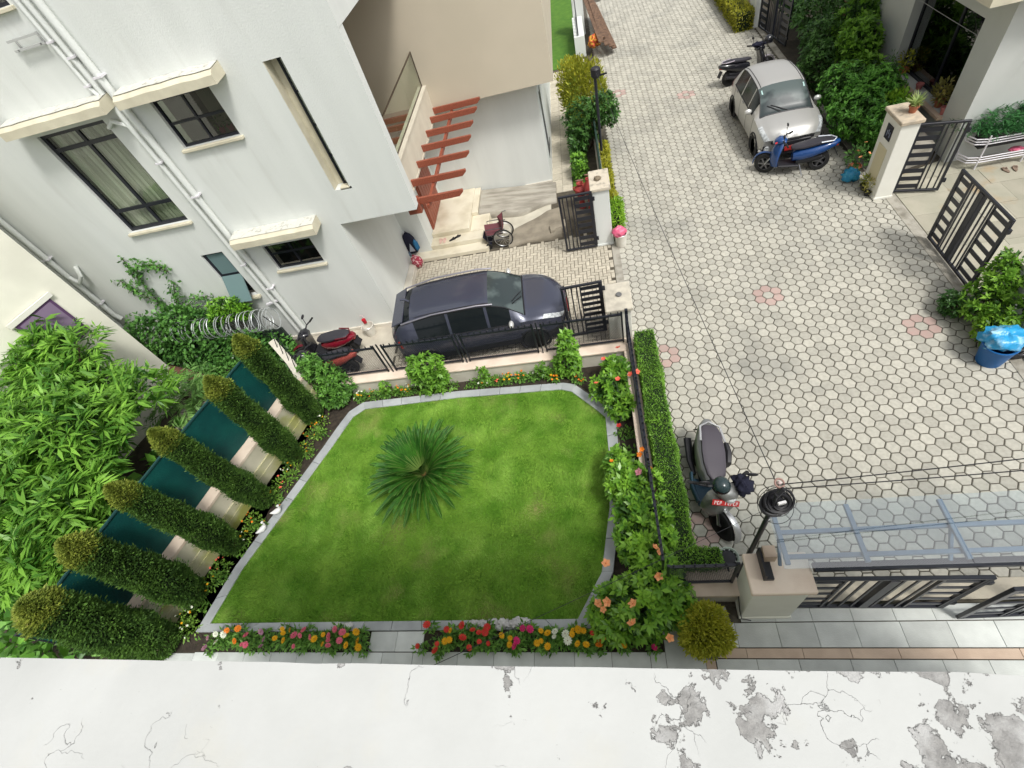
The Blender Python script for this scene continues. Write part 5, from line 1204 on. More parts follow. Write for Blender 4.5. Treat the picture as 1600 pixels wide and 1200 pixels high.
# clipped hedge, an L
hd = thing('clipped_hedge', 'long clipped dark green hedge along the edge of the paving', 'hedge', (.85, 5.7, 0))
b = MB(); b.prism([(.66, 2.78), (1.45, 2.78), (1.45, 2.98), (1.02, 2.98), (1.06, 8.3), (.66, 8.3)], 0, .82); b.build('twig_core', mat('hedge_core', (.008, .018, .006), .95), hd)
def boxpts(n, x0, x1, y0, y1, z0, z1):
    A = [((x1 - x0) * (y1 - y0), 0), ((x1 - x0) * (z1 - z0), 1), ((x1 - x0) * (z1 - z0), 2), ((y1 - y0) * (z1 - z0), 3), ((y1 - y0) * (z1 - z0), 4)]
    w_ = np.array([a[0] for a in A]); f = rng.choice(5, n, p=w_ / w_.sum()); u, v = rng.random(n), rng.random(n)
    P = np.stack([x0 + (x1 - x0) * u, y0 + (y1 - y0) * v, np.full(n, z1)], 1); D = np.zeros((n, 3)); D[:, 2] = 1
    for k, (cx_, nx, ny) in ((1, (y0, 0, -1)), (2, (y1, 0, 1)), (3, (x0, -1, 0)), (4, (x1, 1, 0))):
        s_ = f == k; D[s_] = (nx, ny, 0); P[s_, 2] = z0 + (z1 - z0) * v[s_]
        if k < 3: P[s_, 1] = cx_
        else: P[s_, 0] = cx_; P[s_, 1] = y0 + (y1 - y0) * u[s_]
    return P, D
def leafbox(name, boxes, n, size, m, parent, aspect=.6, bulge=.035, kind=None):
    tot = sum((b_[1] - b_[0]) * (b_[3] - b_[2]) + 2 * b_[5] * (b_[1] - b_[0] + b_[3] - b_[2]) for b_ in boxes); Ps, Ds = [], []
    for b_ in boxes:
        k = int(n * ((b_[1] - b_[0]) * (b_[3] - b_[2]) + 2 * b_[5] * (b_[1] - b_[0] + b_[3] - b_[2])) / tot); P, D = boxpts(k, *b_); Ps.append(P); Ds.append(D)
    P, D = np.concatenate(Ps), np.concatenate(Ds)
    bl = np.array([noise.noise(Vector(p) * 2.2) for p in P]) * bulge * 1.5 + rng.normal(size=len(P)) * bulge * .5
    P = P + D * bl[:, None] - D * size * .3; P[:, 2] = np.maximum(P[:, 2], .01); D = D + rng.normal(size=D.shape) * .75; D[:, 2] += .2
    V, F = leafgeo(P, D, size * (.6 + .7 * rng.random(len(P))), aspect, .1, .5); return npmesh(name, V, F, m, parent, kind)
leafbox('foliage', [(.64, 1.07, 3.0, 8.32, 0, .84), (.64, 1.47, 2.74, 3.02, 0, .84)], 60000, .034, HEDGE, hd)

# cypress columns
def cypress_part(z0, z1, n, m, name, parent, h=3.4, rbase=.295):
    z = z0 + (z1 - z0) * rng.random(n); a = rng.random(n) * 2 * PI
    t = z / h; r = rbase * np.clip(np.minimum(1.0, (1.02 - t) * 9), 0, 1) ** .5 * (.72 + .28 * np.minimum(1, t * 4)) * (.88 + .12 * np.sin(t * 3.0 + 1))
    lump = np.array([noise.noise((math.cos(q) * 1.6, math.sin(q) * 1.6, w_ * 2.3)) for q, w_ in zip(a, z)]); r = r * (1 + .26 * lump) * (.78 + .22 * rng.random(n) ** .4) * (1 + .22 * (rng.random(n) > .965))
    P = np.stack([r * np.cos(a), r * np.sin(a), z], 1); D = np.stack([np.cos(a), np.sin(a), np.full(n, .75)], 1) + rng.normal(size=(n, 3)) * .4
    V, F = leafgeo(P, D, .058 * (.6 + .7 * rng.random(n)), .42, .1, .3); o_ = worldoff(parent)
    return npmesh(name, V + np.array([o_.x, o_.y, o_.z]), F, m, parent)
cyps = [((-8.15, 7.28), 3.35, 'rearmost columnar cypress, next to the red scooter'), ((-8.38, 6.08), 3.45, 'second columnar cypress from the red scooter'), ((-8.78, 4.86), 3.5, 'third columnar cypress from the red scooter, by the pale wall strip'),
        ((-9.22, 3.78), 3.45, 'fourth columnar cypress, near the white bird ornaments'), ((-9.72, 2.68), 3.42, 'fifth columnar cypress with a golden tipped crown hiding the leafy tree base'), ((-10.02, 1.66), 3.3, 'nearest columnar cypress, lowest in the photo above the parapet')]
c0 = None
for (x, y), h, lb in cyps:
    if c0 is None:
        c0 = thing('cypress', lb, 'cypress tree', (x, y, 0), 0, 'row of cypresses by the boundary wall')
        b = MB(); b.tube([(0, 0, 0), (0, 0, 1.5), (0, 0, 3.1)], [.055, .04, .015], 8); b.build('trunk', BARK, c0, True, local=True)
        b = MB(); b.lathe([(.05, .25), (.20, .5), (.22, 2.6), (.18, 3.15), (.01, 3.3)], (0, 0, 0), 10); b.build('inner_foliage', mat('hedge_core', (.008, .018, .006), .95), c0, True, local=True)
        cypress_part(.12, 3.1, 24000, CYP, 'crown', c0); cypress_part(3.0, 3.5, 5000, CYPT, 'crown_tip', c0)
    else: c = copy_tree(c0, None, (x, y, 0), rd.uniform(0, 6.2), lb); q = {5: 1.3, 4: 1.12}.get(len([1 for o_ in bpy.data.objects if o_.name.startswith('cypress')]) - 1, 1.0) * rd.uniform(.93, 1.08); c.scale = (q, q * rd.uniform(.94, 1.06), h / 3.4); c.rotation_euler = (rd.uniform(-.035, .035), rd.uniform(-.035, .035), c.rotation_euler[2])

# cycad
cy = thing('cycad', 'dark green cycad palm with a dense rosette of stiff fronds on the lawn', 'cycad', (-4.5, 5.12, 0))
b = MB(); b.lathe([(.20, 0), (.22, .15), (.19, .32), (.05, .42), (.001, .44)], (-4.5, 5.12, 0), 14); b.build('trunk', BARK, cy, True)
b = MB(); b.ell((-4.5, 5.12, .50), (.07, .07, .16), 12, 8); b.build('cone', mat('cone_brown', (.24, .17, .05), .8), cy, True)
def frondmesh(L_, rise, curl):
    b = MB(); n = 24; pts = []
    for k in range(n + 1):
        t = k / n; s_ = L_ * t; pts.append(Vector((s_ * math.cos(rise) , 0, s_ * math.sin(rise) - curl * s_ * s_)))
    b.tube(pts, [.013 * (1 - .75 * k / n) for k in range(n + 1)], 4); nrib = len(b.f)
    for k in range(3, n + 1):
        for h in (0, .5):
            t = (k - h) / n; i = min(int(t * n), n - 1); p = pts[i].lerp(pts[i + 1], t * n - i); d = (pts[i + 1] - pts[i]).normalized()
            l_ = .165 * math.sin(PI * min(1, (t * .93 + .10))) ** .6 + .015
            for sg in (1, -1):
                q = Vector((d.x * .88, sg * .44, d.z * .88 + .22)).normalized() * l_; w_ = d * .013
                b.add([p - w_, p + q * .5 - w_ * 1.2, p + q, p + q * .5 + w_ * 1.2], [(0, 1, 2, 3)])
    me = b.mesh('frond', CYC); me.materials.append(mat('cycad_rib', (.13, .21, .045), .5)); mi = [1] * nrib + [0] * (len(me.polygons) - nrib); me.polygons.foreach_set('material_index', mi); return me
fm = [frondmesh(1.52, .72, .22), frondmesh(1.50, .98, .24), frondmesh(1.40, 1.22, .22), frondmesh(1.44, .42, .18)]
for k in range(165):
    a = k * 2.39996; tier = 3 if k % 13 == 0 or k > 150 else (0 if k % 3 == 0 else (1 if k % 3 == 1 else 2))
    o = inst('frond', fm[tier], cy, (-4.5 + .05 * math.cos(a), 5.12 + .05 * math.sin(a), .38 + (.10 if tier == 2 else 0)), a + rd.uniform(-.1, .1)); s_ = rd.uniform(.9, 1.06); o.scale = (s_, s_, s_)

# hibiscus and shrubs round the lawn
def place_flowers(root, pts, R, m, nm='flower', petals=5, up=.5):
    b = flowerhead(R, petals, 1, .45); b.lathe([(.001, .02), (R * .16, .0), (R * .10, R * .5), (.001, R * .7)], (0, 0, 0), 6)
    me = b.mesh(nm, m); o0 = worldoff(root)
    for x, y, z in pts:
        o = bpy.data.objects.new(nm, me); COL.objects.link(o); o.parent = root; o.location = Vector((x, y, z)) - o0
        o.rotation_euler = (rd.uniform(-.6, .6), rd.uniform(-.6, .6), rd.uniform(0, 6)); s_ = rd.uniform(.8, 1.15); o.scale = (s_, s_, s_)
def shrub(label, base, blobs, n, k, size, m=HIB, cat='shrub', name='shrub', inner=True, aspect=.42, rise=.35, lift=.5, group=None, nin=1.0, din=HIBD):
    t = thing(name, label, cat, (*base, 0), 0, group)
    twigs('stem', (*base, 0), [tuple(np.array(b_[0]) + np.array((rd.uniform(-.15, .15) * b_[1][0], rd.uniform(-.15, .15), .1))) for b_ in blobs for _ in range(2)], .018, BARK, t)
    rosettes('foliage', blobs, n, k, size, m, t, aspect, .78, rise, None, lift)
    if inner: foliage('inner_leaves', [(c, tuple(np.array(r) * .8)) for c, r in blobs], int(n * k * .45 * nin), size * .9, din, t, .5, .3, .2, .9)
    return t
h1_ = shrub('broad glossy hibiscus bush with peach flowers filling the lawn corner', (.1, 2.3), [((-.05, 2.15, .5), (.68, .52, .48)), ((.38, 2.62, .58), (.52, .5, .5)), ((-.45, 2.0, .35), (.42, .38, .38)), ((.62, 2.15, .45), (.38, .36, .42)), ((.15, 3.3, .6), (.45, .5, .48))], 620, 8, .155, name='hibiscus')
place_flowers(h1_, [(-.47, 2.75, 1.02), (.38, 2.50, 1.08), (-.68, 2.15, .78), (-.5, 2.14, .92), (-.60, 2.05, .82), (-.08, 2.08, 1.0), (-.13, 1.80, .95), (.44, 1.63, .72), (.39, 2.98, 1.08), (.45, 2.90, 1.08)], .080, PET['peach'])
h2_ = shrub('upright hibiscus bush with one large pink flower beside the fence', (.1, 4.4), [((.05, 4.45, .55), (.42, .5, .5)), ((.15, 3.85, .55), (.42, .5, .48)), ((-.08, 4.9, .45), (.30, .34, .42))], 330, 8, .15, name='hibiscus')
place_flowers(h2_, [(.30, 4.46, 1.02)], .10, PET['lightpink']); place_flowers(h2_, [(-.21, 4.82, .88), (.36, 4.88, .95), (.52, 4.52, 1.02), (.42, 5.05, .85)], .06, PET['orange'], 'small_flower')
h3_ = shrub('loose hibiscus bush with coral flowers at the upper lawn corner', (.05, 6.8), [((-.1, 6.95, .5), (.42, .38, .42)), ((.12, 6.5, .42), (.34, .36, .38)), ((.1, 7.4, .5), (.36, .34, .42))], 240, 7, .14, name='hibiscus')
place_flowers(h3_, [(-.38, 6.8, .92), (.11, 6.83, .95), (-.16, 7.42, 1.0), (.40, 6.95, .92), (.55, 7.05, .85), (.2, 7.75, .95)], .07, PET['coral']); place_flowers(h3_, [(.02, 5.85, .55)], .075, PET['red'], 'red_flower')
shrub('sprig of hibiscus poking over the fence onto the clipped hedge', (.55, 3.4), [((.62, 3.35, 1.05), (.22, .42, .22)), ((.55, 4.2, 1.0), (.14, .3, .16))], 60, 7, .13, inner=False)
shrub('rounded light green shrub before the mesh fence, left of the dark car rear', (-4.72, 7.86), [((-4.68, 7.92, .95), (.52, .34, .36)), ((-4.5, 7.85, .55), (.34, .25, .35)), ((-4.72, 7.82, .2), (.38, .2, .2)), ((-5.0, 7.9, .6), (.25, .22, .25))], 230, 7, .13, SHRUB, din=SHRUB, nin=.3)
shrub('slender bright green shrub in front of the headlight of the dark car', (-1.16, 7.86), [((-1.08, 7.9, .45), (.34, .26, .42)), ((-1.0, 7.95, .95), (.25, .22, .35)), ((-.98, 8.0, 1.3), (.13, .13, .22))], 190, 7, .125, SHRUB, nin=.4)
shrub('big mixed bush at the left end of the garden wall', (-7.75, 7.95), [((-7.75, 8.15, .8), (.55, .35, .6)), ((-8.05, 8.3, 1.15), (.35, .3, .35)), ((-7.4, 8.0, .5), (.4, .3, .45)), ((-7.65, 7.75, .35), (.45, .28, .35))], 420, 7, .12, leafmat('mid_leaf', (.025, .075, .015), (.085, .185, .03), None, .45, .3, 1.5), nin=.6)
for lb, x, y, h in (('small leafy sprig by the garden wall, left of the light green shrub', -6.05, 7.86, .65), ('small leafy plant by the wall between white and orange flowers', -3.28, 7.88, .7), ('small leafy plant by the wall left of the slender shrub', -1.75, 7.88, .62)):
    shrub(lb, (x, y), [((x, y, h * .6), (.14, .12, h * .42)), ((x + .1, y, h * .3), (.16, .12, h * .25))], 42, 6, .10, SHRUB, inner=False)
# bedding clumps along the borders
def clump(label, x, y, r, cols, nfl, group=None, lm=LEAFB, fr=.032):
    t = thing('bedding_plant', label, 'bedding plant', (x, y, 0), 0, group)
    foliage('foliage', [((x, y, r * .5), (r, r * .9, r * .7))], 130, .075, lm, t, .4, .3, .0, .8)
    for c in cols: place_flowers(t, [(x + rd.uniform(-r, r) * .85, y + rd.uniform(-r, r) * .8, r * rd.uniform(.9, 1.3)) for _ in range(nfl)], fr, PET[c], c + '_flower', 7)
CN = [(-6.95, 7.85, ['white', 'yellow'], 'white and yellow'), (-6.55, 7.87, ['orange'], 'orange'), (-6.2, 7.9, ['yellow'], 'yellow'), (-5.75, 7.9, ['orange'], 'orange'), (-5.42, 7.9, ['white', 'yellow'], 'white and yellow'),
      (-3.35, 7.86, ['white', 'yellow'], 'white and yellow'), (-3.02, 7.88, ['coral'], 'coral'), (-2.7, 7.9, ['orange', 'yellow'], 'orange and yellow'), (-2.35, 7.9, ['orange'], 'orange'), (-2.0, 7.88, ['white'], 'white'), (-1.45, 7.74, ['yellow', 'orange'], 'yellow and orange'), (-.85, 7.62, ['orange'], 'orange')]
seen_l = {}
for q_, (x, y, c, nm) in enumerate(CN): clump('low %s bedding plant before the garden wall, %s from the left' % (nm, ['first', 'second', 'third', 'fourth', 'fifth', 'sixth', 'seventh', 'eighth', 'ninth', 'tenth', 'eleventh', 'twelfth'][q_]), x, y, .17, c, 5, '%s bedding by the garden wall' % nm)
CL = [(-7.95, 7.15, ['white', 'yellow'], 'white'), (-8.05, 6.75, ['orange'], 'orange'), (-8.2, 6.3, ['yellow'], 'yellow'), (-8.35, 5.75, ['white', 'yellow'], 'white'), (-8.5, 5.3, ['coral'], 'coral'), (-8.62, 4.95, ['yellow'], 'yellow'), (-8.95, 4.35, ['orange'], 'orange'), (-9.1, 3.95, ['yellow', 'white'], 'yellow'), (-9.35, 3.25, ['coral'], 'coral'), (-9.5, 2.9, ['yellow'], 'yellow'), (-9.75, 2.2, ['white', 'yellow'], 'white'), (-9.6, 1.95, ['white'], 'white')]
for q_, (x, y, c, nm) in enumerate(CL): clump('small %s flowering plant below the cypresses, %s from the top end' % (nm, ['first', 'second', 'third', 'fourth', 'fifth', 'sixth', 'seventh', 'eighth', 'ninth', 'tenth', 'eleventh', 'twelfth'][q_]), x, y, .25, c, 5, '%s plants below the cypresses' % nm, leafmat('border_leaf', (.03, .08, .015), (.13, .22, .03), None, .5, .3, 3), .028)

# zinnias in the two beds
ORD = ('first second third fourth fifth sixth seventh eighth ninth tenth eleventh twelfth thirteenth fourteenth fifteenth sixteenth seventeenth eighteenth nineteenth twentieth').split()
FL = dict(
 left=dict(yellow=[(-7.22, 1.72), (-6.99, 1.68), (-7.09, 1.89), (-7.06, 1.81), (-6.92, 1.87), (-6.31, 1.70), (-6.14, 1.78), (-6.09, 1.61), (-5.61, 1.75), (-5.58, 1.59), (-5.42, 1.83), (-5.37, 1.67), (-5.32, 1.56)],
  pink=[(-6.79, 1.77), (-6.65, 1.77), (-6.61, 1.87), (-6.42, 1.74), (-6.71, 1.57), (-6.0, 1.75), (-6.0, 1.67), (-5.96, 1.58), (-5.92, 1.88), (-5.74, 1.67), (-5.74, 1.82), (-7.83, 1.6), (-7.94, 1.61), (-7.91, 1.78)],
  white=[(-8.63, 1.8), (-8.57, 1.65), (-8.47, 1.8)], orange=[(-8.41, 1.87), (-8.18, 1.91), (-8.15, 1.68)], mauve=[(-8.81, 1.73), (-8.83, 1.55), (-7.45, 1.7), (-7.6, 1.85), (-7.5, 1.58)]),
 right=dict(red=[(-3.96, 1.93), (-4.09, 1.57), (-3.72, 1.61), (-3.74, 1.5), (-3.57, 1.86), (-3.26, 1.92), (-3.05, 1.84), (-3.23, 1.71), (-3.1, 1.55), (-2.93, 1.8), (-2.82, 1.81), (-2.77, 1.89), (-2.9, 1.64), (-2.73, 1.62), (-.84, 1.77)],
  yellow=[(-3.58, 1.66), (-3.49, 1.68), (-3.47, 1.83), (-2.5, 1.75), (-2.32, 1.7), (-2.33, 1.6), (-1.76, 1.81), (-1.64, 1.78), (-1.83, 1.62), (-1.75, 1.65), (-1.64, 1.57), (-1.19, 1.83), (-1.1, 1.84), (-1.0, 1.82), (-1.2, 1.76), (-1.11, 1.61), (-.96, 1.59), (-.32, 1.58), (-.45, 1.68)],
  magenta=[(-2.11, 1.87), (-1.97, 1.85), (-2.21, 1.66), (-2.23, 1.57), (.18, 1.55)], white=[(-1.5, 1.8), (-1.52, 1.72), (-1.32, 1.77), (-1.28, 1.66)], orange=[(-.73, 1.69), (-.65, 1.7), (-.74, 1.58)]))
heads = {c: flowerhead(.070, 11, 3, .22).mesh('flower_head', PET[c]) for c in ('yellow', 'pink', 'white', 'orange', 'mauve', 'red', 'magenta')}
hc = MB(); hc.ell((0, 0, .028), (.014, .014, .010), 8, 4); hcm = hc.mesh('flower_centre', mat('centre_brown', (.22, .12, .02), .8))
zf = []
for q in range(3):
    zz = thing('tmp', 'tmp', 'tmp'); o = foliage('foliage', [((0, 0, .13), (.12, .10, .13))], 46, .11, LEAFB, zz, .36, .2, .1, .9); zf.append(o.data); bpy.data.objects.remove(o); bpy.data.objects.remove(zz)
st = MB(); st.tube([(0, 0, 0), (.01, .0, .15), (0, 0, .3)], .006, 5); stm = st.mesh('stem', HIBD)
for bed, d in FL.items():
    for c, pts in d.items():
        for q_, (x, y) in enumerate(sorted(pts)):
            t = thing('zinnia', '%s %s zinnia from the left end of the %s flower bed' % (ORD[q_], c, bed), 'flower', (x, y, 0), rd.uniform(0, 6), '%s zinnias of the %s bed' % (c, bed))
            for nm, me, z in (('stem', stm, 0), ('foliage', rd.choice(zf), 0)):
                o = bpy.data.objects.new(nm, me); COL.objects.link(o); o.parent = t; o.location = (0, 0, z)
            o = bpy.data.objects.new('flower_head', heads[c]); COL.objects.link(o); o.parent = t; o.location = (0, 0, rd.uniform(.29, .36)); o.rotation_euler = (rd.uniform(-.6, .6), rd.uniform(-.6, .6), rd.uniform(0, 6)); s_ = rd.uniform(.7, 1.2); o.scale = (s_, s_, s_)
            o2 = bpy.data.objects.new('flower_centre', hcm); COL.objects.link(o2); o2.parent = o
b = foliage('bedding_leaves', [((-7.3, 1.7, .08), (1.9, .16, .10)), ((-6.2, 1.7, .08), (1.0, .16, .10)), ((-2.4, 1.7, .08), (1.7, .15, .10)), ((-1.0, 1.7, .08), (1.3, .15, .10))], 2200, .085, LEAFB, None, .38, .2, 0, .9, 'stuff')

gp = []
for x0, y0, x1, y1, k_ in ((-7.3, 7.9, -1.3, 7.9, 9), (-7.75, 7.1, -9.7, 2.1, 8), (.15, 5.2, .15, 6.2, 2), (-.05, 3.2, .2, 5.0, 3)):
    for q_ in range(k_): f = (q_ + .5) / k_; gp.append(((x0 + (x1 - x0) * f, y0 + (y1 - y0) * f, .06), (.30, .14, .10)))
foliage('ground_cover', gp, 2000, .085, leafmat('ground_cover_leaf', (.03, .085, .015), (.10, .19, .03), None, .5, .3, 2), None, .5, .2, 0, .9, 'stuff')
# golden ball shrub in a pot
t = thing('ball_shrub', 'round golden green shrub growing in a grey pot beside the near gate pillar', 'shrub', (1.02, 1.75, 0))
foliage('crown', [((1.02, 1.75, .60), (.38, .38, .36)), ((1.08, 1.92, .72), (.28, .24, .26)), ((.88, 1.62, .58), (.26, .24, .26)), ((1.2, 1.65, .62), (.22, .22, .24))], 4600, .070, leafmat('golden_ball_leaf', (.17, .20, .015), (.26, .255, .03), (.70, .66, .14), .5, .4, 5), t, .36, .72, -.4, .5)
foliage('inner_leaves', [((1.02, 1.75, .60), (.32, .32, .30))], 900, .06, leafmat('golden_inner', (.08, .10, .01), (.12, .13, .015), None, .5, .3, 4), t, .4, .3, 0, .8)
b = MB(); b.tube([(1.02, 1.75, .2), (1.02, 1.75, .6)], .03, 6); b.build('stem', BARK, t)
t = thing('plant_pot', 'round grey concrete pot under the golden ball shrub', 'pot', (1.0, 1.74, 0))
b = MB(); b.lathe([(.001, .004), (.26, .004), (.36, .30), (.38, .34), (.34, .345), (.31, .30), (.001, .28)], (1.0, 1.74, 0), 28); b.build('pot', mat('grey_pot', (.20, .20, .195), .75, (.28, .28, .27), 5, 5, .2, 50), t, True)
b = MB(); b.lathe([(.001, .285), (.31, .285), (.001, .32)], (1.0, 1.74, 0), 20); b.build('pot_soil', SOIL, t)

# neighbour's leafy tree with long drooping leaves
tr = thing('leafy_tree', 'large light green tree with long narrow drooping leaves at the left edge', 'tree', (-12.6, 4.8, 0))
b = MB(); b.tube([(-12.6, 4.8, 0), (-12.5, 4.9, 1.2), (-12.3, 5.1, 2.2)], [.16, .13, .09], 10)
TB = [((-13.6, 6.6, 3.0), (1.15, 1.0, .8)), ((-12.4, 6.5, 3.0), (.95, .85, .75)), ((-13.2, 5.3, 3.1), (1.2, 1.0, .8)), ((-11.8, 5.2, 3.2), (1.1, .9, .8)), ((-12.6, 4.2, 2.9), (1.1, .9, .8)), ((-11.4, 4.1, 2.7), (.85, .8, .7)), ((-12.0, 3.0, 2.5), (1.0, .8, .7)), ((-11.3, 2.9, 2.2), (.6, .6, .6)), ((-14.6, 7.3, 3.1), (1.0, 1.0, .9)), ((-14.8, 5.6, 2.6), (1.0, 1.2, .9)), ((-13.8, 3.6, 2.3), (1.2, 1.0, .8)), ((-12.7, 7.6, 3.6), (.5, .4, .35)), ((-13.6, 7.5, 3.7), (.4, .4, .4))]
for c, r in TB: b.tube([(-12.4, 5.0, 1.6), tuple((np.array((-12.4, 5.0, 2.0)) + np.array(c)) / 2), c], [.07, .045, .015], 6)
b.build('trunk', BARK, tr, True)
def sprays(name, blobs, n, k, size, m, parent, twig=.32):
    """twigs that hang outward with long leaves along them"""
    P, D = blobpts(n, blobs, .5); D = unit(D + rng.normal(size=D.shape) * .25); D[:, 2] = np.abs(D[:, 2]) * .6 + .1; Vs, Fs, c = [], [], 0
    A = unit(np.cross(D, np.array([0, 0, 1.0]) + rng.normal(size=D.shape) * .3))
    for j in range(k):
        t = (j + .5) / k; base = P + D * twig * t; base[:, 2] -= .12 * t * t; sg = 1 if j % 2 else -1
        d = D * .65 + A * sg * .8 + rng.normal(size=D.shape) * .2; d[:, 2] -= .30
        V, F = leafgeo(base, d, size * (.7 + .5 * rng.random(n)) * (1 - .3 * abs(t - .5)), .19, .06, .75); Vs.append(V); Fs.append(F + c); c += len(V)
    return npmesh(name, np.concatenate(Vs), np.concatenate(Fs), m, parent)
TB += [((-10.75, 6.5, 2.9), (.55, .5, .4)), ((-14.0, 8.0, 3.8), (.6, .5, .5)), ((-15.3, 8.3, 3.6), (.7, .6, .5))]
sprays('crown', TB, 1250, 13, .36, PEACHL, tr, .42); rosettes('shoot_tips', [(c, tuple(np.array(r) * 1.1)) for c, r in TB], 900, 9, .34, PEACHL, tr, .22, .8, .5, None, .5, .3)
foliage('inner_leaves', [(c, tuple(np.array(r) * .8)) for c, r in TB], 2000, .2, leafmat('shade_leaf', (.010, .035, .006), (.022, .06, .010), None, .5, .2, 1), tr, .3, .2, .5, .8)  # darker leaf colour paints the shaded gaps within the crown
t = thing('broad_leaf_plant', 'dark broad leaved plants crowding under the leafy tree by the green screen', 'plant', (-11.5, 3.5, 0))
foliage('foliage', [((-11.2, 3.2, 1.0), (.9, 1.5, .9)), ((-11.0, 5.5, .9), (.8, 1.2, .8)), ((-13.5, 3.0, 1.0), (2.2, 1.5, .9)), ((-12.5, 1.8, 1.0), (1.6, 1.0, .9))], 1500, .30, leafmat('broad_leaf', (.02, .07, .015), (.10, .22, .03), None, .35, .25, 1), t, .75, .3, .3, .9)
t = thing('palm_shrub', 'pale green feathery palm like shrub above the slatted rack', 'plant', (-11.6, 7.6, 0))
b = MB(); b.tube([(-11.6, 7.6, 0), (-11.6, 7.6, 1.5)], [.07, .05], 6); b.build('stem', BARK, t)
sprays('fronds', [((-11.4, 7.4, 1.6), (.6, .6, .4)), ((-10.9, 7.0, 1.7), (.4, .4, .3))], 70, 17, .26, leafmat('pale_frond', (.05, .13, .03), (.20, .34, .10), None, .4, .35, 1), t, .5)
# slatted rack and a log in the yard
def rack(label, x, y, z, rz):
    t = thing('slatted_rack', label, 'rack', (x, y, 0), rz)
    for k in range(6): b = MB(); b.box(-.45, -.42 + k * .14, z, .45, -.31 + k * .14, z + .03); b.build('slat', mat('weathered_slat', (.42, .38, .34), .8, (.30, .27, .24), 5, 5, island=.12), t, local=True)
    for sx in (-.4, .4): b = MB(); b.box(sx - .03, -.4, z - .06, sx + .03, .4, z - .002); b.box(sx - .03, -.38, 0, sx + .03, -.32, z - .06); b.box(sx - .03, .32, 0, sx + .03, .38, z - .06); b.build('leg', WOODB, t, local=True)
rack('weathered slatted rack just behind the green screen, below the brown log', -10.75, 6.75, 1.45, .25)
rack('weathered slatted rack behind the green screen, low at the left edge', -12.1, 2.2, 1.5, .25)
b = MB(); b.tube([(-13.7, 9.35, .7), (-12.9, 9.05, .72), (-12.0, 8.75, .66)], [.17, .19, .13], 12); tag(b.build('log', mat('red_bark', (.17, .075, .05), .95, (.08, .04, .03), 8, 6, .8, 40), None, True), 'thick reddish brown log lying under the ivy', 'log')
# ivy on the back fence
t = thing('ivy_fence', 'fence smothered in dark green ivy below the razor wire', 'ivy fence', (-11.4, 9.95, 0))
b = MB(); b.box(-14.5, 9.98, 0, -9.55, 10.06, 1.15); b.build('mesh_backing', mat('dark_fence', (.02, .03, .025), .9), t)
foliage('ivy', [((-11.0, 9.85, .6), (1.6, .30, .75)), ((-12.6, 9.9, .9), (1.3, .4, 1.0)), ((-13.6, 9.9, 1.3), (.9, .5, 1.2)), ((-12.6, 10.2, 1.7), (1.0, .35, .7)), ((-10.2, 9.6, .4), (.9, .35, .55)), ((-11.6, 9.4, .35), (1.4, .5, .45))], 9500, .13, IVY, t, .7, .55, .2, .7)
t = thing('climbing_vine', 'climbing vine reaching up the shaded white house wall', 'vine', (-13, 10.6, 0)); b = MB(); pts_all = []
for path_ in ([(-13.3, 10.62, 1.4), (-13.25, 10.64, 2.4), (-13.15, 10.66, 3.2), (-13.0, 10.66, 3.95)], [(-13.15, 10.66, 3.3), (-12.8, 10.66, 3.62), (-12.3, 10.66, 3.6), (-12.05, 10.66, 3.3)], [(-13.2, 10.62, 2.2), (-13.6, 10.64, 2.9), (-13.75, 10.66, 3.3)], [(-12.9, 10.5, 1.8), (-12.5, 10.6, 2.5), (-12.2, 10.62, 2.9)], [(-12.6, 10.5, 2.0), (-12.0, 10.6, 2.3), (-11.5, 10.62, 2.25)], [(-12.8, 10.4, 1.6), (-12.2, 10.4, 2.0), (-11.7, 10.4, 1.9)]):
    b.tube(path_, .012, 5)
    for i in range(len(path_) - 1):
        for f in np.linspace(0, 1, 18): pts_all.append(np.array(path_[i]) * (1 - f) + np.array(path_[i + 1]) * f)
b.build('stem', BARK, t)
P = np.repeat(np.array(pts_all), 4, 0) + rng.normal(size=(len(pts_all) * 4, 3)) * np.array([.10, .03, .10]); D = rng.normal(size=P.shape) + np.array([0, -.8, -.2]); V, F = leafgeo(P, D, .11 * (.6 + .8 * rng.random(len(P))), .55, .1, .3); npmesh('foliage', V, F, IVY, t)
shrub('bright leafy shrub under the frosted teal window', (-11.0, 10.3), [((-11.0, 10.32, 2.0), (.55, .26, .36)), ((-10.65, 10.3, 1.8), (.4, .25, .3)), ((-11.35, 10.3, 1.8), (.35, .25, .25))], 220, 6, .14, leafmat('bright_leaf', (.04, .12, .01), (.16, .32, .03), None, .4, .3, 2), nin=.8)
# razor wire
t = thing('razor_wire', 'coiled razor wire along the top of the ivy covered fence', 'razor wire', (-10.9, 10.0, 1.5)); b = MB(); n = 24 * 26; pts = []
for k in range(n + 1): a = 2 * PI * k / 26; pts.append((-13.2 + 3.7 * k / n + .05 * math.sin(a * .61), 10.0 + .30 * math.sin(a), 1.58 + .33 * math.cos(a)))
b.tube(pts, .013, 4); b.build('coil', mat('galvanised', (.50, .53, .53), .4, metal=.4), t, True)
for x in (-12.4, -10.9, -9.6): b = MB(); b.tube([(x, 10.03, 1.1), (x + .1, 9.7, 1.95)], .016, 5); b.build('bracket', BLACK, t)

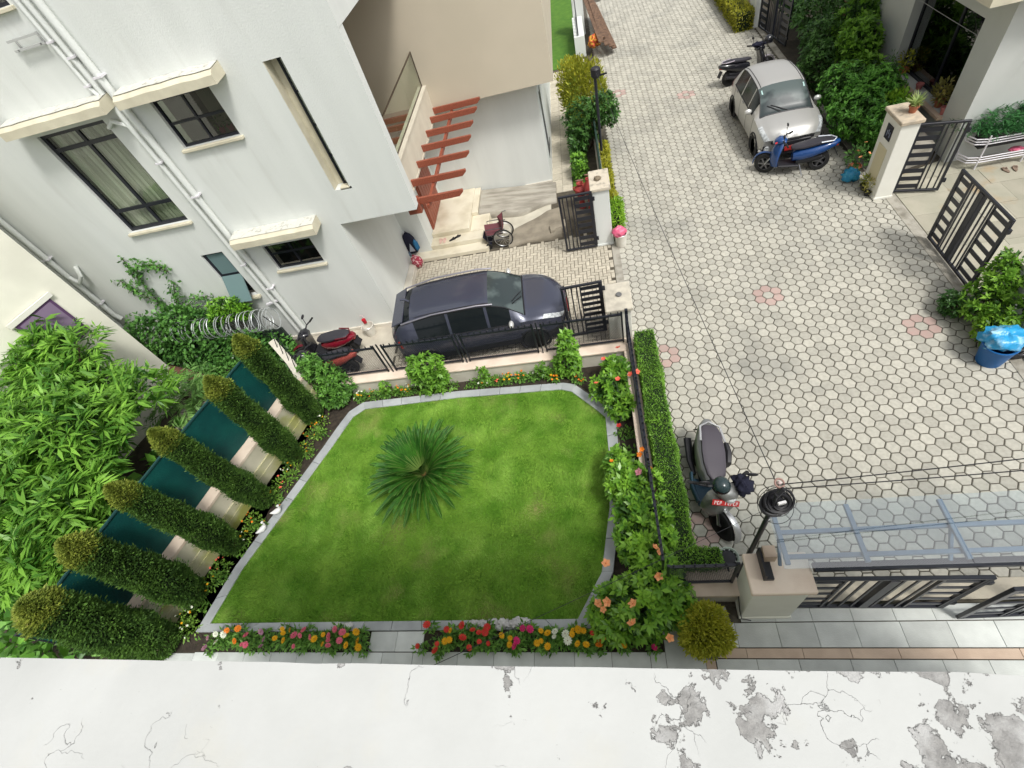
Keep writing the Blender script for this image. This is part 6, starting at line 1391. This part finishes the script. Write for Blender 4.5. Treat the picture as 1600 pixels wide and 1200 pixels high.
# left lane bushes
t = thing('golden_bush', 'tall golden green conifer bush beside the lane on the left', 'bush', (.15, 20.2, 0))
foliage('crown', [((.1, 20.6, 1.3), (.85, .9, 1.2)), ((-.25, 20.7, 1.6), (.5, .6, 1.0)), ((.55, 20.4, 1.3), (.45, .6, .9))], 5000, .13, GOLDG, t, .4, .7, -.9, .5)
foliage('golden_tips', [((-.2, 20.8, 1.9), (.65, .7, .75)), ((.5, 20.9, 1.7), (.4, .5, .7))], 1300, .14, GOLD, t, .35, .8, -1.0, .5); b = MB(); b.tube([(.15, 20.2, 0), (.15, 20.4, 1.4)], [.08, .04], 6); b.build('trunk', BARK, t)
shrub('dark glossy bush leaning round the left lamp post', (.1, 18.9), [((.0, 19.0, 1.1), (.75, .7, .8)), ((.75, 18.9, 1.5), (.5, .5, .6)), ((-.3, 18.4, .7), (.4, .5, .6)), ((.95, 19.1, 1.2), (.35, .4, .5))], 420, 7, .15, DARKL)
shrub('light shrub in the narrow bed behind the mossy capped pillar', (-.3, 17.2), [((-.35, 17.2, .45), (.3, .5, .4))], 90, 6, .13, SHRUB)
def strip_hedge(label, x0, x1, y0, y1, h, m, n):
    t = thing('low_hedge', label, 'hedge', ((x0 + x1) / 2, (y0 + y1) / 2, 0)); leafbox('foliage', [(x0, x1, y0, y1, 0, h)], n, .085, m, t, .5, .06)
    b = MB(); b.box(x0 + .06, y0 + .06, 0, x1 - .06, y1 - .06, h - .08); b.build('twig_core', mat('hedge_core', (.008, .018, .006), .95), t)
strip_hedge('low yellow green hedge between the left lamp post and the pillar', .48, .74, 14.6, 18.6, .42, GOLD, 4500)
strip_hedge('bright green end of the low hedge behind the pink topped bucket', .50, .88, 13.55, 14.7, .45, leafmat('lime_leaf', (.07, .17, .012), (.22, .36, .03), None, .5, .3, 2), 1600)
strip_hedge('yellow hedge at the top of the lane by the far gate', 7.2, 7.9, 26.6, 32, .75, GOLD, 7000)
# right side bushes
shrub('drooping dark green bush beside the silver car', (8.3, 16.2), [((8.2, 16.0, .95), (.78, 1.0, .7)), ((8.25, 17.2, 1.15), (.78, .9, .75)), ((8.55, 14.9, .9), (.6, .8, .7)), ((8.9, 16.6, 1.2), (.6, .9, .7))], 1100, 7, .14, leafmat('fern_green', (.02, .075, .012), (.085, .21, .03), None, .45, .3, 1.2), rise=.15, lift=.2)
shrub('dark small leaved shrub behind the silver car', (8.3, 20.0), [((8.2, 19.8, .9), (.55, .8, .8)), ((8.6, 20.8, 1.2), (.6, .8, .9))], 420, 6, .15, DARKL)
shrub('tall light green leafy shrub at the corner of the right house', (9.2, 19.6), [((9.2, 19.3, 1.5), (.65, .8, .8)), ((9.5, 20.6, 1.7), (.7, .8, .8)), ((9.1, 18.2, 1.0), (.5, .7, .6))], 460, 7, .2, leafmat('fresh_leaf', (.035, .10, .01), (.14, .27, .03), None, .4, .35, 1.5))
shrub('mixed bushes crowding the top edge right of the far gate', (9.8, 24), [((9.4, 23.2, 1.3), (1.0, 1.2, 1.1)), ((10.8, 24.5, 1.5), (1.2, 1.2, 1.1)), ((9.3, 26, 1.5), (.8, 1.3, 1.2)), ((11.6, 22.5, 1.2), (1.0, 1.2, 1.0))], 520, 7, .24, DARKL)
b = MB(); b.beam((9.6, 22.0, 1.9), (11.9, 22.4, 2.1), .25, .05); b.beam((9.7, 22.0, 0), (9.7, 22.0, 1.85), .07, .07); b.beam((11.7, 22.4, 0), (11.7, 22.4, 2.05), .07, .07); tag(b.build('garden_shelf', WOODB), 'grey brown plank shelf among the bushes at the top edge', 'shelf')
b = MB(); b.box(9.85, 20.4, .0, 11.5, 20.9, .55); tag(b.build('water_trough', mat('turquoise_plastic', (.02, .14, .17), .4), bevel=.03), 'turquoise trough partly seen beside the right house corner', 'trough')
t4 = shrub('loose light green shrub in front of the roadside wall with the meter box', (8.05, 8.1), [((7.95, 8.1, .55), (.38, .5, .45)), ((8.15, 8.35, .95), (.3, .42, .35)), ((8.1, 7.7, .6), (.36, .38, .42)), ((8.3, 8.55, 1.2), (.22, .3, .25))], 330, 7, .12, leafmat('lime_leaf2', (.045, .13, .012), (.20, .36, .04), None, .45, .4, 2), nin=.5)
shrub('low dark shrub at the road edge beside the light green one', (7.62, 8.45), [((7.62, 8.42, .28), (.26, .32, .28))], 90, 6, .10, DARKL)
shrub('yellow green low shrub next to the blue bin', (7.9, 7.45), [((7.85, 7.45, .4), (.30, .28, .34))], 120, 6, .10, leafmat('lime_leaf', (.07, .17, .012), (.22, .36, .03), None, .5, .3, 2))

# ================================================================== SMALL THINGS
def pot(label, c, r, h, m=TERRA, name='flower_pot', plant=None, group=None):
    t = thing(name, label, 'flower pot', c, 0, group); b = MB()
    b.lathe([(.001, 0), (r * .68, 0), (r * .95, h * .8), (r * 1.08, h * .8), (r * 1.08, h), (r * .92, h), (r * .86, h * .82), (.001, h * .8)], (0, 0, 0), 18); b.build('pot', m, t, True, local=True)
    if plant: foliage('plant', [((c[0], c[1], c[2] + h + plant[1] * .6), (plant[0], plant[0], plant[1]))], plant[2], plant[3], plant[4], t, plant[5] if len(plant) > 5 else .45, .3, -.3, .7)
    return t
def bucket(label, c, r, h, m, rimm):
    t = thing('bucket', label, 'bucket', c); b = MB(); b.lathe([(.001, 0), (r * .8, 0), (r, h), (r * .94, h), (r * .78, .03), (.001, .03)], (0, 0, 0), 22); b.build('body', m, t, True, local=True)
    b = MB(); b.torus((0, 0, h), r * 1.0, .014, (0, 0, 1), 24, 6); b.build('rim', rimm, t, True, local=True); b = MB(); b.torus((0, 0, h * .9), r * 1.03, .006, (0, .35, 1), 24, 5); b.build('handle', STEEL, t, True, local=True); return t
WPL = mat('white_plastic', (.70, .68, .62), .4, (.60, .57, .50), 5, 5)
bucket('white bucket topped with a pink bag beside the white gate pillar', (.72, 12.78, 0), .185, .42, WPL, WPL)
drape('pink_bag', 'pink plastic bag bulging out of the white bucket', 'bag', (.68, 12.78, .50), .19, mat('pink_bag', (.72, .17, .27), .35, (.62, .10, .20), 8, 5), 1.1, 1.1, 1.0, .85, .3)
bucket('white bucket with a red mug against the house wall', (-7.22, 10.42, 0), .19, .36, WPL, WPL)
t = thing('mug', 'red plastic mug with a long handle hooked on the white bucket', 'mug', (-7.3, 10.55, .38)); b = MB(); b.lathe([(.001, 0), (.055, 0), (.065, .14), (.055, .14), (.001, .02)], (0, 0, 0), 14); b.build('cup', mat('red_plastic', (.45, .015, .03), .35), t, True, local=True); b = MB(); b.tube([(0, .06, .12), (-.03, .1, .2), (-.06, .1, .24), (-.1, .08, .22)], .012, 6); b.build('handle', mat('pale_pink', (.62, .5, .5), .4), t, True, local=True)
# blue bin with a bag in it
t = thing('rubbish_bin', 'blue plastic bin at the road edge by the shrubs', 'bin', (7.72, 6.98, 0)); b = MB(); b.lathe([(.001, 0), (.22, 0), (.30, .52), (.27, .52), (.20, .04), (.001, .04)], (0, 0, 0), 26); b.build('body', mat('blue_plastic', (.008, .10, .30), .4), t, True, local=True); b = MB(); b.torus((0, 0, .52), .295, .016, (0, 0, 1), 26, 6); b.build('rim', mat('blue_plastic', (.008, .10, .30), .4), t, True, local=True)
BAGB = mat('light_blue_bag', (.03, .32, .62), .25, (.30, .55, .72), 6, 7, .3, 30, lo=.48, hi=.68)
drape('rubbish_bag', 'crumpled light blue bag overflowing from the blue bin', 'bag', (7.76, 7.05, .60), .30, BAGB, 2.2, 1.15, .95, .62, .45)
drape('rubbish_bag', 'tied blue plastic bag on the paving below the flowering pots', 'bag', (7.52, 14.05, .17), .22, mat('deep_blue_bag', (.015, .20, .36), .25, (.10, .38, .50), 7, 6, .3, 30, lo=.52, hi=.7), 4.4, 1.0, .95, .85, .35)
# planters by the tall pillar
pot('small pot of yellow green leaves right of the blue plastic bag', (7.72, 13.5, 0), .12, .16, mat('black_pot', (.02, .02, .022), .6), plant=(.13, .2, 130, .09, GOLDG))
pot('pot of thin yellowish stems at the foot of the tall name plate pillar', (7.68, 13.2, 0), .09, .13, mat('black_pot', (.02, .02, .022), .6), plant=(.13, .26, 90, .10, leafmat('dry_leaf', (.12, .12, .03), (.24, .22, .06), None, .5, .3, 2), .3))
t = pot('pot of a straggling plant with small peach flowers behind the blue bag', (7.78, 14.45, 0), .16, .2, TERRA, plant=(.32, .4, 220, .12, DARKL)); place_flowers(t, [(7.65, 14.3, .75), (7.72, 14.2, .6), (7.9, 14.5, .85), (7.95, 14.25, .65)], .06, PET['peach'])
pot('terracotta pot of spiky variegated leaves on the cap of the tall pillar', (8.1, 13.3, 2.2), .11, .17, TERRA)
SP = thing('spider_plant', 'spiky variegated plant arching out of the pot on the tall pillar cap', 'plant', (8.1, 13.3, 2.35)); n = 90
a = rng.random(n) * 2 * PI; D = np.stack([np.cos(a), np.sin(a), .3 + 1.2 * rng.random(n)], 1); V, F = leafgeo(np.array([8.1, 13.3, 2.36]) + rng.normal(size=(n, 3)) * .02, D, .30 * (.6 + .6 * rng.random(n)), .10, .12, .6); npmesh('leaves', V, F, leafmat('variegated', (.16, .24, .06), (.42, .46, .20), None, .45, .3, 3), SP)
pot('clay pot holding a bright green leafy plant behind the tall pillar', (8.95, 15.55, .05), .26, 1.1, TERRA, plant=(.34, .26, 260, .16, leafmat('lime_leaf', (.07, .17, .012), (.22, .36, .03), None, .5, .3, 2)))
pot('clay pot with a narrow dark conifer by the black window', (9.15, 16.9, .05), .28, .8, TERRA, plant=(.22, .75, 700, .10, DARKL, .3))
pot('wide empty clay pot on the wall behind the pillar', (8.85, 14.55, .05), .26, 1.25, TERRA)
pot('pink pot on the sill of the black window', (10.12, 16.75, .92), .10, .16, mat('pink_clay', (.45, .16, .15), .7)); pot('pot of green leaves on the far end of the black window sill', (10.15, 17.9, .92), .13, .16, TERRA, plant=(.22, .3, 120, .14, GOLDG)); pot('clay pot with a rusty green plant at the near end of the black window sill', (10.12, 15.55, .92), .13, .2, TERRA, plant=(.28, .3, 180, .16, leafmat('rust_leaf', (.07, .08, .02), (.20, .17, .05), None, .5, .3, 2))); pot('empty pale pot at the near corner of the black window sill', (10.05, 15.1, .92), .10, .2, mat('pink_clay', (.45, .16, .15), .7))
pot('bluish pot with a wiry plant in front of the black window', (9.5, 15.7, .05), .18, .9, mat('blue_grey_pot', (.16, .18, .20), .6), plant=(.25, .25, 60, .14, leafmat('grey_leaf', (.12, .14, .12), (.3, .32, .28), None, .5, .2, 2), .2))
b = MB(); b.prism([(8.36, 13.9), (9.6, 14.2), (9.6, 15.2), (8.36, 14.9)], 0, .62); tag(b.build('planter_wall', CONC), 'rough grey planter wall behind the tall pillar', 'planter')
for k, x in enumerate((-7.95, -7.72, -7.5)): pot(('left', 'middle', 'right')[k] + ' of three pink pots inside the upper square window', (x, YF + .25, 6.27), .075, .13, mat('pink_pot', (.50, .10, .16), .6), plant=(.09, .12, 40, .09, DARKL))
# white tube planter rack with a fern
t = thing('planter_rack', 'white curved tube rack holding the dark fern in the forecourt', 'plant rack', (11, 14.1, 0))
def railpath(y0, y1, x0, x1, z): return [(x1, y0, z), (x0 + .35, y0, z), (x0 + .1, y0 + .08, z), (x0, (y0 + y1) / 2, z), (x0 + .1, y1 - .08, z), (x0 + .35, y1, z), (x1, y1, z)]
for z in (.20, .27, .34, .72, .79, .86): b = MB(); b.tube(railpath(13.55, 14.25, 10.15, 13.0, z), .017, 6); b.build('rail', SILVERW, t, True)
for x in (10.5, 11.6, 12.7):
    for y in (13.55, 14.25): b = MB(); b.tube([(x, y, 0), (x, y, .95)], .022, 6); b.build('post', SILVERW, t, True)
b = MB(); b.box(10.4, 13.65, .55, 12.9, 14.15, .60); b.build('shelf', BLACKP, t)
f_ = thing('fern', 'dense dark green fern spreading over the white rack', 'fern', (11.2, 14.2, .6)); sprays('fronds', [((11.0, 14.15, 1.05), (.75, .42, .35)), ((11.8, 14.1, 1.0), (.7, .42, .35)), ((12.6, 14.1, 1.0), (.6, .4, .3))], 1100, 12, .14, leafmat('fern_dark', (.008, .04, .014), (.03, .10, .028), None, .4, .25, 2), f_, .4)
b = MB(); b.box(10.5, 13.75, .605, 12.8, 14.1, .85); tag(b.build('trough', BLACKP), 'black trough under the fern on the white rack', 'trough')
drape('cloth', 'pink cloth lying on the lower rails of the white rack', 'cloth', (11.45, 13.7, .32), .10, mat('pink_bag', (.72, .17, .27), .35), 7.7, 1.8, 1.0, .4, .4)
def shoe(label, c, rz, m, name='sandal', group=None):
    t = thing(name, label, 'shoe', c, rz, group); b = MB(); pl = [(.14 * math.cos(a), .05 * math.sin(a) * (1.15 if math.cos(a) > 0 else .9)) for a in np.linspace(0, 2 * PI, 16, endpoint=False)]; b.prism(pl, 0, .025); b.build('sole', m, t, local=True)
    b = MB(); b.tube([(.02, -.052, .02), (.05, -.03, .06), (.05, .03, .06), (.02, .052, .02)], .014, 6); b.build('strap', m, t, True, local=True)
TANL = mat('tan_leather', (.22, .16, .12), .6)
for k, x in enumerate((11.1, 11.32)): shoe(('left', 'right')[k] + ' brown sandal of the pair below the white rack', (x, 13.25, .012), .2 - .4 * k + 1.5, TANL, group='sandals below the white rack')
PNK = mat('pale_sandal', (.62, .42, .36), .6)
for k, x in enumerate((-5.32, -5.18)): shoe(('left', 'right')[k] + ' pale pink sandal of the pair on the porch tread', (x, 14.22, .302), 1.5, PNK, group='pink sandals on the porch')
for k, (x, y) in enumerate(((-4.88, 14.20), (-4.72, 14.30))): shoe(('left', 'right')[k] + ' black shoe of the pair on the porch tread', (x, y, .302), .5, BLACKP, 'shoe', 'black shoes on the porch')
# backpack and red bag by the porch
t = thing('backpack', 'navy and blue backpack propped against the porch wall', 'backpack', (-6.28, 13.85, 0))
b = MB(); rings = []
for z, rx, ry, ox in ((.34, .16, .10, 0), (.40, .21, .13, 0), (.62, .22, .15, .01), (.86, .20, .14, .0), (1.02, .15, .10, -.01), (1.10, .06, .05, -.01)): rings.append([(-6.25 + ox + rx * math.copysign(abs(math.cos(q)) ** .7, math.cos(q)), 13.84 + ry * math.copysign(abs(math.sin(q)) ** .7, math.sin(q)), z) for q in np.linspace(0, 2 * PI, 18, endpoint=False)])
b.loft(rings); b.build('main_bag', NAVY, t, True)
b = MB(); b.sec([(-6.14, 13.76, .62, .02, .14), (-6.05, 13.76, .64, .10, .22), (-5.96, 13.78, .62, .02, .14)], 12); b.build('side_pocket', mat('bright_blue_cloth', (.02, .13, .27), .8), t, True)
b = MB(); b.add([(-6.33, 13.69, .46), (-6.12, 13.69, .46), (-6.2, 13.675, .80)], [(0, 1, 2)]); b.build('print', mat('pale_print', (.40, .44, .50), .7), t); b = MB(); b.tube([(-6.3, 13.84, 1.08), (-6.25, 13.84, 1.18), (-6.18, 13.84, 1.08)], .018, 6); b.build('handle', NAVY, t, True)
drape('bag', 'red and white patterned bag below the navy backpack', 'bag', (-6.1, 13.38, .25), .22, mat('red_print', (.36, .03, .06), .7, (.65, .45, .45), 16, 3, lo=.52, hi=.56), 9.1, .85, .7, 1.1, .25)
b = MB(); b.ell((-6.42, 13.72, .36), (.09, .08, .12), 12, 8); tag(b.build('bottle_bag', mat('grey_blue', (.10, .15, .21), .6), None, True), 'small grey blue pouch on the plinth left of the red bag', 'pouch')
# wheelchair
t = thing('wheelchair', 'folding wheelchair with maroon seat beside the porch steps', 'wheelchair', (-3.22, 14.0, 0)); MAR = mat('maroon_vinyl', (.13, .035, .045), .6)
for y in (13.72, 14.22):
    b = MB(); b.torus((-3.05, y, .33), .32, .022, (0, 1, 0), 30, 6); wo_ = b.build('wheel', RUBBER, t, True); b = MB(); b.torus((-3.05, y - .04, .33), .27, .010, (0, 1, 0), 30, 6); b.torus((-3.05, y, .33), .295, .010, (0, 1, 0), 30, 6)
    for k in range(14): a = 2 * PI * k / 14; b.beam((-3.05, y, .33), (-3.05 + .30 * math.cos(a), y, .33 + .30 * math.sin(a)), .006, .006, (0, 1, 0))
    b.build('hand_rim', STEEL, wo_, True)
    b = MB(); b.torus((-3.58, y, .10), .085, .028, (0, 1, 0), 18, 6); b.build('caster', RUBBER, t, True)
    b = MB(); b.tube([(-3.58, y, .12), (-3.56, y, .50), (-3.02, y, .52), (-2.95, y, 1.0), (-2.82, y, 1.02)], .016, 6); b.tube([(-3.56, y, .28), (-3.05, y, .30)], .014, 6); b.tube([(-3.56, y, .5), (-3.54, y, .74), (-3.0, y, .74)], .014, 6); b.build('side_frame', mat('dark_chrome', (.12, .12, .13), .3, metal=.8), t, True)
b = MB(); b.add([(-3.60, 13.74, .52), (-3.02, 13.74, .50), (-3.02, 14.20, .50), (-3.60, 14.20, .52), (-3.60, 13.97, .80), (-3.02, 13.97, .78)], [(0, 1, 5, 4), (4, 5, 2, 3), (0, 4, 3), (1, 2, 5)]); b.build('folded_seat', MAR, t)
b = MB(); b.add([(-3.02, 13.74, .55), (-2.95, 13.74, 1.0), (-2.95, 14.20, 1.0), (-3.02, 14.20, .55), (-3.0, 13.97, .60), (-3.10, 13.97, 1.02)], [(0, 1, 5, 4), (4, 5, 2, 3)]); b.build('back_rest', MAR, t)
b = MB(); b.add([(-3.72, 13.76, .46), (-3.50, 13.76, .10), (-3.50, 14.18, .10), (-3.72, 14.18, .46)], [(0, 1, 2, 3)]); b.build('leg_panel', NAVY, t)
# red clay vases behind the pillar
for lb, x, y, h, s_ in (('tall red clay vase with a ring handle behind the white pillar', -.36, 15.2, .95, 1.0), ('smaller red clay vase close to the white pillar', -.08, 14.9, 1.25, .75)):
    t = thing('clay_vase', lb, 'vase', (x, y, 0)); RC = mat('red_clay', (.42, .06, .055), .6, (.32, .05, .045), 5, 5)
    b = MB(); b.lathe([(.001, 0), (.12 * s_, 0), (.08 * s_, h * .3), (.10 * s_, h * .42), (.19 * s_, h * .6), (.20 * s_, h * .75), (.10 * s_, h * .86), (.12 * s_, h * .95), (.09 * s_, h * .95), (.001, h * .8)], (0, 0, 0), 16); b.build('body', RC, t, True, local=True)
    b = MB(); b.torus((0, 0, h * 1.05), .12 * s_, .018, (0, .5, 1), 20, 6); b.build('ring_handle', mat('dull_clay', (.25, .13, .10), .8), t, True, local=True)
    for sx in (-1, 1): b = MB(); b.tube([(sx * .10 * s_, 0, h * .85), (sx * .24 * s_, 0, h * .80), (sx * .19 * s_, 0, h * .66)], .02, 6); b.build('side_handle', RC, t, True, local=True)
for k, (x, y, m) in enumerate(((.2, 13.35, mat('dry_moss', (.20, .16, .11), .95)), )): drape('moss_clump', 'dried brown moss clump on the cap of the white gate pillar', 'moss', (x, y, 2.03), .09, m, 3, 1.1, 1.2, .5, .4)
# leaning planks and stones
pk = thing('plank_pile', 'pile of old brown planks leaning at the lane edge', 'planks', (1.3, 30, 0))
for k, (x0, y0, x1, y1, z) in enumerate(((.75, 33.2, 1.25, 27.4, .9), (.95, 33.3, 1.5, 27.3, .7), (1.15, 33.3, 1.72, 27.4, .5), (1.0, 33.0, 1.35, 27.8, .95), (1.3, 33.2, 1.85, 27.6, .25))): b = MB(); b.beam((x0, y0, z + .35), (x1, y1, z * .7 + .08), .24, .05); b.build('plank', WOODB, pk)
b = MB(); b.box(1.25, 33.6, 0, 1.45, 35.2, .2); tag(b.build('timber_baulk', WOODB), 'single brown timber lying past the plank pile', 'timber')
drape('flower_pile', 'red and yellow cloth bundle by the planks', 'bundle', (.95, 28.4, .5), .35, mat('marigold_mix', (.55, .08, .04), .8, (.65, .35, .05), 8, 3, lo=.48, hi=.52), 6, .8, 1.2, .7, .4)
STONE = mat('white_stone', (.62, .61, .60), .6, (.48, .47, .47), 5, 6, .3, 40)
for k, (x, y, r) in enumerate(((-3.12, 2.0, .09), (-2.93, 1.99, .10), (-2.72, 2.02, .09), (-2.52, 2.0, .11), (-2.30, 2.0, .12), (-2.12, 2.02, .10), (-2.62, 1.93, .07))):
    drape('stone', 'white stone on the kerb above the right flower bed, %s from the left' % ORD[(0, 1, 2, 4, 5, 6, 3)[k]], 'stone', (x, y, .045 + r * .35), r, STONE, k * 1.7, 1.1, .7, .5, .5)['group'] = 'white stones on the right bed kerb'
for k, (x, y, r) in enumerate(((-6.02, 1.98, .10), (-5.78, 1.97, .10))): drape('stone', ('left', 'right')[k] + ' of two white stones on the kerb above the left flower bed', 'stone', (x, y, .045 + r * .35), r, STONE, 20 + k * 1.7, 1.1, .7, .5, .5)['group'] = 'white stones on the left bed kerb'
# two white bird ornaments on the kerb
WB = mat('white_ceramic', (.78, .78, .76), .3)
for lb, x, y, a in (('white duck ornament on the kerb, nearer the cycad', -8.36, 4.56, .5), ('white duck ornament on the kerb, nearer the flower bed', -8.60, 4.12, .9)):
    t = thing('duck_ornament', lb, 'ornament', (x, y, .045), a); b = MB(); b.sec([(-.15, 0, .14, .01, .01), (-.09, 0, .10, .045, .04), (0, 0, .085, .075, .07), (.08, 0, .10, .055, .06), (.12, 0, .13, .02, .02)], 14, 2.1); b.build('body', WB, t, True, local=True)
    b = MB(); b.tube([(.08, 0, .11), (.12, 0, .18), (.11, 0, .25)], [.03, .022, .02], 8); b.ell((.125, 0, .26), (.038, .028, .028), 10, 6); b.build('head', WB, t, True, local=True); b = MB(); b.tube([(.15, 0, .255), (.20, 0, .245)], [.012, .006], 6); b.build('beak', mat('orange_beak', (.6, .22, .02), .5), t, True, local=True)
# round pale dish mounted behind the south fence
t = thing('round_dish', 'round pale green dish on a dark bracket beside the near lamp post', 'dish', (1.55, 2.9, .9)); b = MB(); b.lathe([(.145, .02), (.165, .05), (.178, .05), (.155, .0), (.145, .02)], (1.62, 2.90, .62), 26); b.build('dish', mat('pale_green', (.36, .42, .36), .4), t, True)
b = MB(); b.lathe([(.001, .012), (.12, .02), (.001, .03)], (1.62, 2.90, .62), 20); b.build('face', BLACKP, t); b = MB(); b.tube([(1.62, 2.90, .60), (1.6, 2.75, .5), (1.6, 2.6, .45)], .02, 6); b.build('bracket', BLACK, t)
b = MB()
for k in range(10): a = 2 * PI * k / 10; b.beam((1.62 + .12 * math.cos(a), 2.90 + .12 * math.sin(a), .655), (1.62 + .145 * math.cos(a), 2.90 + .145 * math.sin(a), .66), .012, .006)
b.build('tick_ring', mat('pale_tick', (.6, .62, .6), .5), t)
